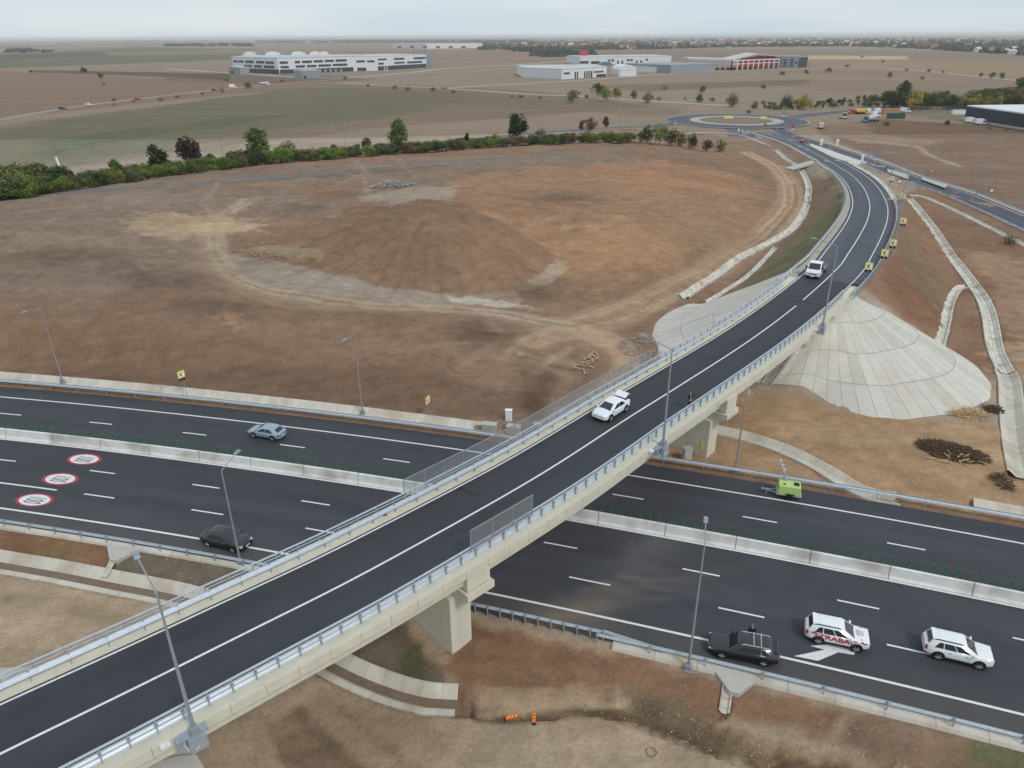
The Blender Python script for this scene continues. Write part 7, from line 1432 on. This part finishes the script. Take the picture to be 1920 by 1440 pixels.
wins(fr_, 1, S2, [(1112, 1165, 282, 294)]); wins(fr_, 0, S2, [(1035, 1095, 282, 294)]); wins(fr_, 2, S2, [(1190, 1250, 269, 279), (1303, 1378, 264, 275), (1445, 1530, 259, 270), (1190, 1265, 298, 309), (1306, 1378, 293, 303), (1397, 1503, 288, 299)]); wins(fr_, 2, S2, [(1185, 1532, 318, 350)], name='ground_floor_glazing'); wins(fr_, 0, S2, [(1036, 1100, 336, 356)], name='ground_floor_glazing')
q = MB(); p = G(803, 126.5); q.box((p[0] + 1, p[1] + 12, fr_.h / 2 + 1), (8, 22, fr_.h + 4)); q.build('grey_tower', M_bgrey, fr_.t)
for k in range(7): q = MB(); x, y = fr_.P[3] - np.array([4 + k * 5.5, -22 - k % 2 * 6]); q.tube((x, y, fr_.h), (x, y, fr_.h + 6), 1.2, n=10); q.build('stack', M_bgrey, fr_.t)
for X0, X1, Y in ((335, 405, 250), (430, 470, 240), (485, 570, 245), (600, 650, 243), (660, 742, 238), (785, 850, 236), (850, 900, 240)):
    xa, _y = S2(X0, 0); xb, _y = S2(X1, 0); u = (xa - 438) / 225; a = G(xa, 127); b = G(xb, 127); q = MB(); q.box(((a[0] + b[0]) / 2, a[1] - 60, fb.h + 2), (abs(b[0] - a[0]) * .9, 14, 3.4)); q.box(((a[0] + b[0]) / 2, a[1] - 60, fb.h + 4.2), (abs(b[0] - a[0]) * .5, 7, 1.2)); q.build('roof_unit', M_bgrey if X0 in (430, 600) else M_bw, fb.t)
for k in range(3): p = G(721 + k * 3.2, 134); t_ = thing('flagpole', 'white flagpole in front of the factory wing', 'flagpole', p, 0, 'flagpoles in front of the factory'); q = MB(); q.tube((p[0], p[1], 0), (p[0], p[1], 13), .35, .2, 6); q.build('pole', M_wsign, t_); q = MB(); q.box((p[0] + .9, p[1], 10), (1.6, .1, 5)); q.build('flag', M_wsign, t_)
for (a, b), hh, lb in ((((566, 148), (600, 146)), 8, 'grey windowless shed on the road in front of the factory'), (((430.5, 139), (451, 140.5)), 8, 'small grey shed at the left corner of the factory')): bb = Bld(lb, [a, b], 12, (0, a[1] - 12), M_bgrey, M_broof, name='shed', h=hh); bb.win(0, a[0] + 3, a[0] + 8, a[1] - 6, a[1] - 1, M_bg, 'door')
rb = Bld('very long low white hall with red roof stripes far behind the factory', [(735, 90.5), (800, 91.5), (895, 90)], 90, (1, 82), name='hall')
for (x0, x1) in ((740, 800), (815, 880)): a, b = G(x0, 88.0), G(x1, 88.0); q = MB(); q.box(((a[0] + b[0]) / 2, a[1] + 20, rb.h + 1.5), (b[0] - a[0], 60, 2)); q.build('red_roof_strip', M_bred, rb.t)
for k in range(6): rb.win(0 if k < 3 else 1, 745 + k * 24, 753 + k * 24, 86.5, 90)
wb = Bld('white cubic warehouse with dark slit windows right of the factory', [(979.5, 145), (1053, 149), (1137, 143.5)], 75, (1, 130.5), name='warehouse')
wins(wb, 1, S3, [(470, 505, 288, 296), (532, 540, 287, 318), (545, 552, 286, 317), (585, 592, 284, 315), (597, 604, 283, 314), (609, 616, 283, 314), (621, 631, 282, 313), (642, 694, 280, 287)]); wins(wb, 1, S3, [(655, 708, 298, 312)], name='entrance')
hb = Bld('white hangar with a rounded roof beside the cubic warehouse', [(1161, 143.5), (1193, 143)], 30, (0, 133), name='hangar'); a, b = hb.P[0], hb.P[1]; q = MB(); c = (a + b) / 2; wv = (b - a) / 2; dpt = hb.B[0] - a; v = []
for e_ in (0, 1): v += [(*(c + wv * math.cos(t) + dpt * e_), hb.h + 6 * math.sin(t)) for t in np.linspace(0, math.pi, 11)]
q.add(v, [(i, i + 1, 12 + i, 11 + i) for i in range(10)] + [tuple(range(11)), tuple(range(21, 10, -1))]); q.build('vaulted_roof', M_bw, hb.t)
lb_ = Bld('long white warehouse with loading doors behind the grey shed', [(1087, 121.5), (1258, 119.5)], 90, (0, 107), name='warehouse')
wins(lb_, 0, S3, [(720, 731, 215, 224), (738, 752, 215, 224), (826, 840, 213, 222), (845, 858, 213, 222), (932, 944, 211, 220), (772, 781, 224, 242), (796, 805, 224, 242), (877, 886, 222, 240), (901, 912, 222, 240), (560, 610, 225, 236), (625, 675, 226, 238)]); a, b = G(1089, 120), G(1105, 120); q = MB(); q.box(((a[0] + b[0]) / 2, a[1] + 30, lb_.h + 4), (b[0] - a[0], 8, 8)); q.build('red_roof_sign', M_bred, lb_.t)
gb = Bld('low grey flat roofed shed in the middle of the industrial area', [(1173, 133), (1257, 137.5)], 70, (1, 123), M_bgrey, M_bgrey, name='shed'); gb.win(0, 1190, 1200, 127, 132); g2 = Bld('low white flat roofed hall beside the grey shed', [(1258, 137), (1329, 132.5)], 60, (0, 127), name='hall'); g2.win(0, 1285, 1300, 124, 128, M_bred, 'red_panel')
for x, c_ in ((1138, P_blue), (1131, P_silver)): p = T(x, 122); van('blue truck parked at the long white warehouse' if x == 1138 else 'silver truck parked at the long white warehouse', p, .3, c_, L=14, W=3.4, H=4, bed='box', bedm=c_, cat='truck', name='truck', group='trucks at the warehouse')
# unfinished frame hall
P0, P1, P2 = G(1290, 128), G(1371, 132), G(1459, 127.5); ft = thing('frame_hall', 'unfinished hall with white columns, pale roof and red wall', 'building', P0); hh = hfor(P1, 113); q = MB()
dep = np.array([-(P2 - P0)[1], (P2 - P0)[0], 0]); dep = dep / np.linalg.norm(dep) * 70
for a, b, n in ((P0, P1, 8), (P1, P2, 9)):
    for i in range(n + 1):
        p = a + (b - a) * i / n; c_ = MB(); c_.box((p[0], p[1], hh / 2), (1.3, 1.3, hh)); c_.build('column', M_bw, ft)
    c_ = MB(); c_.bar((a[0], a[1], hh * .62), (b[0], b[1], hh * .62), .8); c_.bar((a[0], a[1], hh * .95), (b[0], b[1], hh * .95), 1.2); c_.build('beam', M_bw, ft)
rp_ = [P0 + [0, 0, hh], P1 + [0, 0, hh], (P1 + P2) / 2 + [0, 0, hh + 6], P2 + [0, 0, hh + 2]]; v = [tuple(p) for p in rp_] + [tuple(p + dep) for p in rp_]; v += [(x, y, z + .8) for x, y, z in v]; q.add(v, [(0, 1, 5, 4), (1, 2, 6, 5), (2, 3, 7, 6), (8, 12, 13, 9), (9, 13, 14, 10), (10, 14, 15, 11), (0, 8, 9, 1), (1, 9, 10, 2), (2, 10, 11, 3), (0, 4, 12, 8), (3, 11, 15, 7), (4, 5, 13, 12), (5, 6, 14, 13), (6, 7, 15, 14)]); q.build('roof', M_broof, ft)
q = MB(); o_ = dep * .16; a, b = P1 + (P2 - P1) * .18 + o_, P2 + o_; q.add([(a[0], a[1], 2), (b[0], b[1], 2), (b[0], b[1], hh + 1.4), ((a[0] + b[0]) / 2, (a[1] + b[1]) / 2, hh + 4), (a[0], a[1], hh + 1)], [(0, 1, 2, 3, 4)]); q.build('red_wall', M_bred, ft)
kb = Bld('grey three storey office block with a dark blue end', [(1463, 127), (1497, 127.3), (1513, 126.3)], 40, (0, 106.5), M_bgrey, M_bgrey, name='office_block')
wins(kb, 0, S3, [(1705, 1725, 215, 222), (1740, 1762, 214, 221), (1705, 1725, 230, 237), (1740, 1762, 229, 236), (1770, 1786, 228, 235), (1705, 1725, 245, 252), (1740, 1762, 244, 251)]); kb.win(1, 1497.5, 1512.5, 107.5, 126, M_bblue, 'blue_facade')
nb_ = Bld('dark blue warehouse with a white roof at the right edge', [(1807, 225.5), (2010, 259)], 75, (0, 199.5), M_bblue, M_bw, name='warehouse')
for k in range(9): x = 1815 + k * 22; o = nb_.win(0, x, x + .7, 201 + k * 3.0, 226 + k * 3.2, M_bg, 'panel_joint', .08)
nb_.win(0, 1850, 1862, 222, 231, M_bg, 'loading_door', .12); nb_.win(0, 1890, 1902, 229, 237, M_bg, 'loading_door', .12)
q = MB(); a, b = nb_.P; q.bar((*a, .5), (*b, .5), 1.2, 1.0); q.build('plinth', M_conc, nb_.t)
t_ = thing('mesh_fence', 'long thin mesh fence in front of the hedge left of the dark blue warehouse', 'fence', T(1705, 206)); F1 = drape([(1705, 207), (1750, 209), (1812, 206)], 4, 0, False)
for p in F1: q = MB(); q.tube(p, p + np.array([0, 0, 2.6]), .07, n=5); q.build('post', M_steel2, t_)
for k in (.3, 1.2, 2.4):
    q = MB(); 
    for a, b in zip(F1, F1[1:]): q.bar(a + np.array([0, 0, k]), b + np.array([0, 0, k]), .06)
    q.build('wire', M_steel2, t_)
# far horizon marks
for px, w_, lb in ((621, 15, 'distant grey block on the horizon behind the factory'), (1203, 20, 'small bright blue hall at the edge of the far town'), (1331, 44, 'long pale hall at the edge of the far town')):
    y0 = {621: 71.2, 1203: 83, 1331: 85.5}[px]; yt = {621: 66, 1203: 77.5, 1331: 79}[px]; bb = Bld(lb, [(px - w_ / 2, y0), (px + w_ / 2, y0)], 60, (0, yt), {621: M_bgrey, 1203: mat('bright_blue_cladding', srgb(50, 100, 170), .6), 1331: M_bgrey}[px], name='hall'); bb.win(0, px - 2, px + 2, (y0 + yt) / 2, y0 - .5)
p = G(1022, 104); t_ = thing('radio_mast', 'thin dark mast rising above the far fields near the town', 'mast', p); q = MB(); hh = hfor(p, 58); q.tube(p, (p[0], p[1], hh), 1.0, .5, 6); q.build('mast', M_bgrey, t_); q = MB(); q.box((p[0], p[1], hh * .8), (3, 3, 4)); q.build('antenna', M_bgrey, t_)
# church
p = G(1350, 79); t_ = thing('church', 'white church with a pointed tower in the far town', 'church', p); hh = hfor(p, 62); q = MB(); q.box((p[0], p[1], hh * .3), (16, 16, hh * .6)); q.build('tower', M_bw, t_); q = MB(); q.box((p[0], p[1], hh * .8), (15, 15, hh * .4), top=.06); q.build('spire', M_bgrey, t_); q = MB(); q.box((p[0] + 32, p[1], hh * .14), (55, 22, hh * .28)); q.build('nave', M_bw, t_); q = MB(); q.box((p[0] + 32, p[1], hh * .33), (56, 23, hh * .12), top=.5); q.build('roof', M_bred, t_)
# town houses
ROOFS = [('red brown', srgb(128, 74, 62)), ('grey', srgb(132, 128, 126)), ('dark', srgb(84, 70, 68)), ('pale', srgb(196, 190, 184))]; WALLS = [('white', srgb(214, 210, 204)), ('cream', srgb(196, 182, 158)), ('grey', srgb(160, 156, 152))]
hm = {}
def house_mesh(r_, w_):
    if (r_, w_) in hm: return hm[(r_, w_)]
    q = MB(); q.box((0, 0, 2.6), (12, 9, 5.2)); q.add([(-6.6, -5, 5.2), (6.6, -5, 5.2), (6.6, 5, 5.2), (-6.6, 5, 5.2), (-5.5, 0, 8.6), (5.5, 0, 8.6)], [(0, 1, 5, 4), (2, 3, 4, 5), (1, 2, 5), (3, 0, 4)], 1); q.box((2.5, 1.2, 8.2), (.9, .9, 2)); 
    for x in (-3.5, 0, 3.5): q.box((x, -4.52, 3.2), (1.3, .12, 1.5), m=2)
    me = bpy.data.meshes.new('house'); me.from_pydata(q.v, [], q.f); me.materials.append(mat('house_wall_' + WALLS[w_][0], WALLS[w_][1], .9, var=.04)); me.materials.append(mat('house_roof_' + ROOFS[r_][0].replace(' ', '_'), ROOFS[r_][1], .9, var=.08)); me.materials.append(M_bg); me.polygons.foreach_set('material_index', q.m); hm[(r_, w_)] = me; return me
BL = [(980, 93), (1200, 92), (1400, 87), (1600, 86), (1750, 92), (1920, 103), (2000, 107)]
for k in range(285):
    x = random.uniform(960, 1990) if k > 40 else random.uniform(1300, 1620); lo = np.interp(x, [a for a, b in BL], [b for a, b in BL]); y = lo - random.random() ** 1.4 * (lo - 73); p = G(x, y); r_, w_ = random.choices(range(4), (5, 3, 3, 2))[0], random.choices(range(3), (5, 3, 2))[0]; sc_ = random.uniform(.9, 1.7)
    o = bpy.data.objects.new('house', house_mesh(r_, w_)); col.objects.link(o); o.location = (p[0], p[1], 0); o.rotation_euler = (0, 0, random.uniform(-.7, .7)); o.scale = (sc_, sc_, random.uniform(.8, 1.2) * sc_)
    tag(o, f'tiny {WALLS[w_][0]} house with {ROOFS[r_][0]} roof in the far town', 'house', 'houses of the far town')
for k in range(14):
    x = random.choice([random.uniform(200, 330), random.uniform(380, 520), random.uniform(560, 720)]); p = G(x, random.uniform(73, 82)); o = bpy.data.objects.new('house', house_mesh(random.choice((0, 3)), 0)); col.objects.link(o); o.location = (p[0], p[1], 0); o.scale = (2, 2, 1.5); tag(o, 'tiny white house on the far plain at the left', 'house', 'houses on the far plain')
# far tree belts: one mass
def mass(name, label, pts, c, sx=(8, 16), hz_=(5, 10)):
    q = MB(); cs = []
    for p in pts:
        w_ = random.uniform(*sx); h = random.uniform(*hz_); n = len(q.v)
        for k in range(5):
            cx, cy, r_ = p[0] + random.gauss(0, w_ * .4), p[1] + random.gauss(0, w_ * .3), w_ * random.uniform(.3, .55); q.box((cx, cy, h * .45), (r_, r_, h * random.uniform(.6, 1)), random.random() * 3, top=random.uniform(.3, .7))
        cs += [random.uniform(.6, 1.3)] * (len(q.v) - n)
    me = bpy.data.meshes.new(name); me.from_pydata(q.v, [], q.f); me.materials.append(M_leaf); ca = me.color_attributes.new('Col', 'FLOAT_COLOR', 'POINT'); a = np.array(cs)[:, None] * c[None, :]; ca.data.foreach_set('color', np.concatenate([a, np.ones((len(a), 1))], 1).ravel()); o = bpy.data.objects.new(name, me); col.objects.link(o); return tag(o, label, 'trees', kind='stuff')
pts = []
for k in range(2300):
    x = random.uniform(900, 2050); lo = np.interp(x, [a for a, b in BL], [b for a, b in BL]) + 1; y = lo - random.random() ** 1.2 * (lo - 72); pts.append(G(x, y))
mass('town_trees', 'dark belt of trees between the houses of the far town', pts, srgb(62, 70, 56), (9, 20), (5, 12))
pts = [G(random.uniform(480, 1000), random.uniform(77, 80)) for _ in range(420)] + [G(random.uniform(310, 355), random.uniform(84, 87)) for _ in range(40)] + [G(random.uniform(360, 475), random.uniform(83, 87)) for _ in range(70)] + [G(random.uniform(150, 330), random.uniform(74, 79)) for _ in range(160)] + [G(random.uniform(480, 900), random.uniform(73, 78)) for _ in range(260)] + [G(random.uniform(1010, 1110), random.uniform(99, 107)) for _ in range(50)] + [G(random.uniform(0, 90), random.uniform(95, 100)) for _ in range(24)] + [G(random.uniform(960, 1060), random.uniform(93, 97)) for _ in range(40)]
mass('far_trees', 'scattered dark tree belts on the far plain at the left', pts, srgb(58, 66, 54), (12, 30), (6, 13))
# ------------------------------------------------------------------ air
q = MB(); q.box((0, 11000, 24.5), (75000, 32000, 57)); me = None
hzo = q.build('haze', bpy.data.materials.new('haze_air')); m = hzo.data.materials[0]; m.use_nodes = True; t = m.node_tree; t.nodes.clear(); o_ = t.nodes.new('ShaderNodeOutputMaterial'); v_ = t.nodes.new('ShaderNodeVolumePrincipled'); v_.inputs['Color'].default_value = (.96, .985, 1, 1); v_.inputs['Density'].default_value = .00008; v_.inputs['Anisotropy'].default_value = .3; t.links.new(v_.outputs[0], o_.inputs['Volume'])
hzo['kind'] = 'stuff'; hzo['label'] = 'thin pale haze over the plain'
